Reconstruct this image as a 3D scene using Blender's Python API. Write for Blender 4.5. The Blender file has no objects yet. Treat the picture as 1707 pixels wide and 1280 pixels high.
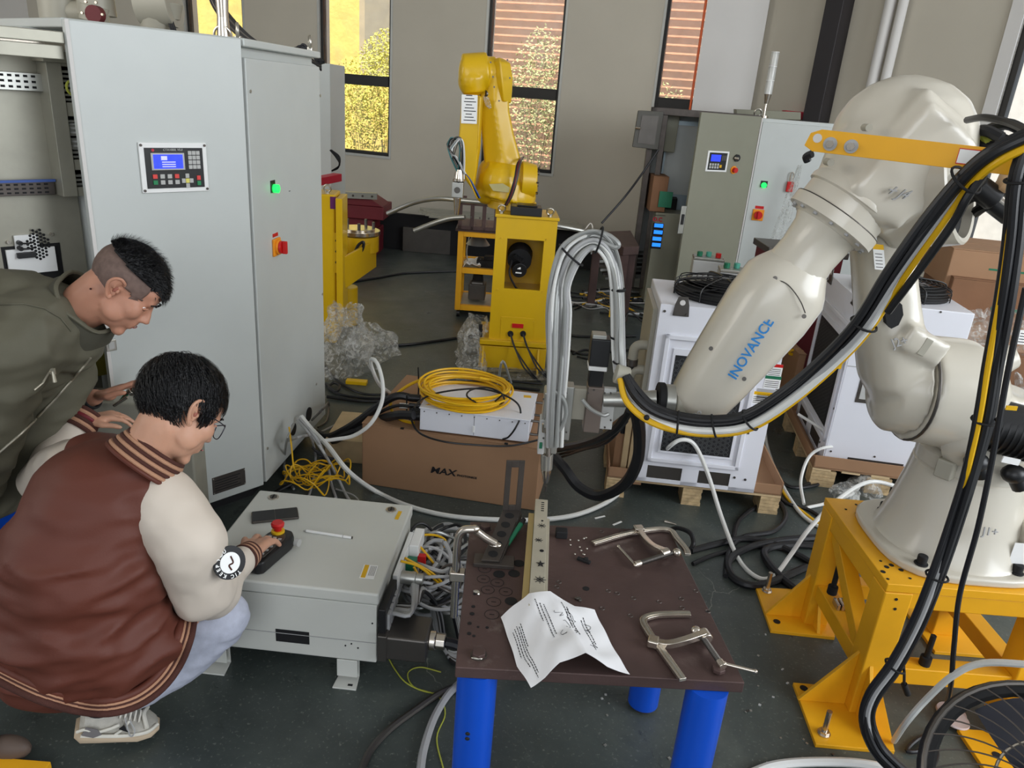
import bpy, bmesh, math, random
from mathutils import Vector, Matrix, noise
R = math.radians
V = Vector
random.seed(7)
SC = bpy.context.scene
COL = SC.collection

# ---------------------------------------------------------------- camera
FPX, CXP, CYP = 1250.0, 853.5, 640.0
CAM = V((0, 0, 1.75))
_p, _r = R(21), R(4.5)
FWD = V((0, math.cos(_p), -math.sin(_p)))
_r0 = V((1, 0, 0)); _u0 = _r0.cross(FWD)
RT = _r0 * math.cos(_r) + _u0 * math.sin(_r)
UP = -_r0 * math.sin(_r) + _u0 * math.cos(_r)
cd = bpy.data.cameras.new('camera'); cam = bpy.data.objects.new('camera', cd); COL.objects.link(cam)
cd.sensor_fit = 'HORIZONTAL'; cd.sensor_width = 36; cd.lens = FPX / 1707 * 36; cd.clip_end = 200; cd.clip_start = .05
mw = Matrix(((RT.x, UP.x, -FWD.x, CAM.x), (RT.y, UP.y, -FWD.y, CAM.y), (RT.z, UP.z, -FWD.z, CAM.z), (0, 0, 0, 1)))
cam.matrix_world = mw
SC.camera = cam

# ---------------------------------------------------------------- light
vs = SC.view_settings
vs.view_transform = 'Standard'; vs.look = 'None'; vs.gamma = 1; vs.use_curve_mapping = False
vs.exposure = 0.0
SC.cycles.max_bounces = 8
SC.cycles.sample_clamp_indirect = 6
wd = bpy.data.worlds.new('sky'); SC.world = wd; wd.use_nodes = True
nt = wd.node_tree; nt.nodes.clear()
_o = nt.nodes.new('ShaderNodeOutputWorld'); _b = nt.nodes.new('ShaderNodeBackground')
_t = nt.nodes.new('ShaderNodeTexCoord'); _s = nt.nodes.new('ShaderNodeSeparateXYZ'); _c = nt.nodes.new('ShaderNodeValToRGB')
nt.links.new(_t.outputs['Generated'], _s.inputs[0]); nt.links.new(_s.outputs['Z'], _c.inputs[0])
_c.color_ramp.elements[0].position = 0.0; _c.color_ramp.elements[0].color = (.80, .86, .92, 1)
_c.color_ramp.elements[1].position = 0.7; _c.color_ramp.elements[1].color = (.50, .66, .95, 1)
nt.links.new(_c.outputs[0], _b.inputs[0]); nt.links.new(_b.outputs[0], _o.inputs[0])
_b.inputs[1].default_value = 1.1
def light(name, kind, loc, to, energy, col, **k):
    d = bpy.data.lights.new(name, kind); d.energy = energy; d.color = col
    for a, b in k.items(): setattr(d, a, b)
    o = bpy.data.objects.new(name, d); COL.objects.link(o); o.location = loc
    o.rotation_euler = (V(to) - V(loc)).to_track_quat('-Z', 'Y').to_euler()
    return o
# the sun falls over the roof from behind the hall and lights the yard behind the windows
light('sun', 'SUN', (0, -10, 20), (0.9, -5.9, 10.2), 8.0, (1, .93, .80), angle=R(1))
# daylight entering through the right-hand tall window bays and the loading door that lie behind the camera
light('window_daylight_right', 'AREA', (5.8, 0.0, 2.9), (-0.4, 3.4, .8), 330, (.91, .955, 1.0), shape='RECTANGLE', size=4.5, size_y=3.2)
light('door_daylight', 'AREA', (-0.6, -5.6, 3.4), (0, 5, .8), 160, (.95, .975, 1.0), shape='RECTANGLE', size=5.5, size_y=3.6)
light('window_daylight_left', 'AREA', (-5.5, 1.2, 3.0), (0, 5.0, .6), 80, (1.0, .93, .80), shape='RECTANGLE', size=3.0, size_y=2.6)  # added fill lamp raising the ambient from the left, no window stands there

# ---------------------------------------------------------------- projection of a measured point
def ray(px, py): return FWD + RT * ((px - CXP) / FPX) - UP * ((py - CYP) / FPX)
def G(px, py, z=0.0):
    d = ray(px, py); return CAM + d * ((z - CAM.z) / d.z)
def Y(px, py, y):
    d = ray(px, py); return CAM + d * (y / d.y)
def proj(P):
    v = V(P) - CAM; z = v.dot(FWD); return CXP + FPX * v.dot(RT) / z, CYP - FPX * v.dot(UP) / z
def onplane(px, py, P, n):
    d = ray(px, py); return CAM + d * ((V(P) - CAM).dot(n) / d.dot(n))

class Face:
    """A flat face of a thing: origin, unit u (right), unit v (up), outward normal n."""
    def __init__(s, o, u, v=(0, 0, 1)):
        s.o = V(o); s.u = V(u).normalized(); s.v = V(v).normalized(); s.n = s.u.cross(s.v).normalized()
        if s.n.dot(CAM - s.o) < 0: s.n = -s.n
    def at(s, a, b, d=0): return s.o + s.u * a + s.v * b + s.n * d
    def px(s, x, y):
        q = onplane(x, y, s.o, s.n) - s.o; return q.dot(s.u), q.dot(s.v)
    def P(s, x, y, d=0):
        a, b = s.px(x, y); return s.at(a, b, d)

# ---------------------------------------------------------------- materials
MATS = {}
def mat(name, col, rough=.5, metal=0, var=.06, scale=8, bump=0, bscale=60, emit=0, trans=0, coat=0, alpha=1, dirt=None, dscale=3, aniso=0, ior=1.45, spec=.5):
    if name in MATS: return MATS[name]
    m = bpy.data.materials.new(name); m.use_nodes = True; MATS[name] = m
    t = m.node_tree; b = t.nodes['Principled BSDF']; L = t.links.new
    tc = t.nodes.new('ShaderNodeTexCoord')
    n = t.nodes.new('ShaderNodeTexNoise'); n.inputs['Scale'].default_value = scale; n.inputs['Detail'].default_value = 5
    L(tc.outputs['Object'], n.inputs['Vector'])
    r = t.nodes.new('ShaderNodeValToRGB')
    r.color_ramp.elements[0].position = .3; r.color_ramp.elements[1].position = .7
    c = V(col[:3])
    r.color_ramp.elements[0].color = (*(c * (1 - var)), 1); r.color_ramp.elements[1].color = (*[min(1, q * (1 + var)) for q in c], 1)
    L(n.outputs['Fac'], r.inputs[0]); out = r.outputs[0]
    if dirt:
        n2 = t.nodes.new('ShaderNodeTexNoise'); n2.inputs['Scale'].default_value = dscale; n2.inputs['Detail'].default_value = 9; n2.inputs['Roughness'].default_value = .7
        L(tc.outputs['Object'], n2.inputs['Vector'])
        r2 = t.nodes.new('ShaderNodeValToRGB'); r2.color_ramp.elements[0].position = dirt[3]; r2.color_ramp.elements[1].position = dirt[3] + .12
        L(n2.outputs['Fac'], r2.inputs[0])
        mx = t.nodes.new('ShaderNodeMixRGB'); L(r2.outputs[0], mx.inputs[0]); L(out, mx.inputs[1]); mx.inputs[2].default_value = (*dirt[:3], 1); out = mx.outputs[0]
    L(out, b.inputs['Base Color'])
    b.inputs['Roughness'].default_value = rough; b.inputs['Metallic'].default_value = metal
    b.inputs['Transmission Weight'].default_value = trans; b.inputs['Coat Weight'].default_value = coat
    b.inputs['Coat Roughness'].default_value = .12
    b.inputs['Alpha'].default_value = alpha; b.inputs['IOR'].default_value = ior; b.inputs['Specular IOR Level'].default_value = spec
    if emit:
        L(out, b.inputs['Emission Color']); b.inputs['Emission Strength'].default_value = emit
    if bump:
        n3 = t.nodes.new('ShaderNodeTexNoise'); n3.inputs['Scale'].default_value = bscale; n3.inputs['Detail'].default_value = 4
        L(tc.outputs['Object'], n3.inputs['Vector'])
        bp = t.nodes.new('ShaderNodeBump'); bp.inputs['Strength'].default_value = bump; bp.inputs['Distance'].default_value = .01
        L(n3.outputs['Fac'], bp.inputs['Height']); L(bp.outputs[0], b.inputs['Normal'])
    return m
def srgb(r, g, b):
    f = lambda c: ((c / 255 + .055) / 1.055) ** 2.4 if c > 10 else c / 255 / 12.92
    return (f(r), f(g), f(b))
m_cab = mat('powder coat pale grey', srgb(197, 201, 198), .38, var=.015, bump=.02, bscale=300)
m_cabdark = mat('powder coat khaki grey', srgb(138, 137, 120), .45, var=.02)  # also colours the right cabinet's ajar door, a pale grey coat in shade
m_gal = mat('galvanised sheet', srgb(165, 162, 148), .4, .35, var=.06, scale=14)
m_white = mat('white powder coat', srgb(226, 227, 234), .4, var=.01, bump=.02, bscale=250)
m_rob = mat('robot white enamel', srgb(206, 200, 186), .28, var=.015, coat=.35)
m_robd = mat('robot grey casting', srgb(170, 166, 152), .4, var=.03)
m_yel = mat('yellow enamel', srgb(214, 172, 14), .36, var=.03, coat=.25)
m_ctrl = mat('light grey powder coat', srgb(206, 207, 200), .42, var=.012)
m_ora = mat('orange yellow paint', srgb(236, 172, 28), .42, var=.05, dirt=(.55, .33, .05, .68), dscale=5)
m_blk = mat('black plastic', (.012, .012, .013), .38, var=.1)
m_blkm = mat('matt black', (.008, .008, .009), .75, var=.2)
m_rub = mat('black rubber cable', (.012, .012, .014), .42, var=.15)
m_gry = mat('grey cable', srgb(168, 168, 168), .45, var=.04)
m_wht = mat('white hose', srgb(222, 222, 218), .35, var=.02)
m_slv = mat('silver hose', srgb(160, 161, 158), .3, .35, var=.05)
m_ycab = mat('yellow cable', srgb(225, 175, 20), .4, var=.04)
m_stl = mat('steel', srgb(190, 186, 176), .3, .9, var=.08, scale=30)
m_stld = mat('dark steel', srgb(88, 82, 78), .45, .7, var=.15, scale=20)
m_nick = mat('nickel plate', srgb(205, 196, 184), .22, .95, var=.06, scale=25)
m_rust = mat('rusty steel plate', srgb(84, 66, 63), .5, .3, var=.22, scale=6, bump=.15, bscale=40, dirt=(.17, .13, .115, .60), dscale=7)
m_gun = mat('gunmetal', srgb(100, 96, 92), .4, .8, var=.1)
m_card = mat('corrugated cardboard', srgb(158, 122, 92), .85, var=.05, scale=5, bump=.05, bscale=30)
m_cardd = mat('cardboard edge', srgb(120, 88, 62), .9, var=.08)
m_wood = mat('pale pine', srgb(205, 180, 140), .75, var=.12, scale=12)
m_ply = mat('plywood end grain', srgb(190, 165, 125), .8, var=.25, scale=40)
m_blue = mat('blue enamel', srgb(12, 78, 196), .33, var=.03, coat=.2)
m_red = mat('red plastic', srgb(200, 30, 30), .35, var=.04)
m_grn = mat('green lamp lens', srgb(30, 235, 90), .3, emit=1.5)
m_grp = mat('green plastic', srgb(30, 110, 80), .4)
m_lcd = mat('blue lit display', srgb(40, 60, 255), .3, emit=1.1, var=.15, scale=60)
m_cyn = mat('lit blue readout', srgb(40, 130, 255), .3, emit=1.2, var=.1)
m_key = mat('grey key', srgb(185, 185, 182), .5)
m_fr = mat('white plastic frame', srgb(238, 238, 236), .35, var=.01)
m_maroon = mat('maroon paint', srgb(105, 30, 38), .5, var=.1, scale=5)
m_crim = mat('crimson paint', srgb(190, 30, 55), .45)
m_alu = mat('aluminium', srgb(178, 178, 172), .35, .8, var=.06, scale=20)
m_ink = mat('printed ink', (.01, .01, .012), .6)
m_inkb = mat('blue lettering', srgb(20, 130, 205), .4)
m_wal = mat('painted plaster', srgb(192, 185, 170), .85, var=.03, scale=2, bump=.04, bscale=25)
m_walw = mat('white painted plaster', srgb(214, 211, 207), .85, var=.02, scale=2)
m_glass = None
def filmmat(name, col, a, rough=.12, scale=25, spec=.8, crease=.8):
    """Thin clear film: part transparent, part glossy, with creases."""
    if name in MATS: return MATS[name]
    m = bpy.data.materials.new(name); m.use_nodes = True; MATS[name] = m
    t = m.node_tree; t.nodes.clear(); L = t.links.new
    o = t.nodes.new('ShaderNodeOutputMaterial'); mx = t.nodes.new('ShaderNodeMixShader'); tr = t.nodes.new('ShaderNodeBsdfTransparent')
    p = t.nodes.new('ShaderNodeBsdfPrincipled'); p.inputs['Base Color'].default_value = (*col, 1); p.inputs['Roughness'].default_value = rough; p.inputs['Specular IOR Level'].default_value = spec
    n = t.nodes.new('ShaderNodeTexNoise'); n.inputs['Scale'].default_value = scale; n.inputs['Detail'].default_value = 6; n.inputs['Distortion'].default_value = 1.5
    tc = t.nodes.new('ShaderNodeTexCoord'); L(tc.outputs['Object'], n.inputs['Vector'])
    bp = t.nodes.new('ShaderNodeBump'); bp.inputs['Strength'].default_value = crease; bp.inputs['Distance'].default_value = .03
    L(n.outputs['Fac'], bp.inputs['Height']); L(bp.outputs[0], p.inputs['Normal'])
    mr = t.nodes.new('ShaderNodeMapRange'); mr.inputs[1].default_value = .42; mr.inputs[2].default_value = .62; mr.inputs[3].default_value = a * .4; mr.inputs[4].default_value = min(1, a * 1.6)
    L(n.outputs['Fac'], mr.inputs[0]); L(mr.outputs[0], mx.inputs[0]); L(tr.outputs[0], mx.inputs[1]); L(p.outputs[0], mx.inputs[2]); L(mx.outputs[0], o.inputs[0])
    return m
m_film = filmmat('clear stretch film', srgb(205, 205, 200), .34, crease=.5)
m_pane = filmmat('window glass', srgb(220, 225, 225), .07, .03, 1.5, crease=.05)

# ---------------------------------------------------------------- mesh building
ROOT = {}
def catmull(pts, sub=6):
    pts = [V(p) for p in pts]
    if len(pts) < 3 or sub < 2: return pts
    P = [pts[0] * 2 - pts[1]] + pts + [pts[-1] * 2 - pts[-2]]
    out = []
    for i in range(1, len(P) - 2):
        a, b, c, d = P[i - 1:i + 3]
        for k in range(sub):
            t = k / sub
            out.append(.5 * ((2 * b) + (c - a) * t + (2 * a - 5 * b + 4 * c - d) * t * t + (3 * b - a - 3 * c + d) * t ** 3))
    out.append(pts[-1]); return out
def frame(z):
    z = V(z).normalized(); a = V((0, 0, 1)) if abs(z.z) < .95 else V((1, 0, 0))
    x = a.cross(z).normalized(); return x, z.cross(x), z
class M:
    def __init__(s, T=None): s.v = []; s.f = []; s.T = T
    def add(s, vs, fs):
        b = len(s.v)
        s.v += [(s.T @ V(p)) if s.T else V(p) for p in vs]; s.f += [tuple(b + i for i in f) for f in fs]; return s
    def box(s, c, d, Rm=None):
        c = V(c); x, y, z = d[0] / 2, d[1] / 2, d[2] / 2
        vs = [V((i * x, j * y, k * z)) for i in (-1, 1) for j in (-1, 1) for k in (-1, 1)]
        if Rm is not None: vs = [Rm @ p for p in vs]
        return s.add([c + p for p in vs], [(0, 1, 3, 2), (4, 6, 7, 5), (0, 4, 5, 1), (2, 3, 7, 6), (0, 2, 6, 4), (1, 5, 7, 3)])
    def bb(s, x0, x1, y0, y1, z0, z1): return s.box(((x0 + x1) / 2, (y0 + y1) / 2, (z0 + z1) / 2), (abs(x1 - x0), abs(y1 - y0), abs(z1 - z0)))
    def prism(s, poly, ex):
        n = len(poly); poly = [V(p) for p in poly]; ex = V(ex)
        nn = V((0, 0, 0))
        for i in range(n): nn += poly[i].cross(poly[(i + 1) % n])
        a, b = tuple(range(n)), tuple(range(2 * n - 1, n - 1, -1))
        fs = [tuple(reversed(a)), tuple(reversed(b))] + [(i, (i + 1) % n, n + (i + 1) % n, n + i) for i in range(n)]
        if nn.dot(ex) < 0: fs = [tuple(reversed(f)) for f in fs]
        return s.add(poly + [p + ex for p in poly], fs)
    def fbox(s, F, a0, b0, a1, b1, d0, d1):
        return s.prism([F.at(a0, b0, d0), F.at(a1, b0, d0), F.at(a1, b1, d0), F.at(a0, b1, d0)], F.n * (d1 - d0))
    def cyl(s, p0, p1, r0, r1=None, n=16):
        p0, p1 = V(p0), V(p1); r1 = r0 if r1 is None else r1
        x, y, z = frame(p1 - p0); vs = []
        for p, r in ((p0, r0), (p1, r1)):
            vs += [p + (x * math.cos(2 * math.pi * k / n) + y * math.sin(2 * math.pi * k / n)) * r for k in range(n)]
        return s.add(vs, [tuple(range(n - 1, -1, -1)), tuple(range(n, 2 * n))] + [(k, (k + 1) % n, n + (k + 1) % n, n + k) for k in range(n)])
    def lathe(s, o, ax, prof, n=24):
        o = V(o); x, y, z = frame(ax); vs = []
        for r, h in prof:
            vs += [o + z * h + (x * math.cos(2 * math.pi * k / n) + y * math.sin(2 * math.pi * k / n)) * max(r, 1e-4) for k in range(n)]
        m = len(prof); fs = [tuple(range(n - 1, -1, -1)), tuple(range((m - 1) * n, m * n))]
        for j in range(m - 1):
            fs += [(j * n + k, j * n + (k + 1) % n, (j + 1) * n + (k + 1) % n, (j + 1) * n + k) for k in range(n)]
        return s.add(vs, fs)
    def ring(s, c, ax, r, t, n=20, m=8, a0=0, a1=360):
        x, y, z = frame(ax); c = V(c); full = abs(a1 - a0) >= 360
        k = n if full else n + 1
        pts = [c + (x * math.cos(R(a0 + (a1 - a0) * i / n)) + y * math.sin(R(a0 + (a1 - a0) * i / n))) * r for i in range(k)]
        return s.tube(pts + ([pts[0]] if full else []), t, m, 1)
    def tube(s, pts, r, n=8, sub=5, r1=None):
        P = catmull(pts, sub); N = len(P); vs = []; px = None
        for i, p in enumerate(P):
            t = (P[min(i + 1, N - 1)] - P[max(i - 1, 0)])
            if t.length < 1e-7: t = V((0, 0, 1))
            t.normalize()
            if px is None: px = frame(t)[0]
            px = (px - t * px.dot(t));
            if px.length < 1e-5: px = frame(t)[0]
            px.normalize(); py = t.cross(px)
            rr = r if r1 is None else r + (r1 - r) * i / (N - 1)
            vs += [p + (px * math.cos(2 * math.pi * k / n) + py * math.sin(2 * math.pi * k / n)) * rr for k in range(n)]
        fs = [tuple(range(n - 1, -1, -1)), tuple(range((N - 1) * n, N * n))]
        for j in range(N - 1): fs += [(j * n + k, j * n + (k + 1) % n, (j + 1) * n + (k + 1) % n, (j + 1) * n + k) for k in range(n)]
        return s.add(vs, fs)
    def ball(s, c, r, Rm=None, n=16, m=10):
        c = V(c); r = (r, r, r) if not hasattr(r, '__len__') else r; vs = [V((0, 0, -r[2]))]
        for j in range(1, m):
            a = -math.pi / 2 + math.pi * j / m
            vs += [V((r[0] * math.cos(a) * math.cos(2 * math.pi * k / n), r[1] * math.cos(a) * math.sin(2 * math.pi * k / n), r[2] * math.sin(a))) for k in range(n)]
        vs.append(V((0, 0, r[2])))
        if Rm is not None: vs = [Rm @ p for p in vs]
        L = len(vs) - 1
        fs = [(0, 1 + (k + 1) % n, 1 + k) for k in range(n)] + [(L, 1 + (m - 2) * n + k, 1 + (m - 2) * n + (k + 1) % n) for k in range(n)]
        for j in range(m - 2): fs += [(1 + j * n + k, 1 + j * n + (k + 1) % n, 1 + (j + 1) * n + (k + 1) % n, 1 + (j + 1) * n + k) for k in range(n)]
        return s.add([c + p for p in vs], fs)
    def capsule(s, p0, p1, r0, r1=None):
        r1 = r0 if r1 is None else r1
        s.cyl(p0, p1, r0, r1, 14); s.ball(p0, r0, n=14, m=8); s.ball(p1, r1, n=14, m=8); return s
    def loft(s, rings):
        n = len(rings[0]); vs = [V(p) for r in rings for p in r]; m = len(rings)
        fs = [tuple(range(n - 1, -1, -1)), tuple(range((m - 1) * n, m * n))]
        for j in range(m - 1): fs += [(j * n + k, j * n + (k + 1) % n, (j + 1) * n + (k + 1) % n, (j + 1) * n + k) for k in range(n)]
        return s.add(vs, fs)
    def sheet(s, grid, th=0):
        """grid[i][j] of points; open sheet, th>0 gives it thickness along its own normals"""
        a, b = len(grid), len(grid[0]); vs = [V(p) for r in grid for p in r]
        fs = [(i * b + j, i * b + j + 1, (i + 1) * b + j + 1, (i + 1) * b + j) for i in range(a - 1) for j in range(b - 1)]
        if th:
            nn = []
            for i in range(a):
                for j in range(b):
                    u = V(grid[min(i + 1, a - 1)][j]) - V(grid[max(i - 1, 0)][j]); w = V(grid[i][min(j + 1, b - 1)]) - V(grid[i][max(j - 1, 0)])
                    q = u.cross(w); nn.append(q.normalized() if q.length > 1e-9 else V((0, 0, 1)))
            k = len(vs); vs += [p + q * th for p, q in zip(vs, nn)]
            fs += [tuple(reversed([x + k for x in f])) for f in fs[:]]
            bd = [i * b for i in range(a)] + [(a - 1) * b + j for j in range(1, b)] + [i * b + b - 1 for i in range(a - 2, -1, -1)] + [j for j in range(b - 2, 0, -1)]
            for x, y in zip(bd, bd[1:] + bd[:1]): fs.append((x, y, y + k, x + k))
        return s.add(vs, fs)
    def mesh(s, name, off=V((0, 0, 0)), smooth=38):
        me = bpy.data.meshes.new(name); me.from_pydata([tuple(p - off) for p in s.v], [], s.f); me.validate()
        bm = bmesh.new(); bm.from_mesh(me); bmesh.ops.recalc_face_normals(bm, faces=bm.faces); bm.to_mesh(me); bm.free()
        if smooth: me.shade_smooth(); me.set_sharp_from_angle(angle=R(smooth))
        return me
    def build(s, name, m, parent=None, bevel=0, smooth=38, label=None, cat=None, group=None, kind=None, seg=2):
        if parent is not None: off = ROOT[parent.name]
        else:
            xs = [p.x for p in s.v]; ys = [p.y for p in s.v]; zs = [p.z for p in s.v]
            off = V(((min(xs) + max(xs)) / 2, (min(ys) + max(ys)) / 2, min(zs)))
        me = s.mesh(name, off, smooth); o = bpy.data.objects.new(name, me); COL.objects.link(o)
        me.materials.append(m)
        if parent is not None: o.parent = parent
        else: o.location = off
        ROOT[o.name] = off
        if bevel:
            b = o.modifiers.new('b', 'BEVEL'); b.width = bevel; b.segments = seg; b.limit_method = 'ANGLE'; b.angle_limit = R(40); b.harden_normals = True
        tag(o, label, cat, group, kind); return o
def tag(o, label=None, cat=None, group=None, kind=None):
    if label: o['label'] = label
    if cat: o['category'] = cat
    if group: o['group'] = group
    if kind: o['kind'] = kind
    return o
def thing(name, label, cat, loc, group=None):
    o = bpy.data.objects.new(name, None); COL.objects.link(o); o.location = V(loc); o.empty_display_size = .1
    ROOT[o.name] = V(loc); return tag(o, label, cat, group)
def text(s, F, a, b, size, m, parent, name='lettering', d=.0015, th=.0008, rot=0, align='CENTER', shear=0, stretch=1, bold=0, label=None):
    cu = bpy.data.curves.new(name, 'FONT'); cu.body = s; cu.size = size; cu.extrude = th; cu.align_x = align; cu.align_y = 'CENTER'; cu.shear = shear; cu.offset = bold; cu.resolution_u = 3
    o = bpy.data.objects.new(name + '_tmp', cu); COL.objects.link(o)
    dg = bpy.context.evaluated_depsgraph_get(); me = bpy.data.meshes.new_from_object(o.evaluated_get(dg))
    bpy.data.objects.remove(o)
    u, v = F.u, F.v
    c, si = math.cos(R(rot)), math.sin(R(rot)); uu = u * c + v * si; vv = v * c - u * si
    org = F.at(a, b, d); off = ROOT[parent.name]
    for q in me.vertices: q.co = org + uu * (q.co.x * stretch) + vv * q.co.y + F.n * q.co.z - off
    o = bpy.data.objects.new(name, me); COL.objects.link(o); o.parent = parent; me.materials.clear(); me.materials.append(m); ROOT[o.name] = off
    if label: o['label'] = label
    return o
def hexnut(m, c, ax, r, h):
    return m.cyl(c, V(c) + V(ax).normalized() * h, r, n=6)
def cable(name, pts, r, m, label, cat='cable', group=None, n=8, sub=6, parent=None):
    return M().tube(pts, r, n, sub).build(name, m, parent, label=label, cat=cat if parent is None else None, group=group)
def remesh(mm, name, m, parent, voxel, smooth=6, disp=None, fac=.5):
    """One continuous surface grown from overlapping volumes."""
    off = ROOT[parent.name]
    me = mm.mesh(name + '_raw', off, 0); o = bpy.data.objects.new(name + '_tmp', me); COL.objects.link(o)
    q = o.modifiers.new('r', 'REMESH'); q.mode = 'VOXEL'; q.voxel_size = voxel; q.use_smooth_shade = True
    if smooth: w = o.modifiers.new('s', 'SMOOTH'); w.factor = fac; w.iterations = smooth
    dg = bpy.context.evaluated_depsgraph_get(); me2 = bpy.data.meshes.new_from_object(o.evaluated_get(dg)); bpy.data.objects.remove(o)
    if disp:
        ns = [v.normal.copy() for v in me2.vertices]
        for v, nn in zip(me2.vertices, ns): v.co += nn * disp(v.co + off, nn)
    me2.name = name; me2.shade_smooth(); me2.materials.clear(); me2.materials.append(m)
    o = bpy.data.objects.new(name, me2); COL.objects.link(o); o.parent = parent; ROOT[o.name] = off
    return o

# ================================================================ the setting
BW = Face((-1.65, 9.4, 0), (.961, -.276, 0))          # back wall: a runs right, b is height
BN = BW.n                                             # towards the room
CEIL = 5.4
def floor_material():
    m = bpy.data.materials.new('sealed concrete'); m.use_nodes = True; t = m.node_tree; b = t.nodes['Principled BSDF']; L = t.links.new
    tc = t.nodes.new('ShaderNodeTexCoord')
    def noi(s, d=6, ro=.6, dist=0):
        n = t.nodes.new('ShaderNodeTexNoise'); n.inputs['Scale'].default_value = s; n.inputs['Detail'].default_value = d; n.inputs['Roughness'].default_value = ro; n.inputs['Distortion'].default_value = dist
        L(tc.outputs['Object'], n.inputs['Vector']); return n.outputs['Fac']
    def ramp(x, *st):
        r = t.nodes.new('ShaderNodeValToRGB'); e = r.color_ramp.elements
        while len(e) < len(st): e.new(.5)
        for q, (p, c) in zip(e, st): q.position = p; q.color = (*c, 1) if hasattr(c, '__len__') else (c, c, c, 1)
        L(x, r.inputs[0]); return r.outputs[0]
    def mix(f, a, c, k='MIX', fv=None):
        x = t.nodes.new('ShaderNodeMixRGB'); x.blend_type = k
        if fv is not None: x.inputs[0].default_value = fv
        else: L(f, x.inputs[0])
        L(a, x.inputs[1])
        if hasattr(c, 'links') or hasattr(c, 'is_output'): L(c, x.inputs[2])
        else: x.inputs[2].default_value = (*c, 1)
        return x.outputs[0]
    base = ramp(noi(1.3, 8, .65, .4), (.32, srgb(54, 61, 59)), (.55, srgb(73, 80, 77)), (.72, srgb(98, 103, 96)))
    speck = ramp(noi(90, 3), (.60, (0, 0, 0)), (.74, (1, 1, 1)))
    c = mix(speck, base, srgb(112, 116, 110))
    stain = ramp(noi(4.5, 9, .75, .8), (.60, 0), (.68, 1)); c = mix(stain, c, srgb(48, 54, 52))
    vo = t.nodes.new('ShaderNodeTexVoronoi'); vo.feature = 'DISTANCE_TO_EDGE'; vo.inputs['Scale'].default_value = 1.1
    nn = t.nodes.new('ShaderNodeTexNoise'); nn.inputs['Scale'].default_value = 3; nn.inputs['Detail'].default_value = 8; L(tc.outputs['Object'], nn.inputs['Vector'])
    ad = t.nodes.new('ShaderNodeMixRGB'); ad.blend_type = 'ADD'; ad.inputs[0].default_value = .5; L(tc.outputs['Object'], ad.inputs[1]); L(nn.outputs['Color'], ad.inputs[2]); L(ad.outputs[0], vo.inputs['Vector'])
    crack = ramp(vo.outputs['Distance'], (0, 1), (.004, 0)); gate = ramp(noi(.9, 2), (.52, 0), (.6, 1))
    ck = mix(None, crack, gate, 'MULTIPLY', 1.0); c = mix(ck, c, srgb(140, 142, 134))
    L(c, b.inputs['Base Color'])
    rr = ramp(noi(2.5, 6), (.3, .26), (.7, .5)); L(rr, b.inputs['Roughness'])
    bp = t.nodes.new('ShaderNodeBump'); bp.inputs['Strength'].default_value = .12; bp.inputs['Distance'].default_value = .01
    L(noi(26, 6), bp.inputs['Height']); L(bp.outputs[0], b.inputs['Normal'])
    return m
M().bb(-9, 8, -7, 12.5, -.12, 0).build('floor', floor_material(), kind='structure')
_cl = [V((-9, -7, CEIL)), V((8, -7, CEIL)), BW.at(10, CEIL, -.24), BW.at(-8, CEIL, -.24)]
_cl[2].x = 8; _cl[2].y = 6.7; _cl[3].x = -9; _cl[3].y = 11.75
M().prism(_cl, (0, 0, .15)).build('ceiling', m_walw, kind='structure')

# back wall with its tall window openings; (a0, a1) along the wall
WIN = [(-2.86, -2.02), (-.98, -.05), (1.12, 1.99), (3.04, 3.92)]
SILL, RAIL, HEAD = .95, 1.79, 4.4
w = M(); a = -8.0
def wallpiece(a0, a1, b0, b1): w.fbox(BW, a0, b0, a1, b1, 0, -.24)
for a0, a1 in WIN:
    wallpiece(a, a0, 0, CEIL); wallpiece(a0, a1, 0, SILL); wallpiece(a0, a1, HEAD, CEIL); a = a1
wallpiece(a, 6.2, 0, CEIL)
w.build('wall_back', m_wal, kind='structure')
m_frame = mat('dark window frame', srgb(38, 36, 34), .4, .3)
m_framel = mat('light window frame', srgb(178, 178, 172), .4, .2)
for i, (a0, a1) in enumerate(WIN):
    r = thing('window_%d' % (i + 1), ['tall window behind the left cabinet with yellow wall outside', 'tall two pane window with bright yellow wall and shrub outside', 'tall two pane window behind the yellow robot arm', 'narrow view of tall window beside white pillar'][i], 'window', BW.at((a0 + a1) / 2, SILL, -.1)); r['kind'] = 'structure'
    fr = M(); t = .035
    fr.fbox(BW, a0, SILL, a0 + t, HEAD, -.03, -.11); fr.fbox(BW, a1 - t, SILL, a1, HEAD, -.03, -.11)
    fr.fbox(BW, a0, SILL, a1, SILL + t, -.03, -.11); fr.fbox(BW, a0, HEAD - t, a1, HEAD, -.03, -.11)
    fr.build('window_frame', m_frame, r, bevel=.003)
    M().fbox(BW, a0 + t, RAIL - .06, a1 - t, RAIL + .055, -.02, -.10).build('mid_rail', m_frame, r, bevel=.003)
    M().fbox(BW, a0 - .022, SILL - .01, a0 + .004, HEAD, .004, -.03).build('edge_trim', m_framel, r)
    M().fbox(BW, a1 - .004, SILL - .03, a1 + .022, HEAD, .004, -.03).build('edge_trim', m_framel, r)
    M().fbox(BW, a0 - .02, SILL - .03, a1 + .02, SILL, .012, -.22).build('window_sill', m_framel, r)
    M().fbox(BW, a0 + t, SILL + t, a1 - t, RAIL - .06, -.068, -.072).build('pane', m_pane, r)
    M().fbox(BW, a0 + t, RAIL + .055, a1 - t, HEAD - t, -.068, -.072).build('pane', m_pane, r)

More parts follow.
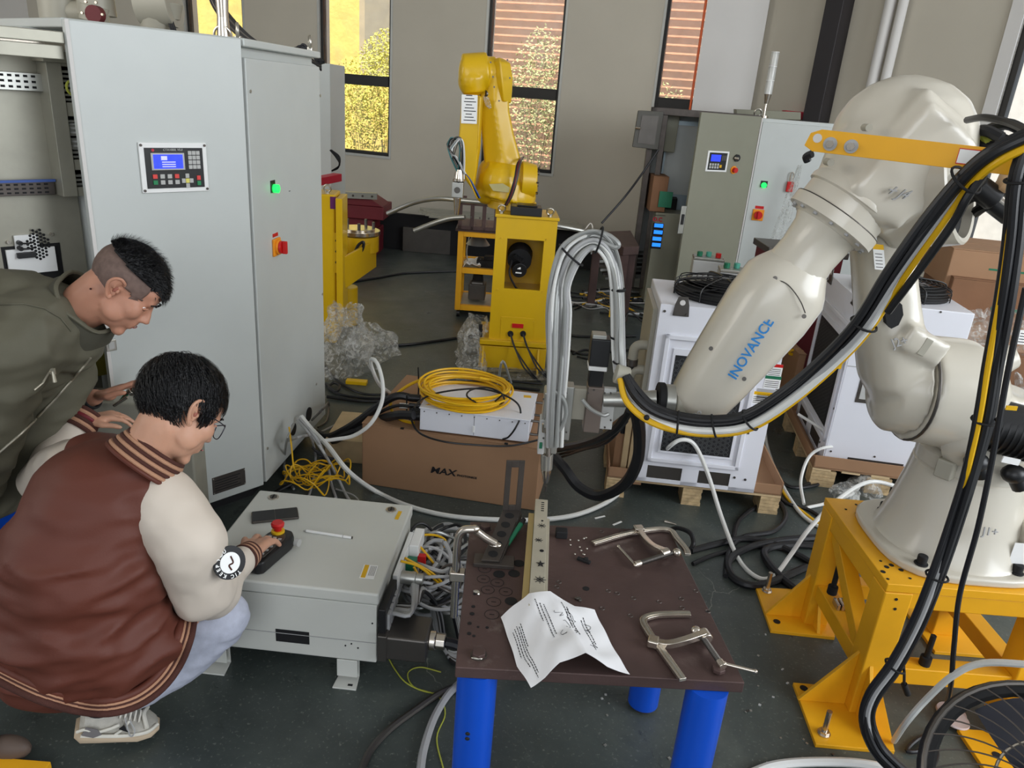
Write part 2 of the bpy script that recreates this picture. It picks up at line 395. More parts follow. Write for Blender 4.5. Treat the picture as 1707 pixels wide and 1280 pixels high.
# white pillar between the last window and the corner, with the orange conduit on its left edge
pil = M().fbox(BW, 3.47, 0, 4.04, CEIL, .35, 0).build('wall_pillar', m_walw, kind='structure')
M().tube([BW.at(3.452, z, .33) for z in (.6, 2, CEIL)], .012, 8, 1).build('orange_conduit', mat('orange conduit', srgb(205, 90, 40), .4), label='orange vertical conduit running up the left edge of the white pillar', cat='pipe')
# right wall leaves the corner towards the camera, with a window at the right edge of the picture
c0 = BW.at(3.98, 0, .2)
W2 = Face(c0, (.64, -.768, 0))
w = M(); a0, a1 = 2.32, 3.5
for q in ((-.3, a0, 0, CEIL), (a0, a1, 0, .80), (a0, a1, 3.4, CEIL), (a1, 11, 0, CEIL)): w.fbox(W2, q[0], q[2], q[1], q[3], 0, -.24)
w.build('wall_right', m_wal, kind='structure')
r = thing('window_5', 'bright window at the right edge above the stacked cartons', 'window', W2.at((a0 + a1) / 2, .8, -.1)); r['kind'] = 'structure'
fr = M(); t = .05
for q in ((a0, .8, a0 + t, 3.4), (a1 - t, .8, a1, 3.4), (a0, .8, a1, .8 + t), (a0, 3.35, a1, 3.4)): fr.fbox(W2, *q, -.03, -.11)
fr.build('window_frame', m_frame, r, bevel=.003)
M().fbox(W2, a0 - .10, .72, a0, 3.45, .02, -.05).build('edge_trim', m_walw, r)
M().fbox(W2, a0 + t, .85, a1 - t, 3.35, -.068, -.072).build('pane', m_pane, r)
# left wall, behind the cabinets
M().prism([BW.at(-5.35, 0, .0), BW.at(-5.35, 0, .0) + V((0, 0, CEIL)), BW.at(-5.35, 0, 9) + V((-1.2, 0, CEIL)), BW.at(-5.35, 0, 9) + V((-1.2, 0, 0))], (-.2, 0, 0)).build('wall_left', m_walw, kind='structure')
M().bb(-9, -3.4, -7.1, -6.9, 0, CEIL).bb(2.6, 8, -7.1, -6.9, 0, CEIL).bb(-3.4, 2.6, -7.1, -6.9, 4.4, CEIL).build('wall_front', m_walw, kind='structure')

# black boxed steel column and white pipes on the right wall
def at_wall(px, py): return W2.px(px, py)[0]
s0 = W2.px(1357, 150)[0]
M().fbox(W2, .77, 0, .94, CEIL, .18, 0).build('steel_column', mat('black painted steel', srgb(42, 38, 40), .5), bevel=.006, label='black boxed steel column standing against the right wall', cat='column')
for k, (sx, rr) in enumerate(((1.30, .045), (1.41, .040))):
    M().tube([W2.at(sx, z, .07) for z in (.1, 2, CEIL)], rr, 14, 1).build('drain_pipe', m_walw, label=['thicker white vertical drain pipe behind the white robot arm', 'thinner white vertical drain pipe right of the thicker one'][k], cat='pipe')

# ---------------------------------------------------------------- the yard outside
OUT = Face(BW.at(0, 0, -3.6), BW.u)
m_stucco = mat('yellow stucco', srgb(240, 216, 128), .9, var=.10, scale=6, bump=.6, bscale=18)
M().fbox(OUT, -9, -.5, -1.0, 9, 0, -.3).build('neighbour_building', m_stucco, label='yellow stucco building seen through the two left windows', cat='building')
M().fbox(OUT, -1.0, -.5, 9, 9, -.4, -.7).build('neighbour_building', mat('pale tile facade', srgb(222, 220, 216), .8, var=.08), label='pale building behind orange louvres seen through the middle window', cat='building')
r = thing('louvre_screen', 'screen of orange horizontal louvres outside the middle window', 'screen', OUT.at(2.0, 0, .1))
m_lou = mat('orange louvre', srgb(240, 186, 156), .7, var=.15)
for k in range(44):
    M().fbox(OUT, -.9, .3 + k * .115, 5.4, .325 + k * .115, .0, -.05).build('slat', m_lou, r)
for a in (-.85, 1.55, 3.4, 5.3): M().fbox(OUT, a, 0, a + .06, 5.3, -.08, -.14).build('post', m_lou, r)
r = thing('neighbour_window', 'grey framed opening in the yellow building outside', 'window', OUT.at(-1.7, 2.2, .02))
M().fbox(OUT, -2.38, 1.9, -1.1, 4.6, .03, 0).build('window_frame', mat('beige shutter', srgb(196, 184, 160), .8), r); M().fbox(OUT, -2.28, 2.0, -1.2, 4.5, .035, .03).build('pane', mat('shaded glass', srgb(168, 162, 148), .5), r)  # pane in one even dull beige
M().bb(-9, 9, 10.2, 20, -.2, -.05).build('yard_ground', mat('yard paving', srgb(190, 185, 165), .9), kind='structure')
def shrub(c, rad, n, colr, label, group='shrubs in the yard'):
    r = thing('shrub', label, 'shrub', (c.x, c.y, 0), group)
    st = M()
    for k in range(7):
        a = random.uniform(0, 6.28); st.tube([(c.x, c.y, -.05), (c.x + math.cos(a) * rad.x * .25, c.y + math.sin(a) * rad.y * .3, c.z * .6), (c.x + math.cos(a) * rad.x * .7, c.y + math.sin(a) * rad.y * .6, c.z + rad.z * .5)], .006, 5, 4, .002)
    st.build('stem', mat('bark', srgb(150, 145, 110), .8), r)
    lf = M()
    for k in range(n):
        d = V((random.gauss(0, 1), random.gauss(0, 1), random.gauss(0, 1))).normalized() * (random.random() ** .4)
        p = c + V((d.x * rad.x, d.y * rad.y, d.z * rad.z)); u = V((random.gauss(0, 1), random.gauss(0, 1), random.gauss(0, .6))).normalized(); v = u.orthogonal().normalized()
        l = random.uniform(.03, .06); lf.add([p, p + u * l * .5 + v * l * .28, p + u * l, p + u * l * .5 - v * l * .28], [(0, 1, 2, 3)])
    lf.build('foliage', mat(colr[0], colr[1], .6, var=.3, scale=9), r, smooth=0)['kind'] = 'stuff'
yg = ('yellow green leaves', srgb(206, 204, 96)); gg = ('grey green leaves', srgb(182, 190, 138))
shrub(BW.at(-1.75, 1.45, -2.6), V((.62, .4, .75)), 4200, yg, 'yellow green shrub outside the left window with yellow wall')
shrub(BW.at(-1.55, 2.15, -2.9), V((.42, .3, .42)), 1500, yg, 'taller yellow green shrub close to the yellow building')
shrub(BW.at(1.05, 1.7, -2.6), V((.50, .4, 1.0)), 3000, gg, 'grey green shrub outside the window behind the yellow robot')
shrub(BW.at(2.8, 1.3, -2.6), V((.5, .3, .8)), 1500, gg, 'grey green shrub outside the narrow window by the pillar')

# ---------------------------------------------------------------- things along the back wall
# low black board leaning at the foot of the back wall
p0, p1 = G(627, 412), G(759, 426)
bd = Face(p0, p1 - p0); hb_ = bd.px(700, 359)[1]
M().fbox(bd, -.35, 0.0, (p1 - p0).length + 1.6, hb_, 0, -.05).build('black_board', m_blkm, bevel=.004, label='long black board standing on edge before the back wall', cat='board')
# slotted steel strips and a grey angle bar lying behind it
r = thing('steel_strip_stack', 'stack of grey slotted steel strips lying behind the black board', 'metal', Y(900, 370, 7.4))
for k in range(4):
    q0, q1 = Y(700 + 6 * k, 352 + 3 * k, 8.5 - .05 * k), Y(960 + 4 * k, 375 + 3 * k, 8.3 - .05 * k)
    m = M(); d = (q1 - q0); f = Face(q0, d, (0, 0, 1)); m.fbox(f, 0, 0, d.length, .012, 0, .09); m.fbox(f, 0, 0, d.length, .045, 0, .01); m.build('steel_strip', m_gal, r, bevel=.002)
m = M(); q = Y(820, 372, 8.5); m.bb(q.x - 1.0, q.x + .6, q.y, q.y + .12, 0, q.z - .12); m.build('plinth', m_gun, r, bevel=.004)
# maroon machine with tyre-like pump unit left of the board
r = thing('maroon_machine', 'maroon machine frame behind the left yellow column', 'machine', G(600, 420))
q = Y(604, 345, 8.3); m = M(); m.box((q.x, q.y, q.z - .02), (.56, .5, .14)); m.box((q.x - .06, q.y, q.z - .26), (.44, .4, .34)); m.box((q.x - .06, q.y, .14), (.5, .5, .28)); m.build('body', m_maroon, r, bevel=.01)
m = M(); m.prism([(q.x - .28, q.y - .26, q.z + .05), (q.x + .28, q.y - .26, q.z + .05), (q.x + .14, q.y - .26, q.z + .13), (q.x - .28, q.y - .26, q.z + .13)], (0, .4, 0)); m.build('cover', m_maroon, r, bevel=.01)
m = M(); f = Face((q.x - .28, q.y - .3, q.z + .12), (1, 0, .03)); m.fbox(f, 0, 0, .5, .05, 0, .012); m.fbox(f, 0, .05, .5, .065, -.02, .02); m.build('top_rail', m_alu, r)
for k in range(5): M().cyl(f.at(.05 + k * .1, .03, .012), f.at(.05 + k * .1, .03, .02), .012, n=8).build('bolt', m_stld, r)
M().bb(q.x - .27, q.x - .21, q.y - .1, q.y + .1, q.z + .1, q.z + .4).build('post', m_gun, r, bevel=.004)
# crimson beam end between cabinet and the column
q0, q1 = Y(536, 303, 6.0), Y(570, 296, 6.3)
f = Face(q0, q1 - q0); M().fbox(f, -.35, -.03, (q1 - q0).length, .03, 0, -.08).build('crimson_beam', m_crim, bevel=.004, label='crimson painted beam end poking out behind left cabinet', cat='beam')

# ================================================================ left electrical cabinet with the pale door
cA, cB, cC = G(440, 806, .1), G(541, 690, .1), G(213, 884, .1)
FD = Face(cC, cA - cC); FS = Face(cA, cB - cA); LD = (cA - cC).length; LS = (cB - cA).length
ztop = 1.84
HD = ztop - .1
r = thing('control_cabinet', 'tall pale grey electrical cabinet with blue display keypad and red rotary switch, behind crouching person', 'cabinet', (cA + cC) / 2 + V((-.3, .3, -.1)))
bp = [FD.at(-.02, 0, -.30), FD.at(LD, 0, -.03), FS.at(.02, 0, -.03), FS.at(LS, 0, -.03), FS.at(LS, 0, -.03) + V((-.55, .12, 0)), FD.at(0, 0, -.62)]
M().prism(bp, (0, 0, HD)).build('body', m_cab, r, bevel=.004)
M().prism([p + V((0, 0, HD)) for p in (FD.at(.0, 0, -.014), FD.at(LD - .004, 0, -.014), FS.at(.004, 0, .008), FS.at(LS + .01, 0, .008), FS.at(LS, 0, -.03) + V((-.55, .12, 0)), FD.at(0, 0, -.62))], (0, 0, .028)).build('top_cover', m_cab, r, bevel=.006)
M().prism([p + V((0, 0, -.1)) for p in (FD.at(.0, 0, -.10), FD.at(LD, 0, -.10), FS.at(LS - .03, 0, -.10), FS.at(LS, 0, -.1) + V((-.5, .12, 0)), FD.at(0, 0, -.6))], (0, 0, .10)).build('plinth', m_blkm, r)
door = M().fbox(FD, 0, 0, LD - .006, HD + .024, -.012, .012).build('door', m_cab, r, bevel=.005)
M().fbox(FD, 0, 0, .012, HD + .024, .0125, .016).build('edge_fold', m_walw, door, bevel=.001)  # white strip paints the highlight along the free edge of the door
sdoor = M().fbox(FS, .012, .0, LS - .0, HD - .035, -.02, .006).build('door', m_cab, r, bevel=.005)
M().fbox(FS, -.004, 0, .010, HD, -.02, -.006).build('gasket', m_stld, r)
for (x, y) in ((414, 152), (531, 159), (443, 747), (525, 640), (535, 490)):
    a, b = FS.px(x, y); M().cyl(FS.at(a, b, .006), FS.at(a, b, .010), .006, n=8).build('hinge_screw', m_stl, sdoor)
# cable cut-out low in the side door, with a black grommet
for (x, y, s) in ((512, 690, .035), (486, 715, .03)):
    a, b = FS.px(x, y); M().cyl(FS.at(a, b, .0062), FS.at(a, b, .012), s, n=16).build('cable_port', m_blkm, sdoor)
# display keypad on the wide door
kp = [FD.px(*q) for q in ((226, 236), (339, 238), (344, 317), (234, 321))]
a0 = (kp[0][0] + kp[3][0]) / 2; a1 = (kp[1][0] + kp[2][0]) / 2; b1 = (kp[0][1] + kp[1][1]) / 2; b0 = (kp[2][1] + kp[3][1]) / 2
kf = M().fbox(FD, a0, b0, a1, b1, .012, .020).build('keypad_frame', m_fr, door, bevel=.002)
W_, H_ = a1 - a0, b1 - b0
def kb(name, x0, y0, x1, y1, d0, d1, m, bev=.0006): return M().fbox(FD, a0 + W_ * x0, b0 + H_ * y0, a0 + W_ * x1, b0 + H_ * y1, d0, d1).build(name, m, kf if False else door, bevel=bev)
kb('keypad_panel', .07, .09, .93, .90, .020, .0225, m_blk)
kb('display_bezel', .15, .46, .64, .80, .0225, .0265, m_key)
kb('display', .18, .49, .61, .77, .0265, .0275, m_lcd)
kb('display_figures', .29, .66, .38, .74, .0275, .0279, mat('pale display text', srgb(190, 190, 255), .4, emit=.6))
for k in range(3): kb('display_figures', .30, .61 - k * .045, .50, .63 - k * .045, .0275, .0278, MATS['pale display text'])
for i in range(3):
    for j in range(4): kb('key', .70 + i * .062, .76 - j * .095, .755 + i * .062, .84 - j * .095, .0225, .0255, m_key)
gk = mat('green key', srgb(30, 130, 80), .5); rk = mat('red key', srgb(225, 70, 65), .5); yk = mat('yellow key', srgb(230, 220, 110), .5)
for i in range(4):
    kb('key', .155 + i * .107, .29, .22 + i * .107, .375, .0225, .0258, (rk, m_key, m_key, rk)[i])
    kb('key', .155 + i * .107, .17, .22 + i * .107, .255, .0225, .0258, (gk, m_key, m_key, m_key)[i])
for (x, y, mm_) in ((.665, .235, yk), (.665, .335, m_key), (.665, .135, m_key), (.605, .235, m_key), (.725, .235, m_key), (.84, .29, rk), (.84, .18, gk)): kb('key', x - .028, y - .045, x + .028, y + .045, .0225, .0258, mm_)
text('CTX1000L V5.0', FD, a0 + W_ * .48, b0 + H_ * .86, H_ * .062, m_key, door, d=.0228, shear=.2)
M().cyl(FD.at(a0 + W_ * .19, b0 + H_ * .855, .0225), FD.at(a0 + W_ * .19, b0 + H_ * .855, .0238), H_ * .03, n=12).build('badge', m_crim, door)
for (x, y) in ((.03, .05), (.97, .05), (.03, .95), (.97, .95)):
    M().cyl(FD.at(a0 + W_ * x, b0 + H_ * y, .02), FD.at(a0 + W_ * x, b0 + H_ * y, .0235), .0045, n=8).build('screw', m_stld, door)
# lock, rating plate
a, b = FD.px(181, 574); M().fbox(FD, a - .015, b - .02, a + .02, b + .02, .012, .018).build('lock_plate', m_stl, door, bevel=.002)
M().fbox(FD, a - .006, b - .012, a + .012, b + .012, .018, .020).build('lock_insert', m_key, door)
pl = [FD.px(*q) for q in ((351, 797), (406, 776), (406, 803), (353, 825))]
u = FD.at(*pl[1]) - FD.at(*pl[0]); pf = Face(FD.at(*pl[3]) if False else FD.at((pl[0][0] + pl[3][0]) / 2, min(pl[3][1], pl[2][1])), FD.u)
pa0, pa1 = (pl[0][0] + pl[3][0]) / 2, (pl[1][0] + pl[2][0]) / 2; pb0, pb1 = (pl[2][1] + pl[3][1]) / 2, (pl[0][1] + pl[1][1]) / 2
pp = M().fbox(FD, pa0, pb0, pa1, pb1, .012, .0145).build('rating_plate', m_stld, door, bevel=.0005)
for j in range(5): M().fbox(FD, pa0 + .01, pb0 + .012 + j * (pb1 - pb0 - .02) / 5, pa0 + .01 + (pa1 - pa0 - .02) * (.9 - .1 * (j % 2)), pb0 + .016 + j * (pb1 - pb0 - .02) / 5, .0145, .0149).build('printed_line', m_ink, door)
for x in (.03, .97):
    for y in (.07, .93): M().cyl(FD.at(pa0 + (pa1 - pa0) * x, pb0 + (pb1 - pb0) * y, .0145), FD.at(pa0 + (pa1 - pa0) * x, pb0 + (pb1 - pb0) * y, .017), .003, n=8).build('screw', m_stl, door)
# green lamp and rotary isolator on the narrow door
a, b = FS.px(452, 313)
M().fbox(FS, a - .022, b - .018, a + .022, b + .030, .006, .009).build('lamp_plate', m_blk, sdoor, bevel=.001)
M().cyl(FS.at(a + .004, b - .002, .009), FS.at(a + .004, b - .002, .03), .017, n=20).build('green_lamp', m_grn, sdoor, bevel=.002)
a, b = FS.px(457, 411)
M().fbox(FS, a - .036, b - .036, a + .036, b + .036, .006, .016).build('switch_plate', mat('orange yellow plastic', srgb(240, 150, 30), .4), sdoor, bevel=.004)
M().cyl(FS.at(a, b, .016), FS.at(a, b, .026), .031, n=20).build('switch_ring', MATS['orange yellow plastic'], sdoor, bevel=.002)
sw = M().cyl(FS.at(a, b, .026), FS.at(a, b, .036), .026, n=20).build('switch_knob', m_red, sdoor, bevel=.002)
M().fbox(FS, a - .007, b - .026, a + .007, b + .026, .036, .056).build('knob_grip', m_red, sdoor, bevel=.003)
M().fbox(FS, a - .026, b + .042, a + .026, b + .056, .006, .008).build('switch_label', m_red, sdoor)
M().fbox(FS, a - .008 + .17, b + .205, a + .008 + .17, b + .208, .006, .0065).build('printed_mark', m_ink, sdoor)
def eyebolt(m, p, s=.022, ax=(1, .4, 0)): 
    m.cyl(p, V(p) + V((0, 0, s * .6)), s * .6, n=12); m.ring(V(p) + V((0, 0, s * 1.4)), ax, s, s * .27, 18, 8); return m
for (x, y) in ((397, 76), (517, 92)):
    q = G(x, y, ztop + .028) if False else Y(x, y, 3.1 if x < 450 else 3.6); q.z = ztop + .028
    eyebolt(M(), q, .024).build('eyebolt', m_stl, r)
qd = Y(551, 200, 6.4); M().bb(qd.x - .5, qd.x, 6.4, 6.9, 0, Y(548, 106, 6.4).z).build('grey_cabinet', m_cab, bevel=.004, label='narrow grey cabinet edge seen past the pale cabinet', cat='cabinet')

# ---------------------------------------------------------------- open bay of mounting gear left of the door
FP = Face(FD.at(0, 0, -.24), FD.u)
r = thing('open_cabinet_bay', 'open cabinet bay with rails, wiring duct and bare mounting plate, left of pale door', 'cabinet', FP.at(-.5, -.1, 0))
M().fbox(FP, -1.5, .0, .06, HD - .05, 0, -.02).build('mounting_plate', m_gal, r, bevel=.003)
M().fbox(FD, -1.5, HD - .045, .0, HD - .012, -.02, .0).fbox(FD, -1.5, HD - .09, .0, HD - .05, -.05, -.02).build('top_rail', m_gal, r, bevel=.003)
q0, q1 = FP.px(0, 68), FP.px(103, 78)
M().fbox(Face(FP.at(q0[0], q0[1]), FP.at(*q1) - FP.at(*q0)), -.7, -.012, .25, .012, .10, .12).build('slotted_bar', m_nick, r, bevel=.002)
def railpart(y0, y1, x1, mm_, holes):
    a1, bt = FP.px(x1, y0 + 4); a0 = a1 - .9; bb_ = FP.px(x1, y1)[1]
    rl = M().fbox(FP, a0, bb_, a1, bt, .02, .035).build('slotted_rail', mm_, r, bevel=.002)
    h = M()
    for i in range(holes):
        for j in range(3):
            h.fbox(FP, a1 - .02 - i * .022, bb_ + (bt - bb_) * (.15 + .3 * j), a1 - .032 - i * .022, bb_ + (bt - bb_) * (.28 + .3 * j), .0351, .0358)
    h.build('rail_slots', m_blkm, rl)['kind'] = 'stuff'
railpart(118, 152, 63, m_alu, 24); railpart(296, 322, 84, m_stld, 26)
q = FP.px(0, 300); M().fbox(FP, q[0] - .1, q[1] - .004, FP.px(84, 292)[0], q[1] + .004, .035, .045).build('blue_busbar', mat('blue plastic', srgb(60, 90, 160), .5), r)
# wiring duct
d0 = FP.px(59, 98); d1 = FP.px(108, 322); dw = .19
du = M(); da = (FP.px(60, 110)[0] + FP.px(90, 320)[0]) / 2; zt = FP.px(60, 96)[1]; zb = FP.px(95, 322)[1]
du.fbox(FP, da, zb, da + .045, zt, .0, .09); du.fbox(FP, da - .01, zt - .01, da + .25, zt + .025, .0, .1)
zs = [(zt - .0, zt - .02), (zt - (zt - zb) * .30, zt - (zt - zb) * .40), (zt - (zt - zb) * .72, zt - (zt - zb) * .80), (zb + .03, zb)]
for z1_, z0_ in zs: du.fbox(FP, da + .045, z0_, da + .24, z1_, .0, .085)
duct = du.build('wiring_duct', m_gal, r, bevel=.002)
M().fbox(FP, da + .045, zb, da + .24, zt, .005, .012).build('duct_back', m_blkm, r)
teeth = M()
for (z1_, z0_) in ((zs[0][1], zs[1][0]), (zs[1][1], zs[2][0]), (zs[2][1], zs[3][0])):
    n = int((z1_ - z0_) / .014)
    for k in range(n): teeth.fbox(FP, da + .045, z0_ + .005 + k * .014, da + .09, z0_ + .012 + k * .014, .03, .08)
teeth.build('duct_teeth', m_alu, duct)['kind'] = 'stuff'
for k in range(2):
    q = FP.px(108, 212 + k * 24); M().fbox(FP, q[0] - .03, q[1] - .02, q[0] + .05, q[1] + .018, .03, .07).build('terminal_block', m_fr, r, bevel=.003)
q = FP.px(103, 145); M().tube([FP.at(q[0] + .05, q[1] + .03, .09), FP.at(q[0] - .015, q[1] + .02, .11), FP.at(q[0] - .015, q[1] - .015, .11), FP.at(q[0] + .05, q[1] - .04, .09)], .004, 6).build('earth_wire', mat('yellow green wire', srgb(176, 180, 70), .5), r)
# lower socket board
sb = [FP.px(*p) for p in ((22, 392), (78, 385), (95, 428), (10, 440))]
z0_, z1_ = FP.px(50, 440)[1], FP.px(50, 390)[1]; a0_, a1_ = FP.px(10, 430)[0], FP.px(92, 430)[0]
M().fbox(FP, a0_, z0_ - .03, a1_, z0_ + .055, .002, .012).fbox(FP, a0_ + .03, z0_ + .055, a1_ - .045, z1_, .002, .012).build('socket_board', m_fr, r, bevel=.001)
M().fbox(FP, a0_ - .01, z0_ - .06, a1_ + .02, z0_ + .065, .0, .002).build('board_cutout', m_blkm, r)
hx = M(); q = FP.px(62, 408)
for i in range(-3, 4):
    for j in range(-4, 5):
        if abs(i) + abs(j) * .6 < 4.2: c = FP.at(q[0] + i * .0105, q[1] + j * .0115 + (i % 2) * .0057, .0122); hx.cyl(c, c + FP.n * .001, .0048, n=6)
hx.build('vent_holes', m_blkm, r)['kind'] = 'stuff'
for (x, y) in ((29, 403), (30, 412)): p = FP.P(x, y, .012); M().cyl(p, p + FP.n * .02, .008, n=10).tube([p + FP.n * .02, p + FP.n * .03 + FP.u * .02, p + FP.n * .015 + FP.u * .04], .003, 5).build('plug', m_blk, r)
q = FP.px(42, 423); M().fbox(FP, q[0] - .03, q[1] - .009, q[0] + .025, q[1] + .009, .012, .03).build('connector_strip', m_blk, r, bevel=.002)
for (x, y) in ((13, 403), (85, 390)): p = FP.P(x, y, .0); M().cyl(p, p + FP.n * .01, .006, n=8).build('screw', m_nick, r)
# bits of yellow sticker and grey edge between jacket and door
a, b = FP.px(158, 575); M().fbox(FP, a - .05, b - .12, a + .05, b + .12, .0, .01).build('warning_sticker', mat('dull yellow sticker', srgb(150, 140, 60), .6), r)

# ---------------------------------------------------------------- grey arms of machines standing behind the cabinets
y0 = 4.6
r = thing('hanging_robot_wrist', 'grey robot wrist with red flange poking up behind cabinet, top left', 'robot arm', Y(140, 30, y0) + V((0, 0, -.3)))
P0, P1 = Y(98, 20, y0), Y(150, 22, y0)
M().cyl(P0 + V((0, 0, -.08)), P0 + V((.0, 0, .22)), .10, .10, 18).capsule(P0, P1, .07, .06).cyl(P1 + V((.04, 0, -.01)), P1 + V((.04, 0, .25)), .1, .085, 18).build('arm_casting', m_robd, r, bevel=.004)
M().cyl(Y(157, 36, y0 - .05), Y(158, 10, y0 - .05), .075, .075, 18).build('flange', m_robd, r, bevel=.003)
p = Y(160, 24, y0 - .12); M().cyl(p + V((0, .02, 0)), p + V((0, -.03, 0)), .045, n=16).build('red_disc', m_maroon, r)
for k in range(6):
    a = k * math.pi / 3; q = p + V((math.cos(a) * .055, -.03, math.sin(a) * .065)); M().cyl(q, q + V((0, -.012, 0)), .007, n=6).build('bolt', m_nick, r)
M().cyl(Y(138, 60, y0), Y(138, 35, y0), .05, .05, 14).build('lower_joint', m_robd, r)
r = thing('hanging_robot_elbow', 'beige robot elbow with dark cables above cabinet, left of yellow window', 'robot arm', Y(268, 40, y0) + V((0, 0, -.3)))
P0 = Y(262, 12, y0)
M().cyl(P0 + V((-.09, 0, .0)), P0 + V((.1, 0, .02)), .11, .12, 20).capsule(P0 + V((0, 0, .0)), P0 + V((-.02, 0, -.12)), .1, .08).cyl(Y(283, 5, y0), Y(284, 32, y0), .07, .05, 16).build('arm_casting', m_robd, r, bevel=.004)
for k in range(3): M().tube([Y(278 + 3 * k, 28, y0 - .05), Y(284 + 3 * k, 44, y0 - .06), Y(291 + 3 * k, 66, y0 - .05), Y(295 + 3 * k, 85, y0)], .007, 6).build('cable', m_rub, r)
r = thing('chrome_post', 'chrome post rising above the cabinet top beside an eye ring', 'post', Y(375, 75, 3.7))
q = Y(374, 74, 3.7); M().cyl(q, q + V((.0, 0, .12)), .032, .024, 16).cyl(q + V((0, 0, .10)), q + V((0, 0, .6)), .024, .05, 16).build('post', m_nick, r, bevel=.002)
M().ring(q + V((0, -.01, .035)), (0, 1, .2), .04, .006).build('clamp_ring', m_nick, r)
# bundle of dark wires falling from above the cabinet
r = thing('wire_bundle', 'dark wires drooping behind the cabinet top towards the window', 'cable', Y(450, 85, 4.2))
for k in range(7):
    o_ = 3 * k
    M().tube([Y(340 + o_, -40, 4.4), Y(352 + o_, 5, 4.4), Y(378 + o_ * 1.1, 42, 4.35), Y(412 + o_, 70, 4.3), Y(450 + o_ * 1.5, 86 + o_ * .2, 4.25), Y(500 + o_, 98, 4.2), Y(535, 108 + o_ * .5, 4.1)], .0055, 5).build('wire', (m_rub, m_gun, m_rub)[k % 3], r)
for k in range(3):
    M().tube([Y(478 + 9 * k, 92, 3.9), Y(492 + 6 * k, 80 - 3 * k, 3.9), Y(516, 84, 3.9), Y(530, 96 + 4 * k, 3.9), Y(541, 104, 3.9)], .006, 5).build('wire', m_rub, r)
for k in range(3):
    M().tube([Y(550 + k, 250, 4.6), Y(560 + 3 * k, 262, 4.6), Y(566 - k, 275 + 2 * k, 4.6), Y(553, 285, 4.6)], .005, 5).build('wire', m_rub, r)

# ================================================================ yellow robot on its pedestal, middle distance
yb = 4.95
pFL, pFR = G(797, 612), G(908, 616)
PF = Face(pFL, V((1, .04, 0)))
wB = PF.px(908, 616)[0]
def pa(x, y): return PF.px(x, y)
r = thing('robot_pedestal', 'yellow box pedestal with motor behind a square opening, under the yellow robot', 'pedestal', PF.at(wB / 2, 0, -.2))
zf = pa(800, 575)[1]
bt = M(); bt.fbox(PF, 0, .0, wB, zf, 0, -.42); bt.build('base_block', m_yel, r, bevel=.006)
bt = M(); bt.fbox(PF, -.0, zf + .012, wB, zf + .045, .02, -.42); bt.build('base_flange', m_yel, r, bevel=.004)
a0 = pa(815, 560)[0]; a1 = pa(905, 560)[0]; zt = pa(880, 366)[1]; a0t = a0 - .0; 
zf2 = zf + .045
o0, o1 = pa(838, 400), pa(908, 482)
ow0, ow1, oz0, oz1 = pa(843, 440)[0], pa(904, 440)[0], pa(870, 484)[1], pa(870, 400)[1]
cm = M(); th = .02; D = -.34
cm.fbox(PF, a0, zf2, ow0, zt, -.02, -.02 - th); cm.fbox(PF, ow1, zf2, a1 + .03, zt, -.02, -.02 - th)
cm.fbox(PF, ow0, zf2, ow1, oz0, -.02, -.02 - th); cm.fbox(PF, ow0, oz1, ow1, zt, -.02, -.02 - th)
cm.fbox(PF, a0, zf2, a0 + th, zt, -.04, D); cm.fbox(PF, a1 + .01, zf2, a1 + .03, zt, -.04, D); cm.fbox(PF, a0, zf2, a1 + .03, zt, D, D - th)
cm.build('column', m_yel, r)
M().fbox(PF, a0 - .01, zt, a1 + .04, zt + .02, -.01, D - .02).build('top_plate', m_yel, r, bevel=.004)
M().fbox(PF, a0 + th, oz0 - .05, a1, oz0 - .03, -.05, D).build('inner_shelf', m_yel, r)
# motor inside
c = PF.P(865, 455, -.07)
M().cyl(c + V((-.01, .12, .02)), c + V((.005, -.0, -.0)), .052, .05, 20).build('motor', m_blk, r, bevel=.004)
M().cyl(c + V((.0, .16, .08)), c + V((.0, .04, .06)), .085, .08, 20).build('motor_flange', m_blkm, r)
for k in range(4): M().cyl(PF.at(0, 0, 0) * 0 + c + V((-.03 + .015 * k, .05, .10 - .01 * k)), c + V((-.03 + .015 * k, .0, .09 - .01 * k)), .012, n=8).build('connector', m_blk, r)
M().fbox(Face(c + V((-.01, -.002, .01)), (1, 0, 0)), 0, 0, .022, .014, 0, .002).build('motor_label', m_fr, r); M().fbox(Face(c + V((-.02, -.002, -.018)), (1, 0, 0)), 0, 0, .04, .008, 0, .002).build('motor_label', m_fr, r)
M().tube([c + V((-.05, .03, .06)), c + V((-.06, -.01, -.02)), c + V((-.02, -.01, -.10)), c + V((.0, .02, -.13))], .007, 6).build('motor_cable', m_rub, r)
# lower panel, ports
l0 = pa(833, 568); l1 = pa(886, 532); 
M().fbox(PF, l0[0], l0[1], l1[0] + .02, l1[1], -.02, -.016).build('service_panel', m_yel, r, bevel=.001)
q = pa(863, 544); M().fbox(PF, q[0] - .038, q[1] - .014, q[0] + .038, q[1] + .014, -.016, -.008).build('red_label', m_red, r)
for x in (851, 872):
    q = pa(x, 557); M().cyl(PF.at(*q, -.016), PF.at(*q, -.002), .02, n=14).build('cable_gland', m_blkm, r)
    for k in range(2): M().tube([PF.at(*q, 0), PF.P(x + 8, 578, .05), PF.P(x + 22 + 6 * k, 602, .14), PF.P(x + 42, 616, .20 - .02 * k), PF.P(x + 58, 625, .22)], .006, 6).build('cable', m_rub, r)
for (x, y) in ((836, 398), (912, 400), (830, 484), (905, 488), (836, 534), (890, 538), (886, 566)):
    q = pa(x, y); M().cyl(PF.at(*q, -.02), PF.at(*q, -.013), .006, n=6).build('bolt', m_yel, r)
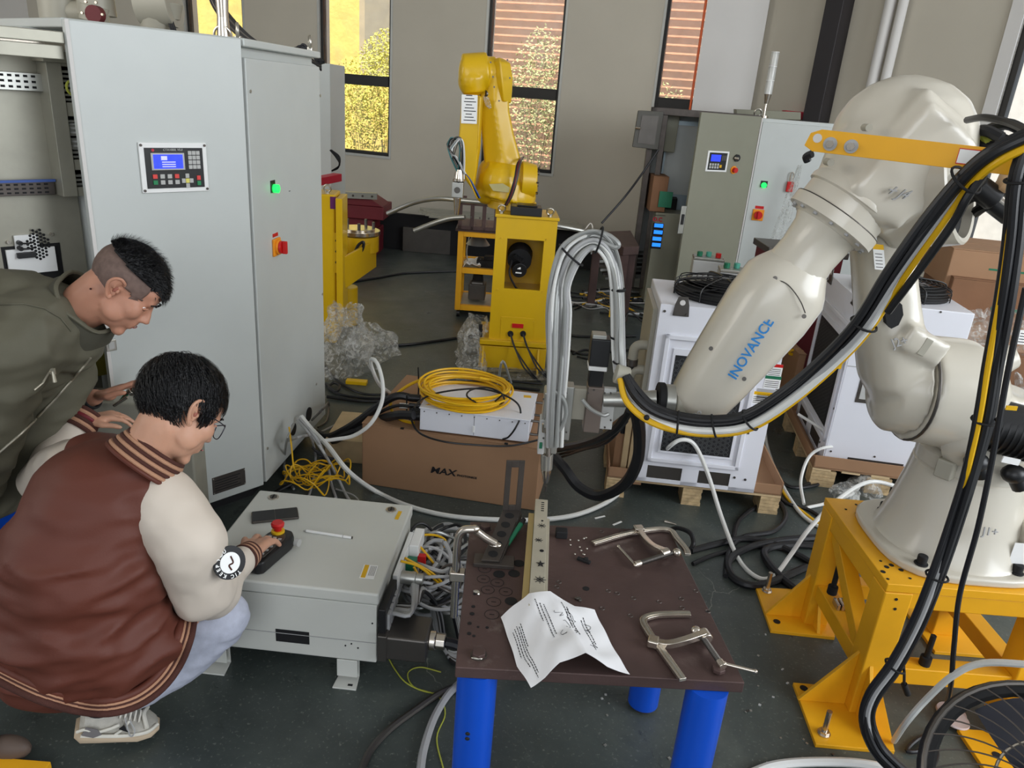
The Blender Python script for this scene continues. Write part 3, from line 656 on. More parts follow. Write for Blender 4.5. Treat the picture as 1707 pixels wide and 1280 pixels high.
for x in (800, 905):
    for k in range(3): q = pa(x + 3, 572 - 9 * k); M().cyl(PF.at(q[0] + (-.01 if x < 850 else .02), zf + .05 + k * .03, -.03), PF.at(q[0] + (-.01 if x < 850 else .02), zf + .075 + k * .03, -.03), .013, n=8).build('anchor_bolt', m_blkm, r)
for x in (0.02, wB - .06): M().prism([PF.at(x, 0, .0), PF.at(x, zf, .0), PF.at(x, 0, .09)], PF.u * .012).build('gusset', m_yel, r)
for sx in (836, 918): eyebolt(M(), PF.at(pa(sx, 360)[0], zt + .02, -.06), .022, (0, 1, .3)).build('eyebolt', m_stl, r)
q = pa(880, 355); M().fbox(PF, q[0] - .11, zt + .02, q[0] + .09, zt + .075, -.0, -.16).fbox(PF, q[0] - .07, zt + .075, q[0] + .06, zt + .085, -.02, -.14).build('black_adapter', m_blk, r, bevel=.008, label='black plastic box on the pedestal top')

# the robot itself
r = thing('yellow_robot_arm', 'yellow six axis robot arm bent over pedestal before the middle window', 'robot', PF.at(.2, zt + .02, -.25))
yr = 5.15
def y_(x, y, d=0): return Y(x, y, yr + d)
m = M(); b = y_(855, 330, .02); b.z = zt + .02
m.cyl((b.x, b.y, zt + .02), (b.x, b.y, zt + .07), .17, .16, 24); m.lathe((b.x - .01, b.y, zt + .07), (0, 0, 1), [(.16, 0), (.165, .03), (.15, .10), (.12, .13)], 24)
m.build('base', m_yel, r, bevel=.004)
# turret: broad casting with shoulder housings
sc_ = y_(846, 296)
m = M()
m.ball(y_(835, 300), (.16, .17, .14)); m.cyl(y_(812, 296, -.02), y_(880, 300, .02), .12, .12, 24); m.cyl(y_(840, 330), y_(846, 300), .17, .15, 22)
m.capsule(y_(818, 285), y_(812, 318), .085, .09)
o = remesh(m, 'turret', m_yel, r, .011, 3)
M().cyl(y_(868, 300, -.02), y_(893, 302, -.01), .125, .105, 26).cyl(y_(890, 302, -.01), y_(896, 302, -.01), .09, .08, 26).build('shoulder_cover', m_yel, r, bevel=.008)
for k in range(7):
    a = k / 7 * 6.28; c = y_(894, 302, -.03) + V((.004, -math.cos(a) * .085, math.sin(a) * .085)); M().cyl(c, c + V((.012, -.004, 0)), .006, n=6).build('bolt', m_gun, r)
# lower arm, leaning back to the elbow
m = M(); m.loft([[y_(x0, yy, d) for (x0, yy, d) in ((xc - wd_, yc, -.05), (xc, yc - 2, -.085), (xc + wd_, yc, -.05), (xc + wd_, yc, .05), (xc, yc + 2, .085), (xc - wd_, yc, .05))] for xc, yc, wd_ in ((842, 312, 38), (838, 270, 31), (830, 225, 27), (824, 185, 25), (824, 150, 24))])
m.capsule(y_(845, 295), y_(838, 270), .10, .09); m.capsule(y_(822, 182), y_(826, 130), .075, .085)
remesh(m, 'lower_arm', m_yel, r, .010, 6)
# elbow housing (horizontal drum) and side cover
m = M(); m.cyl(y_(772, 122, -.03), y_(812, 120, 0), .115, .118, 28); m.ball(y_(775, 122, -.03), (.04, .112, .112)); m.cyl(y_(806, 121), y_(824, 122, .02), .095, .10, 26)
m.ball(y_(787, 135, -.04), (.09, .11, .10)); m.cyl(y_(790, 155, -.06), y_(788, 130, -.06), .07, .09, 20)
remesh(m, 'elbow_housing', m_yel, r, .009, 3)
m = M(); m.loft([[y_(xc - wd_, yc, -.02 - d), y_(xc, yc - 3, -.08 - d), y_(xc + wd_, yc, -.02 - d), y_(xc + wd_ * .8, yc, .09), y_(xc - wd_ * .8, yc, .09)] for xc, yc, wd_, d in ((832, 98, 8, 0), (834, 106, 17, .02), (836, 130, 19, .03), (838, 152, 16, .02), (840, 172, 12, 0))])
m.build('elbow_cover', m_yel, r, bevel=.008)
for (x, y) in ((818, 104), (822, 128), (824, 145), (832, 168), (846, 100), (850, 130)): c = y_(x, y, -.11); M().cyl(c, c + V((0, -.012, 0)), .006, n=6).build('bolt', m_gun, r)
M().cyl(y_(808, 156, -.06), y_(822, 158, -.02), .022, .03, 12).build('connector', m_gun, r)
m = M(); m.loft([[y_(805, 160, -.09), y_(822, 163, -.06), y_(820, 166, -.05), y_(806, 164, -.08)], [y_(808, 172, -.1), y_(822, 176, -.07), y_(820, 179, -.06), y_(809, 176, -.08)], [y_(814, 178, -.09), y_(819, 180, -.08), y_(818, 182, -.07), y_(815, 181, -.08)]]); m.build('plastic_wrap', m_film, r)
# forearm hanging down in front
fx = [((770, 158), (803, 160), .05), ((767, 200), (801, 200), .05), ((764, 240), (798, 245), .045), ((768, 275), (795, 280), .04), ((776, 300), (789, 318), .03)]
m = M(); m.loft([[y_(*l, -.16 - d), y_(*q, -.14 - d), y_(*q, -.04), y_(*l, -.06)] for l, q, d in fx]); fa = m.build('forearm', m_yel, r, bevel=.012, seg=3)
m = M(); m.loft([[y_(799, 160, -.20), y_(805, 162, -.14), y_(805, 162, -.08), y_(799, 160, -.08)], [y_(796, 245, -.19), y_(801, 247, -.13), y_(801, 247, -.08), y_(796, 245, -.08)], [y_(786, 312, -.17), y_(791, 316, -.12), y_(791, 316, -.08), y_(786, 312, -.08)]]); m.build('forearm_rib', m_yel, fa, bevel=.003)
lf = Face(y_(770, 204, -.212), y_(793, 205, -.212) - y_(770, 204, -.212), y_(771, 160, -.212) - y_(770, 204, -.212))
q0 = lf.px(766, 203); q1 = lf.px(796, 160)
lb = M().fbox(lf, -.005, -.005, lf.px(795, 200)[0], lf.px(780, 158)[1], 0, .003).build('label_sheet', m_fr, fa)
for j in range(9): M().fbox(lf, .01 + (j % 3) * .006, .012 + j * .018, .085 - (j * 7 % 3) * .012, .017 + j * .018, .003, .0035).build('printed_line', m_ink, fa)
# wrist with bare wires and clear gripper head
for k in range(16):
    j = random.uniform(-7, 7); e = random.uniform(-.02, .02)
    mm_ = (m_gun, m_gry, mat('teal wire', srgb(60, 110, 110), .4), m_fr, m_rub)[k % 5]
    M().tube([y_(770 + j, 290, -.2 + e), y_(756 + j * .8, 262, -.22 + e), y_(745 + k * .6, 240 + 2 * k, -.22), y_(758 + j, 228 + k * .7, -.22 + e), y_(768 + j * .6, 236, -.21), y_(770 + j * .7, 262, -.21 + e), y_(767 + j, 300, -.2)], .0042, 5).build('wire', mm_, r)
for k in range(3): M().tube([y_(772, 286, -.2), y_(782 + k, 300, -.2), y_(790 + k * 2, 318, -.2), y_(796 + k * 2, 330, -.18)], .005, 5).build('wire', (m_ycab, m_rub, mat('blue wire', srgb(60, 90, 160), .4))[k], r)
M().cyl(y_(766, 282, -.2), y_(765, 298, -.2), .026, .034, 18).cyl(y_(765, 298, -.2), y_(765, 302, -.2), .04, .04, 18).build('wrist_flange', m_nick, r, bevel=.002)
M().cyl(y_(765, 302, -.2), y_(765, 304, -.2), .03, .03).build('wrist_ring', m_blkm, r)
c = y_(763, 316, -.2); M().box((c.x, c.y, c.z), (.075, .06, .10)).build('tool_head', m_alu, r, bevel=.006)
M().cyl(c + V((0, -.031, 0)), c + V((0, -.036, 0)), .02, n=16).build('tool_badge', m_gun, r)
M().cyl(c + V((.0, 0, -.05)), c + V((.0, 0, -.16)), .026, .014, 14).build('nozzle', m_nick, r, bevel=.002)
# cables of the turret
for k in range(3): M().tube([y_(872, 262, -.02), y_(863 + 2 * k, 272, -.15), y_(858 + 2 * k, 298, -.2), y_(850 + 2 * k, 325, -.2), y_(842 + k, 342, -.18)], .007, 6).build('cable', (m_rub, m_maroon, m_gun)[k], r)
M().prism([y_(815, 307, -.17), y_(838, 306, -.2), y_(850, 313, -.2), y_(848, 321, -.19), y_(822, 318, -.17)], (0, .02, 0)).build('pale_bracket', mat('cream painted bracket', srgb(205, 195, 140), .5), r)

# ---------------------------------------------------------------- cart of welding samples beside the pedestal
cl = G(757, 528); CF = Face(cl, (1, .03, 0)); cw = CF.px(815, 530)[0] + .06; ch = CF.px(760, 384)[1]
r = thing('shelf_cart', 'orange yellow steel shelf cart on castors, left of the yellow pedestal', 'cart', CF.at(cw / 2, 0, -.25))
m = M(); t = .045
for a in (0, cw - t):
    for d in (0, -.45): m.fbox(CF, a, .06, a + t, ch, d, d - t)
for z in (.06, ch * .52, ch - t):
    for d in (0, -.45): m.fbox(CF, t, z, cw - t, z + t, d, d - t)
    for a in (0, cw - t): m.fbox(CF, a, z, a + t, z + t, -t, -.45)
m.build('cart_frame', m_ora, r, bevel=.004)
for z in (.09, ch * .52 + .02): M().fbox(CF, .01, z, cw - .01, z + .01, -.01, -.48).build('shelf', m_gal, r)
M().fbox(CF, -.02, ch, cw + .02, ch + .02, .02, -.52).build('top_sheet', m_rust, r, bevel=.002)
for a in (.03, cw - .03):
    for d in (-.03, -.45): M().cyl(CF.at(a - .012, .03, d), CF.at(a + .012, .03, d), .03, n=14).build('castor', m_blk, r)
def crumple(name, F, a0, b0, a1, b1, d, label, m_, cat='paper', seed=1, amp=.03, group=None):
    random.seed(seed); n = 6
    g = [[F.at(a0 + (a1 - a0) * i / n + random.uniform(-.01, .01), b0, -d * j / n) + V((0, 0, random.uniform(0, amp) + b1 * math.sin(3 * i / n + j))) for j in range(n + 1)] for i in range(n + 1)]
    return M().sheet(g, .002).build(name, m_, label=label, cat=cat, group=group)
crumple('crumpled_paper', CF, .06, ch * .52 + .05, cw * .55, .02, .25, 'crumpled white paper on the middle shelf of the yellow cart', m_fr, seed=4)
q = CF.at(cw * .68, ch * .52 + .031, -.2); M().box((q.x, q.y, q.z + .03), (.16, .14, .06)).box((q.x + .02, q.y - .02, q.z + .075), (.08, .1, .03)).build('black_charger', m_blkm, bevel=.008, label='black power unit on the middle shelf of the yellow cart', cat='electronics')
q = CF.at(cw * .5, .11, -.2)
r2 = thing('welding_tractor', 'dark machine part stored on the bottom shelf of the cart', 'machine', q); M().box(q + V((0, 0, .08)), (.14, .16, .13)).cyl(q + V((-.05, -.05, .15)), q + V((.05, -.05, .15)), .03).build('body', m_gun, r2, bevel=.006); M().cyl(q + V((0, 0, .15)), q + V((0, 0, .22)), .05, .04).build('drum', m_blkm, r2)
q = CF.at(cw * .45, ch - .09, -.22)
r2 = thing('desk_lamp', 'grey lamp head hanging inside the cart below its top', 'lamp', q); M().cyl(q + V((0, 0, -.05)), q + V((0, 0, .04)), .10, .03, 18).build('lamp_shade', m_alu, r2); M().tube([q + V((0, 0, .04)), q + V((-.06, 0, .05)), q + V((-.09, 0, -.1)), q + V((-.08, 0, -.2))], .006, 6).build('arm', m_alu, r2)
# fixture on the cart: brown welded bracket and two long grey bent tubes
f0 = CF.px(768, 375)
r = thing('welded_bracket', 'dark steel bracket with square windows standing on the cart top', 'bracket', CF.at(.15, ch + .02, -.1))
m = M(); z0, z1 = ch + .02, CF.px(790, 335)[1]; x0 = CF.px(765, 350)[0]; x1 = CF.px(830, 350)[0]
m.fbox(CF, x0, z0, x1, z0 + .03, .05, .02); m.fbox(CF, x0, z1 - .03, x1 + .12, z1, .05, .02)
for k in range(4): a = x0 + (x1 - x0 - .025) * k / 3; m.fbox(CF, a, z0, a + .03, z1, .05, .02)
m.fbox(CF, x0 + .02, z1, x0 + .06, z1 + .04, .05, .02); m.fbox(CF, x0, z0, x1, z0 + .02, .02, -.12)
m.build('bracket', m_rust, r, bevel=.003)
for k in range(5): q = CF.at(x0 + .03 + k * .07, z0 + .1, .05); M().cyl(q, q + CF.n * .01, .008, n=8).build('bolt', m_gun, r)
yb2 = 5.55
M().tube([Y(646, 356, yb2 + .3), Y(690, 338, yb2 + .2), Y(730, 331, yb2), Y(770, 334, yb2 - .1), Y(835, 340, yb2 - .2)], .018, 10).build('bent_tube', m_alu, label='long grey tube bending over the cart, upper one pointing left', cat='tube')
M().tube([Y(690, 385, yb2 - .1), Y(720, 373, yb2 - .1), Y(750, 364, yb2 - .12), Y(775, 362, yb2 - .15)], .018, 10).build('bent_tube', m_alu, label='shorter grey tube poking left from the cart, lower one', cat='tube')
M().tube([Y(905, 375, 5.6), Y(935, 378, 5.6), Y(1010, 393, 5.7)], .014, 8).build('steel_bar', m_alu, label='thin grey bar lying right of the yellow pedestal top', cat='bar')

# ---------------------------------------------------------------- yellow column behind the left cabinet with its side arm
yc_ = 5.05
q0, q1 = G(541, 572), G(566, 562)
YF = Face(q0, V((1, .1, 0)))
def yp(x, y): return YF.px(x, y)
zc = yp(560, 325)[1]
r = thing('yellow_column', 'yellow steel column beside the pale cabinet, its foot wrapped in film', 'column', YF.at(.05, 0, -.1))
wc = yp(572, 430)[0]
M().fbox(YF, -.13, 0, wc - .05, zc, 0, -.26).build('column', m_yel, r, bevel=.012)
M().fbox(YF, wc - .045, .18, wc, zc - .02, .02, -.24).build('side_plate', m_yel, r, bevel=.004)
q = yp(555, 338); M().fbox(YF, q[0] - .018, q[1] - .04, q[0] + .02, q[1] + .04, .0, .003).build('purple_label', mat('purple label', srgb(95, 30, 90), .5), r)
z0, z1 = yp(560, 455)[1], yp(560, 388)[1]; M().fbox(YF, yp(556, 420)[0], z0, yp(568, 420)[0], z1, 0, .004).build('slot_plate', m_yel, r, bevel=.001)
for y in (401, 419, 437): q = yp(561, y); M().cyl(YF.at(*q, .004), YF.at(*q, .006), .009, n=10).build('slot', m_blkm, r)
eyebolt(M(), YF.at(yp(541, 320)[0] + .01, zc, -.05), .024, (0, 1, .2)).build('eyebolt', m_stl, r)
# arm box to the right
b0 = [Y(572, 430, 5.15), Y(572, 484, 5.15), Y(626, 446, 5.75), Y(626, 400, 5.75)]
AF = Face(b0[1], b0[2] - b0[1]); LA = (V((b0[2].x, b0[2].y, 0)) - V((b0[1].x, b0[1].y, 0))).length
u_ = V((b0[2].x - b0[1].x, b0[2].y - b0[1].y, 0)); AF = Face(b0[1], u_)
m = M(); m.prism([b0[1], b0[2] * 1, b0[3], b0[0]], AF.n * -.02); m.prism([b0[1] - AF.n * .3, b0[2] - AF.n * .3, b0[3] - AF.n * .3, b0[0] - AF.n * .3], AF.n * -.02)
m.prism([b0[2], b0[3], b0[3] - AF.n * .3, b0[2] - AF.n * .3], AF.u * .02); m.prism([b0[1], b0[2], b0[2] - AF.n * .3, b0[1] - AF.n * .3], (0, 0, .02))
m.build('side_arm', m_yel, r, bevel=.004)
c = Y(603, 396, 5.75)
M().cyl(c + V((-.02, .0, -.10)), c + V((-.02, 0, .02)), .15, .15, 24).build('turntable', m_yel, r, bevel=.004)
M().cyl(c + V((-.03, 0, .03)), c + V((-.03, 0, .06)), .17, .17, 24).cyl(c + V((-.03, 0, .06)), c + V((-.03, 0, .075)), .13, .13, 24).build('disc', m_nick, r, bevel=.003)
for k in range(5): a = k * 1.25; q = c + V((-.03 + .12 * math.cos(a), .12 * math.sin(a), .075)); M().cyl(q, q + V((0, 0, .05)), .012, n=8).build('stud', m_gun, r)
M().tube([Y(592, 420, 5.5), Y(598, 408, 5.5), Y(606, 404, 5.5), Y(603, 418, 5.5), Y(590, 424, 5.45)], .012, 6).build('cable', m_rub, r)
M().cyl(G(578, 540), G(578, 540) + V((0, 0, .30)), .085, .085, 20).build('yellow_post', m_yel, label='short yellow post inside the plastic wrap, beside the yellow column', cat='post', bevel=.006)

# ---------------------------------------------------------------- stretch film heaps
def filmheap(name, label, base, h, rx, ry, seed, amp=.06):
    random.seed(seed); g = []
    off = V((seed * 3.1, 7.7, 1.3)); n, k = 44, 26
    for j in range(k + 1):
        t = j / k; row = []
        for i in range(n + 1):
            a = 2 * math.pi * (i % n) / n
            rr = 1 - .62 * t ** 1.3
            p = V((base.x + math.cos(a) * rx * rr, base.y + math.sin(a) * ry * rr, base.z + h * t + .004))
            q = noise.noise_vector(p * 7 + off) * amp * 1.3 + noise.noise_vector(p * 19 + off) * amp * .6
            if j == 0: q.z = 0
            p += q; p.z = max(p.z, .004); row.append(p)
        g.append(row)
    return M().sheet(g).build(name, m_film, label=label, cat='plastic wrap', smooth=22)
filmheap('plastic_wrap', 'clear stretch film bunched round the foot of the left yellow column', G(572, 612), .42, .20, .26, 3)
filmheap('plastic_wrap', 'low skirt of clear film spreading right of the left yellow column', G(615, 590), .20, .19, .2, 5)
filmheap('plastic_wrap', 'clear stretch film bunched left of the central yellow pedestal', G(790, 600), .28, .12, .24, 8)
g = [[G(760 + 160 * i / 30, 612 + 22 * j / 6, .012 + .06 * max(0, noise.noise(V((i * .5, j * .8, 3)))) + (.05 if j == 2 else 0)) for j in range(7)] for i in range(31)]
M().sheet(g).build('plastic_wrap', m_film, label='strip of clear film on the floor before the central yellow pedestal', cat='plastic wrap', smooth=20)
q = G(600, 640); M().box((q.x - .02, q.y, .012), (.13, .05, .024)).build('yellow_foot_plate', m_yel, label='yellow foot plate end under the film, left', cat='plate', bevel=.003)

# ================================================================ carton, laser source, coiled yellow fibre
kA, kB = G(603, 806), G(892, 852)
KF = Face(kA, kB - kA); KL = (kB - kA).length; KH = .31
r = thing('carton', 'long brown carton with dark printed brand name, carrying the white laser source', 'box', KF.at(KL / 2, 0, -.3))
kb_ = M().fbox(KF, 0, 0, KL, KH, 0, -.66); kb_.build('body', m_card, r, bevel=.006)
M().fbox(KF, 0, KH, KL, KH + .004, 0, -.326).fbox(KF, 0, KH, KL, KH + .004, -.334, -.66).build('flap', m_card, r)
for a in (KL * .23, KL * .81): M().fbox(KF, a - .008, KH - .0, a + .008, KH + .0045, 0.0005, -.012).build('staple_patch', m_blkm, r)
a, b = KF.px(738, 786); text('MAX', KF, a, b, .044, m_ink, r, d=.001, shear=.2, stretch=1.25, bold=.0010, rot=0)
a, b = KF.px(762, 792); text('PHOTONICS', KF, a, b, .0135, m_ink, r, d=.001, stretch=1.2, align='LEFT', bold=.0005)
# laser source
lz = KH + .014
lA, lB = G(699, 716, lz), G(880, 738, lz)
LF = Face(lA, lB - lA); LL = (lB - lA).length; LH = LF.px(702, 684)[1] - LF.px(699, 716)[1]
_, LHb = LF.px(881, 702); LHH = max(LH, LHb)
depth = (G(705, 640, lz + LHH) - G(700, 684, lz + LHH)).length
r = thing('laser_source', 'flat white laser source box with handles on the brown carton', 'electronics', LF.at(LL / 2, -.012, -depth / 2))
M().fbox(LF, 0, 0, LL, LHH, 0, -depth).build('housing', m_white, r, bevel=.004)
M().fbox(LF, -.004, LHH, LL + .004, LHH + .006, .004, -depth - .004).build('lid', m_white, r, bevel=.002)
M().fbox(LF, LL * .50, 0.005, LL * .503, LHH - .005, .0, .001).build('panel_joint', m_gun, r)
M().fbox(LF, LL * .49, .02, LL * .51, .05, .0, .005).build('latch', m_fr, r, bevel=.001)
for k in range(9): M().cyl(LF.at(.02 + k * (LL - .04) / 8, LHH - .012, 0), LF.at(.02 + k * (LL - .04) / 8, LHH - .012, .002), .003, n=8).build('screw', m_gun, r)
for d in (-.05, -depth + .05):
    M().tube([LF.at(LL, LHH * .2, d), LF.at(LL + .035, LHH * .2, d), LF.at(LL + .04, LHH * .3, d), LF.at(LL + .04, LHH * .75, d), LF.at(LL + .035, LHH * .82, d), LF.at(LL, LHH * .82, d)], .006, 8, 3).build('handle', m_gun, r)
M().fbox(LF, -.003, .01, .0, LHH - .01, -.02, -depth + .02).build('rear_panel', m_blk, r)
q = LF.at(LL - .04, LHH + .006, -depth + .05); M().box(q, (.035, .03, .001)).build('warning_sticker', m_ycab, r); q = LF.at(.03, LHH + .006, -.03); M().prism([q + V((-.012, 0, 0)), q + V((.018, .004, 0)), q + V((-.0, .016, 0))], (0, 0, .001)).build('warning_sticker', m_ycab, r)
for a in (.05, LL - .05):
    for d in (-.04, -depth + .04): M().cyl(LF.at(a, -.014, d), LF.at(a, 0, d), .014, n=12).build('foot', m_blk, r)
for k, (y, rr_) in enumerate(((664, .016), (684, .012), (693, .020), (676, .009))):
    q = Y(697, y, lA.y + .02 + .12 * (3 - k) / 3); M().cyl(q + V((0.01, 0, 0)), q + V((-.04, 0, 0)), rr_ * 1.15, n=12).build('connector', m_blk, r)
# coil
r = thing('fibre_coil', 'coil of yellow armoured fibre cable lying on the white laser source', 'cable', LF.at(LL * .45, LHH + .006, -depth * .5))
cc = (G(775, 655, lz + LHH + .03)); cc.z = lz + LHH
for k in range(11):
    rx = .185 + .014 * math.sin(k * 2.1) + .006 * (k % 4); ry = rx * .92; ph = k * .9; pts = []
    for i in range(25):
        a = 2 * math.pi * i / 24 + ph
        pts.append(cc + V((math.cos(a) * rx + .008 * math.sin(k), math.sin(a) * ry * .98 + .008 * math.cos(k * 2), .013 + .006 * k + .006 * math.sin(a * 2 + k))))
    M().tube(pts, .0052, 7, 3).build('turn', m_ycab, r)
M().tube([Y(764, 628, 3.45), Y(766, 618, 3.45), Y(775, 620, 3.42), Y(810, 625, 3.42), Y(838, 632, 3.38), Y(836, 636, 3.34), Y(800, 630, 3.32)], .007, 7).build('loose_turn', m_ycab, r)
cable('yellow_cable', [Y(735, 630, 3.4), Y(700, 634, 3.35), Y(672, 648, 3.3), Y(652, 668, 3.25), Y(655, 688, 3.2), Y(670, 700, 3.15), Y(690, 705, 3.12)], .0075, m_ycab, 'yellow cable arching from the coil down the left of the laser source')
cable('antenna_wire', [Y(697, 662, 3.35), Y(698, 640, 3.35), Y(697, 612, 3.35)], .0035, m_blk, 'upright thin black antenna behind the laser source, left')
cable('antenna_wire', [Y(678, 690, 3.15), Y(678, 672, 3.15), Y(678, 658, 3.15)], .0035, m_blk, 'short upright black wire at the left of the laser source')
LT = lz + LHH
cable('black_cable', [G(690, 680, LT + .02), G(700, 668, LT + .03), G(722, 657, LT + .06), G(760, 650, LT + .085), G(800, 648, LT + .085), G(835, 656, LT + .08), G(862, 672, LT + .05), G(868, 690, LT - .0) + V((0, -.01, 0)), G(860, 712, .42), G(848, 728, .36), G(838, 732, .34)], .0042, m_blk, 'thin black cable looping over the yellow coil and down the laser front')
cable('black_cable', [G(700, 672, LT + .01), G(688, 682, .42), G(686, 700, .36), G(700, 722, .33), G(740, 736, .325), G(800, 742, .325), G(850, 743, .33), G(890, 735, .34), G(905, 730, .36)], .0045, m_blk, 'thin black cable curving along the carton top before the laser source')
cable('black_cable', [G(838, 658, LT + .09), G(812, 676, LT + .02), G(780, 662, LT + .09), G(785, 650, LT + .09), G(812, 646, LT + .09), G(835, 655, LT + .085), G(840, 668, LT + .05), G(828, 676, LT + .02)], .004, m_blk, 'small black cable loop lying on the yellow coil')
for k in range(3):
    cable('black_hose', [Y(690, 664 + 14 * k, 3.2 - .08 * k), Y(662, 660 + 16 * k, 3.2 - .06 * k), Y(632, 676 + 12 * k, 3.2), Y(600, 700 + 8 * k, 3.2), Y(575, 716 + 4 * k, 3.25), Y(548, 728 + 4 * k, 3.35), Y(530, 722, 3.5)], (.019, .008, .021)[k], m_rub, ['thick black hose from the laser source to the cabinet, uppermost', 'thin black hose between the two thick laser hoses', 'thick black hose from the laser source to the cabinet, lowest'][k])
M().cyl(Y(666, 676, 3.15), Y(680, 677, 3.15), .013, n=12).build('cable_marker', m_fr, label='white marker sleeve on black laser hose', cat='sleeve')

# ---------------------------------------------------------------- cables pouring out of the cabinet side
cq = [(500, 694), (505, 700), (498, 705)]
cable('white_hose', [Y(502, 694, 3.2), Y(520, 716, 3.15), Y(548, 745, 3.0), Y(580, 785, 2.85), G(625, 818, .012), G(680, 843, .012), G(750, 860, .012), G(830, 866, .012), G(900, 866, .012), G(960, 858, .012), G(1010, 838, .012), G(1040, 815, .012), G(1060, 795, .03)], .011, m_wht, 'long white hose sweeping from cabinet across the floor to the chiller')
cable('white_hose', [Y(535, 735, 3.05), Y(560, 732, 3.05), Y(590, 726, 3.05), Y(618, 706, 3.05), Y(636, 672, 3.1), Y(638, 640, 3.15), Y(630, 608, 3.2), Y(620, 598, 3.25), Y(619, 610, 3.3), Y(632, 640, 3.4), Y(650, 655, 3.5), G(665, 668, .01)], .009, m_wht, 'white hose standing up in a loop between cabinet and carton')
cable('white_tube', [G(830, 641, .008), Y(838, 602, 4.3), G(852, 638, .008)], .008, m_wht, 'white tube bent to a peak behind the laser source')
gp = [m_gry, m_gry, m_slv, m_gry, m_gun]
for k, P in enumerate([
    [(495, 700), (516, 725), (526, 760), (522, 800), (515, 826)],
    [(500, 698), (530, 735), (545, 770), (552, 805), (560, 830)],
    [(490, 706), (478, 735), (474, 770), (476, 795), (490, 815)],
    [(505, 705), (540, 755), (565, 800), (580, 830), (600, 850)],
    [(520, 700), (540, 680), (548, 672), (545, 700), (530, 712)],
    [(478, 735), (500, 728), (530, 722), (560, 708)]]):
    n = len(P); pts = [Y(x, y, 3.05 - .1 * i) if i < 2 else G(x, y, max(.01, .25 - .1 * i)) for i, (x, y) in enumerate(P)]
    cable('grey_cable', pts, .0055 + .001 * (k % 2), gp[k % 5], ['grey cable dropping from cabinet port behind the yellow tangle', 'grey cable falling right of the yellow tangle', 'grey cable hanging left of the yellow tangle', 'grey cable running towards the carton corner', 'small grey loop sticking up beside the cabinet port', 'grey cable lying level below the cabinet port'][k], group=None)
for k in range(5):
    cable('black_cable', [Y(520 + 4 * k, 745 + 5 * k, 3.1), G(545 + 5 * k, 770, .10), G(520 - 8 * k, 790 + 4 * k, .03), G(470 - 5 * k, 812 + 4 * k, .015), G(420, 850, .01)], .006, m_rub, 'black cable in the dark heap under the cabinet corner', group='black cables under the cabinet corner')
cable('black_cable', [G(543, 610, .012), G(560, 632, .012), G(600, 655, .012), G(650, 657, .012), G(700, 650, .012), G(740, 640, .012), G(830, 634, .012), G(905, 640, .012)], .008, m_rub, 'black cable on the floor from cabinet, passing behind laser source')
cable('black_cable', [G(543, 640, .012), G(560, 652, .02), G(566, 643, .02), G(556, 638, .02), G(549, 648, .012), G(580, 660, .012), G(640, 664, .012), G(700, 655, .012), G(800, 642, .012), G(900, 650, .012)], .009, m_rub, 'black cable with a small curl beside the film foot')
cable('black_cable', [G(545, 661, .012), G(600, 668, .012), G(650, 668, .012), G(700, 664, .012)], .010, m_rub, 'black cable on the floor directly behind the carton')
cable('black_cable', [G(585, 470, .01), G(630, 463, .01), G(680, 455, .01), G(760, 452, .01)], .012, m_rub, 'dark cable crossing open floor between yellow column and cart')
r = thing('yellow_wire_tangle', 'tangle of thin yellow wire between cabinet and white controller', 'cable', G(520, 820))
random.seed(11)
c = G(520, 815, .04)
for k in range(9):
    pts = []; rx, ry = random.uniform(.07, .16), random.uniform(.05, .10); ox, oy = random.uniform(-.07, .07), random.uniform(-.05, .05); tl = random.uniform(-.5, .5)
    for i in range(15):
        a = 2 * math.pi * i / 11 + k; pts.append(c + V((ox + math.cos(a) * rx, oy + math.sin(a) * ry, .04 + tl * .1 * math.cos(a) + .06 * abs(math.sin(a * 1.5 + k)))))
    M().tube(pts, .0032, 6, 4).build('loop', m_ycab, r)
M().tube([Y(482, 712, 3.0), Y(486, 745, 2.9), Y(490, 780, 2.8), G(500, 800, .08)], .0035, 6).build('tail', m_ycab, r)
M().tube([G(560, 815, .02), G(590, 826, .02), G(605, 845, .02)], .0035, 6).build('tail', m_gry, r)
# plywood pallet corner in shadow behind the tangle
q = G(585, 760); M().box((q.x, q.y + .1, .06), (.22, .35, .12)).build('small_crate', m_wood, label='small pale crate in shadow between cabinet and carton', cat='crate', bevel=.003)

# ================================================================ white robot controller on the floor
ZC = .345
c1, c2, c3 = G(434, 816, ZC), G(690, 842, ZC), G(631, 991, ZC)
uy = (c3 - c2); ux = (c1 - c2)
CW = 0.56; c4 = c3 + (c1 - c2)
CFr = Face((c4.x, c4.y, 0), (c3 - c4)); CL = (c3 - c4).length; CD = (c2 - c3).length
CS = Face((c3.x, c3.y, 0), (c2 - c3))
zb = .085
r = thing('robot_controller', 'white robot controller cabinet lying flat on bracket feet beside crouching person', 'controller', (c1 + c2 + c3 + c4) / 4 - V((0, 0, ZC)))
def cp(a, d, z): return CFr.at(a, z, -d)
M().prism([cp(0.006, .006, zb), cp(CL - .006, .006, zb), cp(CL - .006, CD - .006, zb), cp(.006, CD - .006, zb)], (0, 0, ZC - zb - .045)).build('body', m_ctrl, r, bevel=.004)
M().prism([cp(0, 0, ZC - .042), cp(CL, 0, ZC - .042), cp(CL, CD, ZC - .042), cp(0, CD, ZC - .042)], (0, 0, .042)).build('lid', m_ctrl, r, bevel=.008, seg=3)
M().fbox(CFr, .004, zb + .075, CL - .004, zb + .077, -.0055, -.004).build('panel_joint', m_gry, r)
a, b = CFr.px(458, 1048); a2, b2 = CFr.px(515, 1078)
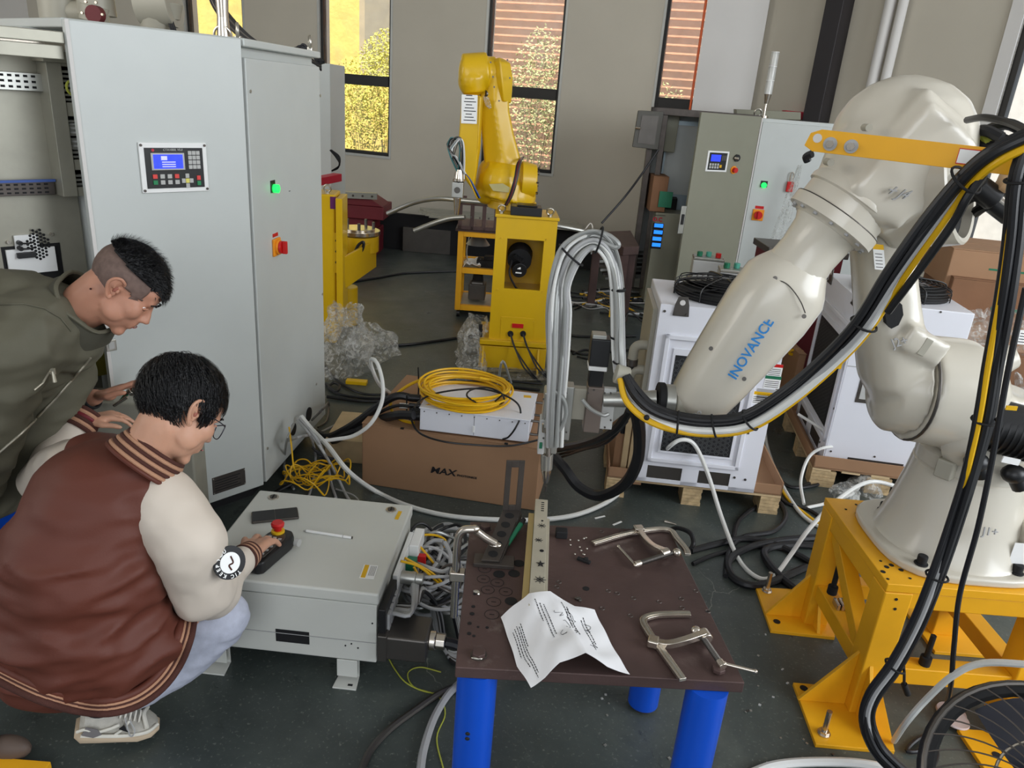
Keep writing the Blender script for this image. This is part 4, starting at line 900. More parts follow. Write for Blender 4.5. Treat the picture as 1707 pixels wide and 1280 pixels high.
M().fbox(CFr, a, b2 + .004, a2, b - .004, -.0058, -.0048).build('handle_cutout', m_blkm, r)
for (x, y) in ((577, 988), (587, 996), (598, 990), (575, 1078), (585, 1075), (596, 1082), (620, 1041)):
    a, b = CFr.px(x, y); M().cyl(CFr.at(a, b, -.006), CFr.at(a, b, -.0045), .0028, n=8).build('hole', m_blkm, r)
for a in (CL - .10, .05):
    m = M(); m.fbox(CFr, a - .03, .02, a + .035, zb + .0, -.004, -.008); m.prism([CFr.at(a - .035, .0, .03), CFr.at(a + .04, .0, .03), CFr.at(a + .035, .0, -.03), CFr.at(a - .03, .0, -.03)], (0, 0, .006)); m.fbox(CFr, a - .03, 0, a + .035, .09, -.028, -.034)
    m.build('mounting_foot', m_ctrl, r, bevel=.002)
M().fbox(CFr, CL - .09, .0058, CL - .075, .0068, .018, .01).build('slot', m_blkm, r)
for a in (.05, CL - .1): M().fbox(CFr, a - .03, 0, a + .03, zb, -CD + .02, -CD + .05).build('rear_foot', m_white, r, bevel=.002)
# lid decals
def onlid(px, py, dz=.0005): return G(px, py, ZC + dz)
LIDF = Face(c4, CFr.u, -CFr.n)
def decal(x0, y0, x1, y1, name, m, d0=.0, d1=.0012, par=r):
    a, b = LIDF.px(x0, y0); a1_, b1_ = LIDF.px(x1, y1); return M().fbox(LIDF, min(a, a1_), min(b, b1_), max(a, a1_), max(b, b1_), d0, d1).build(name, m, par)
for (x, y) in ((456, 829), (652, 850)):
    p = onlid(x, y); M().cyl(p, p + V((0, 0, .003)), .019, n=20).build('lock_ring', m_nick, r, bevel=.001); M().cyl(p + V((0, 0, .003)), p + V((0, 0, .005)), .013, n=16).build('lock_core', m_gun, r); M().box(p + V((0, 0, .006)), (.003, .02, .003)).build('lock_slot', m_blkm, r)
p = onlid(615, 953); M().box(p + V((0, 0, .0006)), (.045, .07, .0012)).build('warning_sticker', m_fr, r); M().box(p + V((-.012, 0, .0014)), (.014, .066, .0006)).build('warning_stripe', m_ycab, r)
for k in range(5): M().box(p + V((.002 + .004 * k, .004, .0014)), (.0012, .05, .0005)).build('printed_line', m_ink, r)
p = onlid(664, 859); M().box(p + V((0, 0, .0006)), (.013, .055, .0012), Matrix.Rotation(R(-5), 3, 'Z')).build('warning_stripe', m_ycab, r)
# connector side
def sp(a, z, d=0): return CS.at(a, z, d)
M().fbox(CS, .0, ZC - .20, CD * .30, ZC - .055, .0, .022).build('connector_frame', m_blk, r, bevel=.003)
for k in range(4): M().fbox(CS, .02 + k * .033, ZC - .17, .045 + k * .033, ZC - .085, .022, .03).build('connector_insert', m_gry, r, bevel=.001)
M().fbox(CS, CD * .36, ZC - .17, CD * .86, ZC - .065, .0, .016).build('terminal_panel', m_fr, r, bevel=.002)
M().fbox(CS, CD * .70, ZC - .12, CD * .92, ZC - .065, .016, .05).build('white_terminal', m_fr, r, bevel=.004)
M().fbox(CS, CD * .60, ZC - .15, CD * .68, ZC - .1, .016, .05).build('green_terminal', m_grp, r, bevel=.002)
p = sp(CD * .72, ZC - .13, .06); M().box(p, (.03, .02, .05)).build('red_plug', m_red, r, bevel=.003)
p = sp(CD * .47, ZC - .11, .016); M().cyl(p, p + CS.n * .05, .022, n=16).cyl(p + CS.n * .05, p + CS.n * .075, .018, n=16).build('round_connector', m_alu, r, bevel=.002)
m = M(); 
for k in range(5): m.fbox(CS, .02, zb + .01 + .009 * k, CD * .5, zb + .014 + .009 * k, -.006, -.0045)
m.build('vent_slots', m_blkm, r)
# heavy grey rectangular connector with nickel gland
hf = CS.at(.02, 0)
q = sp(.045, .155, .0)
m = M(); m.fbox(CS, -.01, .115, .11, .20, .02, .15); m.build('heavy_connector', m_gun, r, bevel=.008)
M().fbox(CS, -.015, .11, .115, .205, .0, .03).build('connector_housing', m_gun, r, bevel=.004)
M().cyl(sp(.05, .158, .15), sp(.05, .158, .17), .030, n=16).cyl(sp(.05, .158, .17), sp(.05, .158, .20), .026, n=8).build('cable_gland', m_nick, r, bevel=.003)
cable('black_hose', [sp(.05, .158, .20), sp(.05, .15, .24), sp(.04, .13, .28), sp(.05, .10, .33), sp(.09, .05, .40), sp(.15, .02, .5)], .016, m_rub, 'thick black cable leaving the nickel gland of the white controller')
# things on the lid
r = thing('smartphone', 'dark phone lying face up on the controller lid beside the hand', 'phone', onlid(458, 860))
pf = Face(onlid(458, 861), (G(495, 858, ZC) - G(420, 866, ZC)), (0, 1, 0)); pf.n = V((0, 0, 1)); pf.v = pf.n.cross(pf.u)
M().fbox(pf, -.075, -.035, .078, .035, .0, .009).build('phone_body', m_gun, r, bevel=.004, seg=3)
M().fbox(pf, -.072, -.032, .0, .032, .009, .0098).fbox(pf, .002, -.032, .075, .032, .009, .0098).build('screen', m_blk, r)
a = onlid(506, 886); b = onlid(586, 898)
r = thing('stylus_pen', 'white capacitive stylus pen lying on the controller lid', 'pen', (a + b) / 2)
d = (b - a).normalized(); a.z = b.z = ZC + .005
M().cyl(a + d * .01, b, .0048, n=12).build('barrel', m_fr, r); M().cyl(a + d * .01, a, .0048, .0012, 12).build('tip', m_key, r); M().cyl(b, b + d * .003, .0045, n=12).build('end_cap', m_gun, r); M().cyl(b - d * .03, b - d * .028, .0051, n=12).build('ring', m_gry, r)
# teach pendant under the hand
pe = onlid(450, 926)
r = thing('teach_pendant', 'black handheld pendant with red emergency button under the hand', 'remote control', pe)
ax = (onlid(475, 905) - onlid(428, 945)); ax.z = 0; tf = Face(pe, ax, (0, 0, 1)); n_ = V((0, 0, 1)); uu = ax.normalized(); vv = n_.cross(uu)
def tq(a, b, z): return pe + uu * a + vv * b + n_ * z
poly = [(-.105, -.03), (-.09, -.045), (.05, -.045), (.075, -.038), (.095, -.02), (.095, .02), (.075, .038), (.05, .045), (-.09, .045), (-.105, .03)]
M().prism([tq(a, b, 0) for a, b in poly], (0, 0, .045)).build('shell', m_blk, r, bevel=.010, seg=3)
M().prism([tq(a * .72 - .005, b * .68, .045) for a, b in poly], (0, 0, .003)).build('keypad', m_gun, r, bevel=.002)
for i in range(5):
    for j in range(3): q = tq(-.06 + i * .022, -.018 + j * .018, .0485); M().box(q, (.01, .008, .003)).build('key', m_key, r)
q = tq(.062, .012, .045); M().cyl(q, q + V((0, 0, .010)), .021, n=20).build('collar', mat('yellow plastic', srgb(235, 190, 30), .4), r, bevel=.002)
M().cyl(q + V((0, 0, .01)), q + V((0, 0, .024)), .012, n=16).lathe(q + V((0, 0, .022)), (0, 0, 1), [(.012, 0), (.020, .003), (.021, .012), (.017, .017)], 20).build('emergency_button', m_red, r)
q = tq(.07, -.046, .022); M().cyl(q, q - vv * .016, .013, n=16).build('dial', m_key, r, bevel=.002)

# ================================================================ steel work table on blue legs
ZT = .55
tq0, tq1, tq3 = G(759, 1112, ZT), G(1242, 1138, ZT), G(784, 869, ZT)
tq2 = G(1117, 884, ZT)
TF = Face((tq0.x, tq0.y, 0), tq1 - tq0)
r = thing('work_table', 'rusty brown steel plate table on round blue legs, foreground centre', 'table', (tq0 + tq1 + tq2 + tq3) / 4 - V((0, 0, ZT)))
TABLE = r
top = M().prism([tq0 - V((0, 0, .03)), tq1 - V((0, 0, .03)), tq2 - V((0, 0, .03)), tq3 - V((0, 0, .03))], (0, 0, .03)).build('table_top', m_rust, r, bevel=.003)
def tp(x, y, dz=0): return G(x, y, ZT + dz)
lr = .047
for q in (G(795, 1130, ZT - .03) + V((.0, .04, 0)), G(1186, 1160, ZT - .03) + V((0, .035, 0)), G(1072, 1180, 0) + V((0, .015, 0)), tp(812, 900)):
    M().cyl((q.x, q.y, .012), (q.x, q.y, ZT - .03), lr, n=32).build('leg', m_blue, r)
    M().cyl((q.x, q.y, 0), (q.x, q.y, .012), lr * .86, n=24).build('foot_ring', m_gun, r)
q = G(795, 1130, ZT - .03) + V((.0, .04, 0))
for z in (.36, .345): M().ball((q.x - .012, q.y - lr + .001, z), (.006, .003, .005), n=8, m=6).build('paint_chip', m_blkm, r)
# drilled holes and scribed circles
def hole(x, y, rr): c = tp(x, y, .0003); return M().cyl(c, c + V((0, 0, .0008)), rr, n=20).build('drilled_hole', m_blkm, top)
for (x, y, rr) in ((865, 939, .016), (857, 956, .016), (832, 957, .016), (852, 1002, .016), (834, 939, .011), (977, 981, .009), (789, 1011, .005), (787, 1023, .006), (783, 1039, .005), (790, 1060, .004), (812, 1046, .004), (782, 1056, .005), (849, 1018, .005), (797, 1045, .003), (1180, 1020, .004), (791, 990, .004)): hole(x, y, rr)
m_scr = mat('scribed line', srgb(30, 24, 24), .7)
for (x, y, rr) in ((808, 948, .017), (806, 965, .017), (829, 971, .017), (813, 983, .017), (843, 986, .017), (823, 1003, .018), (820, 1024, .018)):
    c = tp(x, y, .0006); M().ring(c, (0, 0, 1), rr, .0008, 28, 4).build('scribed_circle', m_scr, top); M().box(c, (.012, .0012, .0012)).build('scribed_mark', m_scr, top)
for (x, y) in ((1014, 985), (1029, 989), (1056, 997), (1099, 1003), (1136, 998), (1160, 985), (1003, 886), (1035, 884), (1051, 1026), (1004, 1014), (928, 978), (932, 970), (1180, 1019), (1137, 1013)):
    c = tp(x, y, .0004); M().ring(c, (0, 0, 1), .006, .0012, 12, 4).build('weld_spot', m_stld, top)
def bolt_head(x, y, label, rr=.017):
    c = tp(x, y); t = thing('hex_bolt', label, 'bolt', c); hexnut(M(), c, (0, 0, 1), rr, .011).build('head', m_rust, t, bevel=.002); M().cyl(c, c + V((0, 0, .0015)), rr * 1.15, n=20).build('washer', m_stld, t); return t
bolt_head(809, 880, 'rusty hex bolt head at back left corner of the table')
bolt_head(798, 1092, 'rusty hex bolt head at front left corner of the table')
M().ball(tp(795, 1097, .003), (.013, .004, .003), n=10, m=6).build('weld_glint', m_stl, TABLE)  # flat steel bead beside the front left bolt

# channel profile under test
r = thing('steel_channel', 'light steel channel marked with black star, lying along the table under the tool', 'steel profile', tp(900, 930))
hA, hB = .052, .052
n0, n1 = G(903, 832, ZT + .056), G(894, 1010, ZT + .056)
dv = (n1 - n0); dv.z = 0; du = V((-dv.y, dv.x, 0)).normalized()
if du.x < 0: du = -du
HF = Face((n0.x, n0.y, ZT), V((1, 0, 0))); Ld = dv.length; dvn = dv.normalized()
def hp(a, l, z): return V((n0.x, n0.y, ZT)) + du * a + dvn * l + V((0, 0, z))
def strip(m, a0, a1, z0, z1, l0=0, l1=None):
    l1 = Ld if l1 is None else l1
    m.prism([hp(a0, l0, z0), hp(a1, l0, z0), hp(a1, l0, z1), hp(a0, l0, z1)], dvn * (l1 - l0)); return m
m = M(); strip(m, -.019, .019, .052, .056); strip(m, -.019, -.015, .0, .052); strip(m, .015, .019, .0, .052)
strip(m, .019, .027, .030, .033, .07); strip(m, .025, .028, 0, .033, .07)
m.build('channel', mat('light sheet steel', srgb(196, 190, 172), .4, .5, var=.08, scale=15), r, bevel=.0015)
strip(strip(M(), -.036, -.0195, .030, .034, .05), -.036, -.032, .0, .030, .05).build('left_flange', mat('beige flange', srgb(196, 174, 118), .45, .3), r, bevel=.001)
for k in range(5): c = hp(.004, .02 + k * .012, .0562); M().box(c, (.009, .004, .001)).build('slot', m_blkm, r)
for (x, y, s) in ((903, 918, .006), (904, 868, .0035)): M().cyl(G(x, y, ZT + .0562), G(x, y, ZT + .0562) + V((0, 0, .0006)), s, n=12).build('hole', m_blkm, r)
c = G(901, 940, ZT + .0566); pts = []
for k in range(10): a = R(90 + 36 * k); q = .013 if k % 2 == 0 else .005; pts.append(c + V((math.cos(a) * q, math.sin(a) * q * 1.3, 0)))
M().add([c + V((0, 0, .0008))] + [p + V((0, 0, .0008)) for p in pts], [(0, 1 + k, 1 + (k + 1) % 10) for k in range(10)]).build('black_star', m_ink, r, smooth=0)
for (x, y, sz, ch_) in ((900, 966, .02, 'ring'), (903, 876, .015, 'x'), (898, 900, .014, 'x')):
    c = G(x, y, ZT + .0567)
    if ch_ == 'ring': M().ring(c, (0, 0, 1), .008, .0007, 14, 4).build('pen_mark', m_ink, r)
    for k in range(4): a = k * math.pi / 4; M().box(c, (sz * 1.6, .0012, .0008), Matrix.Rotation(a, 3, 'Z')).build('pen_mark', m_ink, r)
M().box(hp(.065, .11, .012), (.035, .03, .024)).build('black_clip', m_blkm, label='small black clip beside the channel at the table back', cat='clip', bevel=.004)

# slotted angle bracket
r = thing('slotted_bracket', 'dark steel angle bracket with a slot upright and round holes, held by clamp', 'bracket', tp(840, 900))
zb_ = .032
b0, b1, b2, b3 = G(838, 853, ZT + zb_), G(868, 853, ZT + zb_), G(832, 938, ZT + .012), G(802, 936, ZT + .012)
nrm = (b1 - b0).cross(b3 - b0).normalized(); nrm = nrm if nrm.z > 0 else -nrm
base = M().prism([b0, b1, b2, b3], nrm * .006).build('base_leg', m_stld, r, bevel=.001)
for k in range(5):
    t = .12 + k * .19; c = (b0 + b1) / 2 * (1 - t) + (b2 + b3) / 2 * t + nrm * .0062; M().cyl(c, c + nrm * .0006, .0135, n=18).build('hole', m_blkm, base)
UF = Face((b0.x, b0.y, b0.z), b1 - b0, (0, 0, 1)); uw = (b1 - b0).length
_, uh = UF.px(845, 768); m = M(); s = uw * .30
m.fbox(UF, 0, 0, s, uh, 0, -.006); m.fbox(UF, uw - s, 0, uw, uh, 0, -.006); m.fbox(UF, s, uh - .022, uw - s, uh, 0, -.006); m.fbox(UF, s, 0, uw - s, .022, 0, -.006)
for (cx_, cz_) in ((uw / 2, uh - .022), (uw / 2, .022)):
    pass
m.build('upright_leg', m_stld, r, bevel=.0008)
M().prism([b1, b2, b2 + V((0, 0, -.011)), b1 + V((0, 0, -.03))], V((.004, 0, 0))).build('side_web', m_stld, r)
M().bb(b3.x - .02, b3.x + .09, b3.y - .01, b3.y + .04, ZT, ZT + .011).build('packing_plate', m_stld, label='dark packing plate beneath the slotted bracket end', cat='plate', bevel=.001)
# screwdriver
a, b, c = tp(868, 874, .03), tp(846, 908, .012), tp(836, 932, .006)
r = thing('screwdriver', 'small screwdriver with green and black handle leaning on the bracket', 'screwdriver', b)
M().tube([a, a.lerp(b, .5), b], .008, 10, 3, .006).build('handle', m_grp, r); M().cyl(a + (a - b) * .25, a, .0075, .008, 10).build('end_cap', m_blk, r); M().cyl(b, c, .002, n=8).build('shaft', m_stl, r)

# clamps
def barseg(m, pts, w, h):
    """flat bar swept along pts (horizontal), w wide h high, slightly waisted"""
    P = catmull(pts, 5); L = []; Rr = []
    for i, p in enumerate(P):
        t = (P[min(i + 1, len(P) - 1)] - P[max(i - 1, 0)]); t.normalize(); sd = t.cross(V((0, 0, 1))).normalized()
        L.append([p + sd * w / 2, p + sd * w / 2 + V((0, 0, h)), p - sd * w / 2 + V((0, 0, h)), p - sd * w / 2])
    return m.loft(L)
def clamp(label, bar, arm, screw, handle, pad):
    r = thing('bar_clamp', label, 'clamp', bar[0])
    fr_ = barseg(M(), bar, .018, .009).build('bar', m_nick, r, bevel=.0015)
    barseg(M(), [p + V((0, 0, .0092)) for p in bar], .006, .0012).build('bar_rib', m_stl, fr_)
    barseg(M(), arm, .017, .015).build('sliding_arm', m_nick, r, bevel=.002)
    M().box(arm[0] + V((0, 0, .008)), (.026, .03, .02), Matrix.Rotation(math.atan2((arm[1] - arm[0]).y, (arm[1] - arm[0]).x), 3, 'Z')).build('slider_eye', m_nick, r, bevel=.004)
    M().cyl(arm[-1] - (screw[1] - screw[0]).normalized() * .014, arm[-1] + (screw[1] - screw[0]).normalized() * .014, .015, n=16).build('threaded_boss', m_nick, r, bevel=.003)
    s0, s1 = screw; n = int((s1 - s0).length / .0045)
    prof = []
    for k in range(n): prof += [(.0062, k * .0045), (.0078, k * .0045 + .0018)]
    M().lathe(s0, s1 - s0, prof, 12).build('screw_thread', m_gun, r)
    M().ball(pad, .013, n=14, m=10).build('swivel_pad', m_nick, r)
    M().cyl(s1 + (s0 - s1).normalized() * .012, s1 + (s1 - s0).normalized() * .008, .0095, n=12).build('screw_head', m_nick, r, bevel=.002)
    M().cyl(handle[0], handle[1], .0042, n=10).ball(handle[0], .006).ball(handle[1], .0055).build('tommy_bar', m_nick, r)
    return r
clamp('nickel bar clamp lying at the back right of the table',
      [tp(988, 908, .004), tp(1040, 893, .004), tp(1088, 885, .004), tp(1116, 886, .004), tp(1128, 900, .004), tp(1143, 918, .004), tp(1146, 927, .004)],
      [tp(1064, 886, .006), tp(1075, 902, .008), tp(1088, 914, .012), tp(1107, 922, .016)],
      (tp(1120, 921, .018), tp(1062, 940, .016)), (tp(1059, 942, .016), tp(1031, 911, .008)), tp(1128, 921, .018))
clamp('nickel bar clamp lying at the front right corner of the table',
      [tp(1138, 1136, .004), tp(1105, 1090, .004), tp(1080, 1055, .004), tp(1072, 1036, .004), tp(1090, 1028, .004), tp(1120, 1026, .004), tp(1150, 1026, .004)],
      [tp(1088, 1074, .006), tp(1112, 1078, .010), tp(1140, 1072, .016), tp(1175, 1060, .020)],
      (tp(1166, 1054, .022), tp(1203, 1108, .016)), (tp(1207, 1106, .016), tp(1259, 1119, .014)), tp(1160, 1052, .022))
q = tp(1197, 1118, .004); hexnut(M(), q, (0, 0, 1), .016, .01).build('hex_bolt', m_rust, label='rusty hex bolt at front right corner under the clamp handle', cat='bolt', bevel=.002)
# the clamp gripping the left edge
r = thing('edge_clamp', 'nickel clamp hooked over the left edge of the table onto the bracket', 'clamp', V((tp(752, 960).x, tp(752, 960).y, .3)))
e1 = G(826, 906, ZT + .045); sx = G(757, 930, ZT + .07); yy = e1.y
S = V((sx.x - .0, yy - .01, 0))
pts = [V((S.x, S.y, ZT - .20)), V((S.x, S.y, ZT - .05)), V((S.x, S.y, ZT + .05)), V((S.x + .012, S.y, ZT + .085)), V((S.x + .045, S.y, ZT + .092)), V((e1.x - .06, e1.y, ZT + .085)), V((e1.x - .03, e1.y, ZT + .062)), V((e1.x, e1.y, ZT + .045))]
M().tube(pts, .0115, 10, 5).build('hook_bar', m_nick, r)
M().ball(e1 + V((0, 0, -.004)), (.018, .012, .008)).build('pressure_tip', m_nick, r)
M().box((S.x + .005, S.y, ZT - .06), (.045, .03, .03)).cyl((S.x + .02, S.y, ZT - .06), (S.x + .05, S.y, ZT - .06), .012).build('slider', m_nick, r, bevel=.004)
M().tube([(S.x + .05, S.y, ZT - .06), (S.x + .09, S.y, ZT - .07), (S.x + .09, S.y, ZT - .032)], .009, 8).build('screw_arm', m_nick, r)
# folded drawing sheet
rows = [[(835, 1029, .006), (858, 1008, .030), (882, 989, .062), (917, 986, .064), (958, 1010, .042), (991, 1017, .030)],
        [(848, 1066, .006), (872, 1046, .028), (898, 1026, .052), (935, 1020, .058), (972, 1044, .036), (1008, 1052, .016)],
        [(862, 1110, .004), (889, 1090, .026), (914, 1064, .050), (955, 1054, .060), (992, 1080, .034), (1028, 1090, .008)],
        [(885, 1146, .004), (909, 1130, .022), (933, 1105, .046), (976, 1089, .066), (1012, 1112, .030), (1050, 1124, .004)]]
PG = [[G(x, y, ZT + z) for x, y, z in r_] for r_ in rows]
def pev(s, t):
    s_ = s * 3; t_ = t * 5; i = min(int(s_), 2); j = min(int(t_), 4); fs, ft = s_ - i, t_ - j
    ft2 = ft
    return (PG[i][j] * (1 - ft2) + PG[i][j + 1] * ft2) * (1 - fs) + (PG[i + 1][j] * (1 - ft2) + PG[i + 1][j + 1] * ft2) * fs
r = thing('drawing_sheet', 'creased white paper with handwritten notes lying folded on the table', 'paper', tp(940, 1060))
g = [[pev(i / 18, j / 30) + V((0, 0, .002 * math.sin(i * .9 + j * .5) + (.004 * math.sin(j / 30 * 3.14) * math.sin(i / 18 * 9)))) for j in range(31)] for i in range(19)]
M().sheet(g, .0006).build('sheet', mat('white paper', srgb(232, 232, 234), .8, var=.015), r, smooth=60)
def gev(s, t):
    i = min(int(s * 18), 17); j = min(int(t * 30), 29); fs, ft = s * 18 - i, t * 30 - j
    return (g[i][j] * (1 - ft) + g[i][j + 1] * ft) * (1 - fs) + (g[i + 1][j] * (1 - ft) + g[i + 1][j + 1] * ft) * fs
random.seed(21); m = M()
def inkline(m, t, s0, s1, w=.0011, dash=True):
    s = s0
    while s < s1:
        e = min(s1, s + random.uniform(.012, .035))
        a, b = gev(s, t), gev(e, t); up = V((0, 0, .0016)); sd = (b - a).cross(V((0, 0, 1))).normalized() * w
        m.add([a + up - sd, b + up - sd, b + up + sd, a + up + sd], [(0, 1, 2, 3)]); s = e + .008
for t, s0, s1 in ((.07, .30, .62), (.10, .28, .80), (.13, .27, .95), (.155, .30, .90), (.18, .28, .55), (.42, .12, .42), (.45, .18, .66), (.48, .20, .62), (.66, .12, .50), (.69, .18, .60), (.80, .25, .7), (.83, .2, .6)): inkline(m, t, s0, s1)
for k in range(9):
    s0, t0 = random.uniform(.1, .8), random.uniform(.45, .85); pts = [gev(min(.98, max(.02, s0 + .03 * random.uniform(-1, 1) + .02 * i)), min(.98, max(.02, t0 + .04 * random.uniform(-1, 1)))) + V((0, 0, .0016)) for i in range(5)]
    m.tube(pts, .0005, 4, 3)
m.build('writing', m_ink, r, smooth=0)['kind'] = 'stuff'
# small debris on the table
random.seed(5)
for k in range(12):
    x, y = 950 + random.uniform(0, 30), 893 + random.uniform(0, 34); q = tp(x, y, .0); M().ball(q + V((0, 0, .002)), (.003, .003, .002), n=8, m=6).build('weld_bead', m_stl, label='tiny shiny weld bead scattered near the back of the table', cat='bead', group='weld beads near the table back')
q = tp(973, 936); M().box(q + V((0, 0, .004)), (.04, .012, .008), Matrix.Rotation(R(-28), 3, 'Z')).box(q + V((.006, .002, .009)), (.012, .010, .005)).build('black_clip', m_blkm, label='short black plastic clip lying mid table right of the channel', cat='clip', bevel=.002)
for (x, y, l) in ((794, 986, 'lump of silvery solder on the left holes of the table'), (963, 997, 'dark weld spatter cluster right of the paper top')):
    M().ball(tp(x, y, .003), (.009, .007, .004), n=7, m=5).ball(tp(x + 4, y + 3, .003), (.005, .006, .004), n=6, m=4).build('weld_spatter', m_stl if x < 900 else m_gun, label=l, cat='metal', smooth=0)

# ================================================================ chillers on pallets
m_grille = mat('black louvre mesh', (.015, .016, .018), .5)
m_meshf = mat('grille web', (.12, .125, .13), .45, .2)
def bevbox(m, o, ux, uy, w, d, h): return m.prism([o, o + ux * w, o + ux * w + uy * d, o + uy * d], (0, 0, h))
def pallet(name, label, o, ux, uy, w, d, hh=.13):
    """pallet with three block rows; o is the front left corner on the floor"""
    r = thing(name, label, 'pallet', o + ux * w / 2 + uy * d / 2)
    for i in range(3):
        for j in range(3):
            q = o + ux * (i * (w - .09) / 2) + uy * (j * (d - .12) / 2)
            for k in range(5): bevbox(M(), q + V((0, 0, k * .018)), ux, uy, .09 - .003 * (k % 2), .12, .0165).build('plywood_layer', m_ply, r)
    for k in range(5): bevbox(M(), o + uy * (k * (d - .09) / 4) + V((0, 0, .09)), ux, uy, w, .09, .015).build('deck_board', m_wood, r, bevel=.001)
    bevbox(M(), o + V((0, 0, .105)), ux, uy, w, d, .004).build('cardboard_tray', m_card, r)
    th = .006
    bevbox(M(), o + V((0, 0, .10)), ux, uy, w, th, .055).build('tray_wall', m_card, r); bevbox(M(), o + uy * (d - th) + V((0, 0, .10)), ux, uy, w, th, .055).build('tray_wall', m_card, r)
    bevbox(M(), o + V((0, 0, .10)), ux, uy, th, d, .07).build('tray_wall', m_card, r); bevbox(M(), o + ux * (w - th) + V((0, 0, .10)), ux, uy, th, d, .07).build('tray_wall', m_card, r)
    return r
def chiller(label, o, ux, uy, w, d, h, a_split, holes=True, grille_cover=True):
    """o: bottom front left corner. The front carries the honeycomb grille."""
    r = thing('water_chiller', label, 'chiller', o + ux * w / 2 + uy * d / 2)
    F = Face(o, ux); 
    if (F.n.dot(uy)) > 0: F.n = -F.n
    b = M(); s = .012
    b.prism([F.at(0, 0, -.004), F.at(w, 0, -.004), F.at(w, h, -.004), F.at(0, h, -.004)], uy * (d - .004))
    b.build('body', m_white, r, bevel=.006)
    # front sheet with feet slots
    fr_ = M(); fr_.fbox(F, 0, .085, w, h, -.004, .0); fr_.fbox(F, 0, 0, .05, .085, -.004, 0); fr_.fbox(F, w * .38, 0, w * .52, .085, -.004, 0); fr_.fbox(F, w - .12, 0, w, .085, -.004, 0); fr_.fbox(F, 0, 0, w, .02, -.004, 0)
    fr_.build('front_panel', m_white, r, bevel=.001)
    M().fbox(F, .05, .02, w * .38, .085, -.0045, -.0035).build('feet_slot', m_gun, r); M().fbox(F, w * .52, .02, w - .12, .085, -.0045, -.0035).build('feet_slot', m_gun, r)
    gx0, gx1, gz0, gz1 = .04, a_split - .02, .11, h - .13
    fo = M(); fo.fbox(F, gx0, gz0, gx1, gz0 + .02, 0, .012); fo.fbox(F, gx0, gz1 - .02, gx1, gz1, 0, .012); fo.fbox(F, gx0, gz0, gx0 + .02, gz1, 0, .012); fo.fbox(F, gx1 - .02, gz0, gx1, gz1, 0, .012)
    fo.build('door_frame', m_white, r, bevel=.003)
    p0, p1, p2, p3 = gx0 + .055, gx1 - .05, gz0 + .06, gz1 - .09
    M().fbox(F, p0 - .012, p2 - .012, p1 + .012, p3 + .03, .0, .006).build('grille_frame', m_white, r, bevel=.002)
    gb = M().fbox(F, p0, p2, p1, p3, .006, .0068).build('grille', m_grille, r)
    hx = M(); st = .020
    for i in range(int((p1 - p0 - .01) / st)):
        for j in range(int((p3 - p2 - .01) / (st * 1.15))):
            c = F.at(p0 + .012 + i * st, p2 + .014 + j * st * 1.15 + (i % 2) * st * .57, .0068)
            for k in range(6):
                a, b_ = R(60 * k), R(60 * k + 60); q = .0112; q2 = .0092
                hx.add([c + F.u * math.cos(a) * q + F.v * math.sin(a) * q + F.n * .002, c + F.u * math.cos(b_) * q + F.v * math.sin(b_) * q + F.n * .002, c + F.u * math.cos(b_) * q2 + F.v * math.sin(b_) * q2 + F.n * .002, c + F.u * math.cos(a) * q2 + F.v * math.sin(a) * q2 + F.n * .002], [(0, 1, 2, 3)])
    hx.build('honeycomb', m_meshf, gb, smooth=0)['kind'] = 'stuff'
    for (a, z) in ((.02, h - .03), (.018, .13), (w - .03, h - .03), (.02, h * .5), (gx1 + .012, h * .35), (gx1 + .012, h * .7), (w - .1, .07), (w - .05, .065)): M().cyl(F.at(a, z, 0), F.at(a, z, .003), .006, n=8).build('screw', m_gun, r)
    # lid, lifting lugs, fan guard
    for a in (.09, w - .09):
        c = F.at(a, h, 0)
        M().prism([F.at(a - .035, h - .045, .0), F.at(a + .035, h - .045, .0), F.at(a + .03, h + .005, .0), F.at(a + .02, h + .04, .0), F.at(a - .02, h + .04, .0), F.at(a - .03, h + .005, .0)], F.n * .006).build('lifting_lug', m_gun, r, bevel=.002)
        M().cyl(F.at(a, h + .015, .006), F.at(a, h + .015, .0068), .012, n=14).build('lug_hole', m_walw, r)
        for q in (-.025, .025): M().cyl(F.at(a + q, h - .035, .006), F.at(a + q, h - .035, .011), .006, n=6).build('bolt', m_gun, r)
    fc = o + ux * (w * .55) + uy * (d * .52) + V((0, 0, h)); R0 = min(w, d) * .43
    M().cyl(fc, fc + V((0, 0, .02)), R0 * 1.0, n=36).build('fan_ring', m_blkm, r)
    gd = M()
    for k in range(9): gd.ring(fc + V((0, 0, .05 + .03 * (1 - (k / 8) ** 3))), (0, 0, 1), R0 * (.16 + .86 * k / 8), .0022, 36, 5)
    for k in range(4): gd.ring(fc + V((0, 0, .012 + .012 * k)), (0, 0, 1), R0 * 1.03, .0022, 36, 5)
    gd.build('guard_rings', m_blk, r)
    for k in range(8):
        a = R(45 * k + 10); dx = ux * math.cos(a) + uy * math.sin(a)
        M().tube([fc + V((0, 0, .085)) + dx * R0 * .15, fc + V((0, 0, .078)) + dx * R0 * .6, fc + V((0, 0, .06)) + dx * R0 * 1.02, fc + V((0, 0, .002)) + dx * R0 * 1.06], .0042 if k % 2 == 0 else .0026, 6, 3).build('guard_spoke', m_blk, r)
    M().cyl(fc + V((0, 0, .02)), fc + V((0, 0, .07)), R0 * .25, n=20).build('fan_hub', m_blk, r)
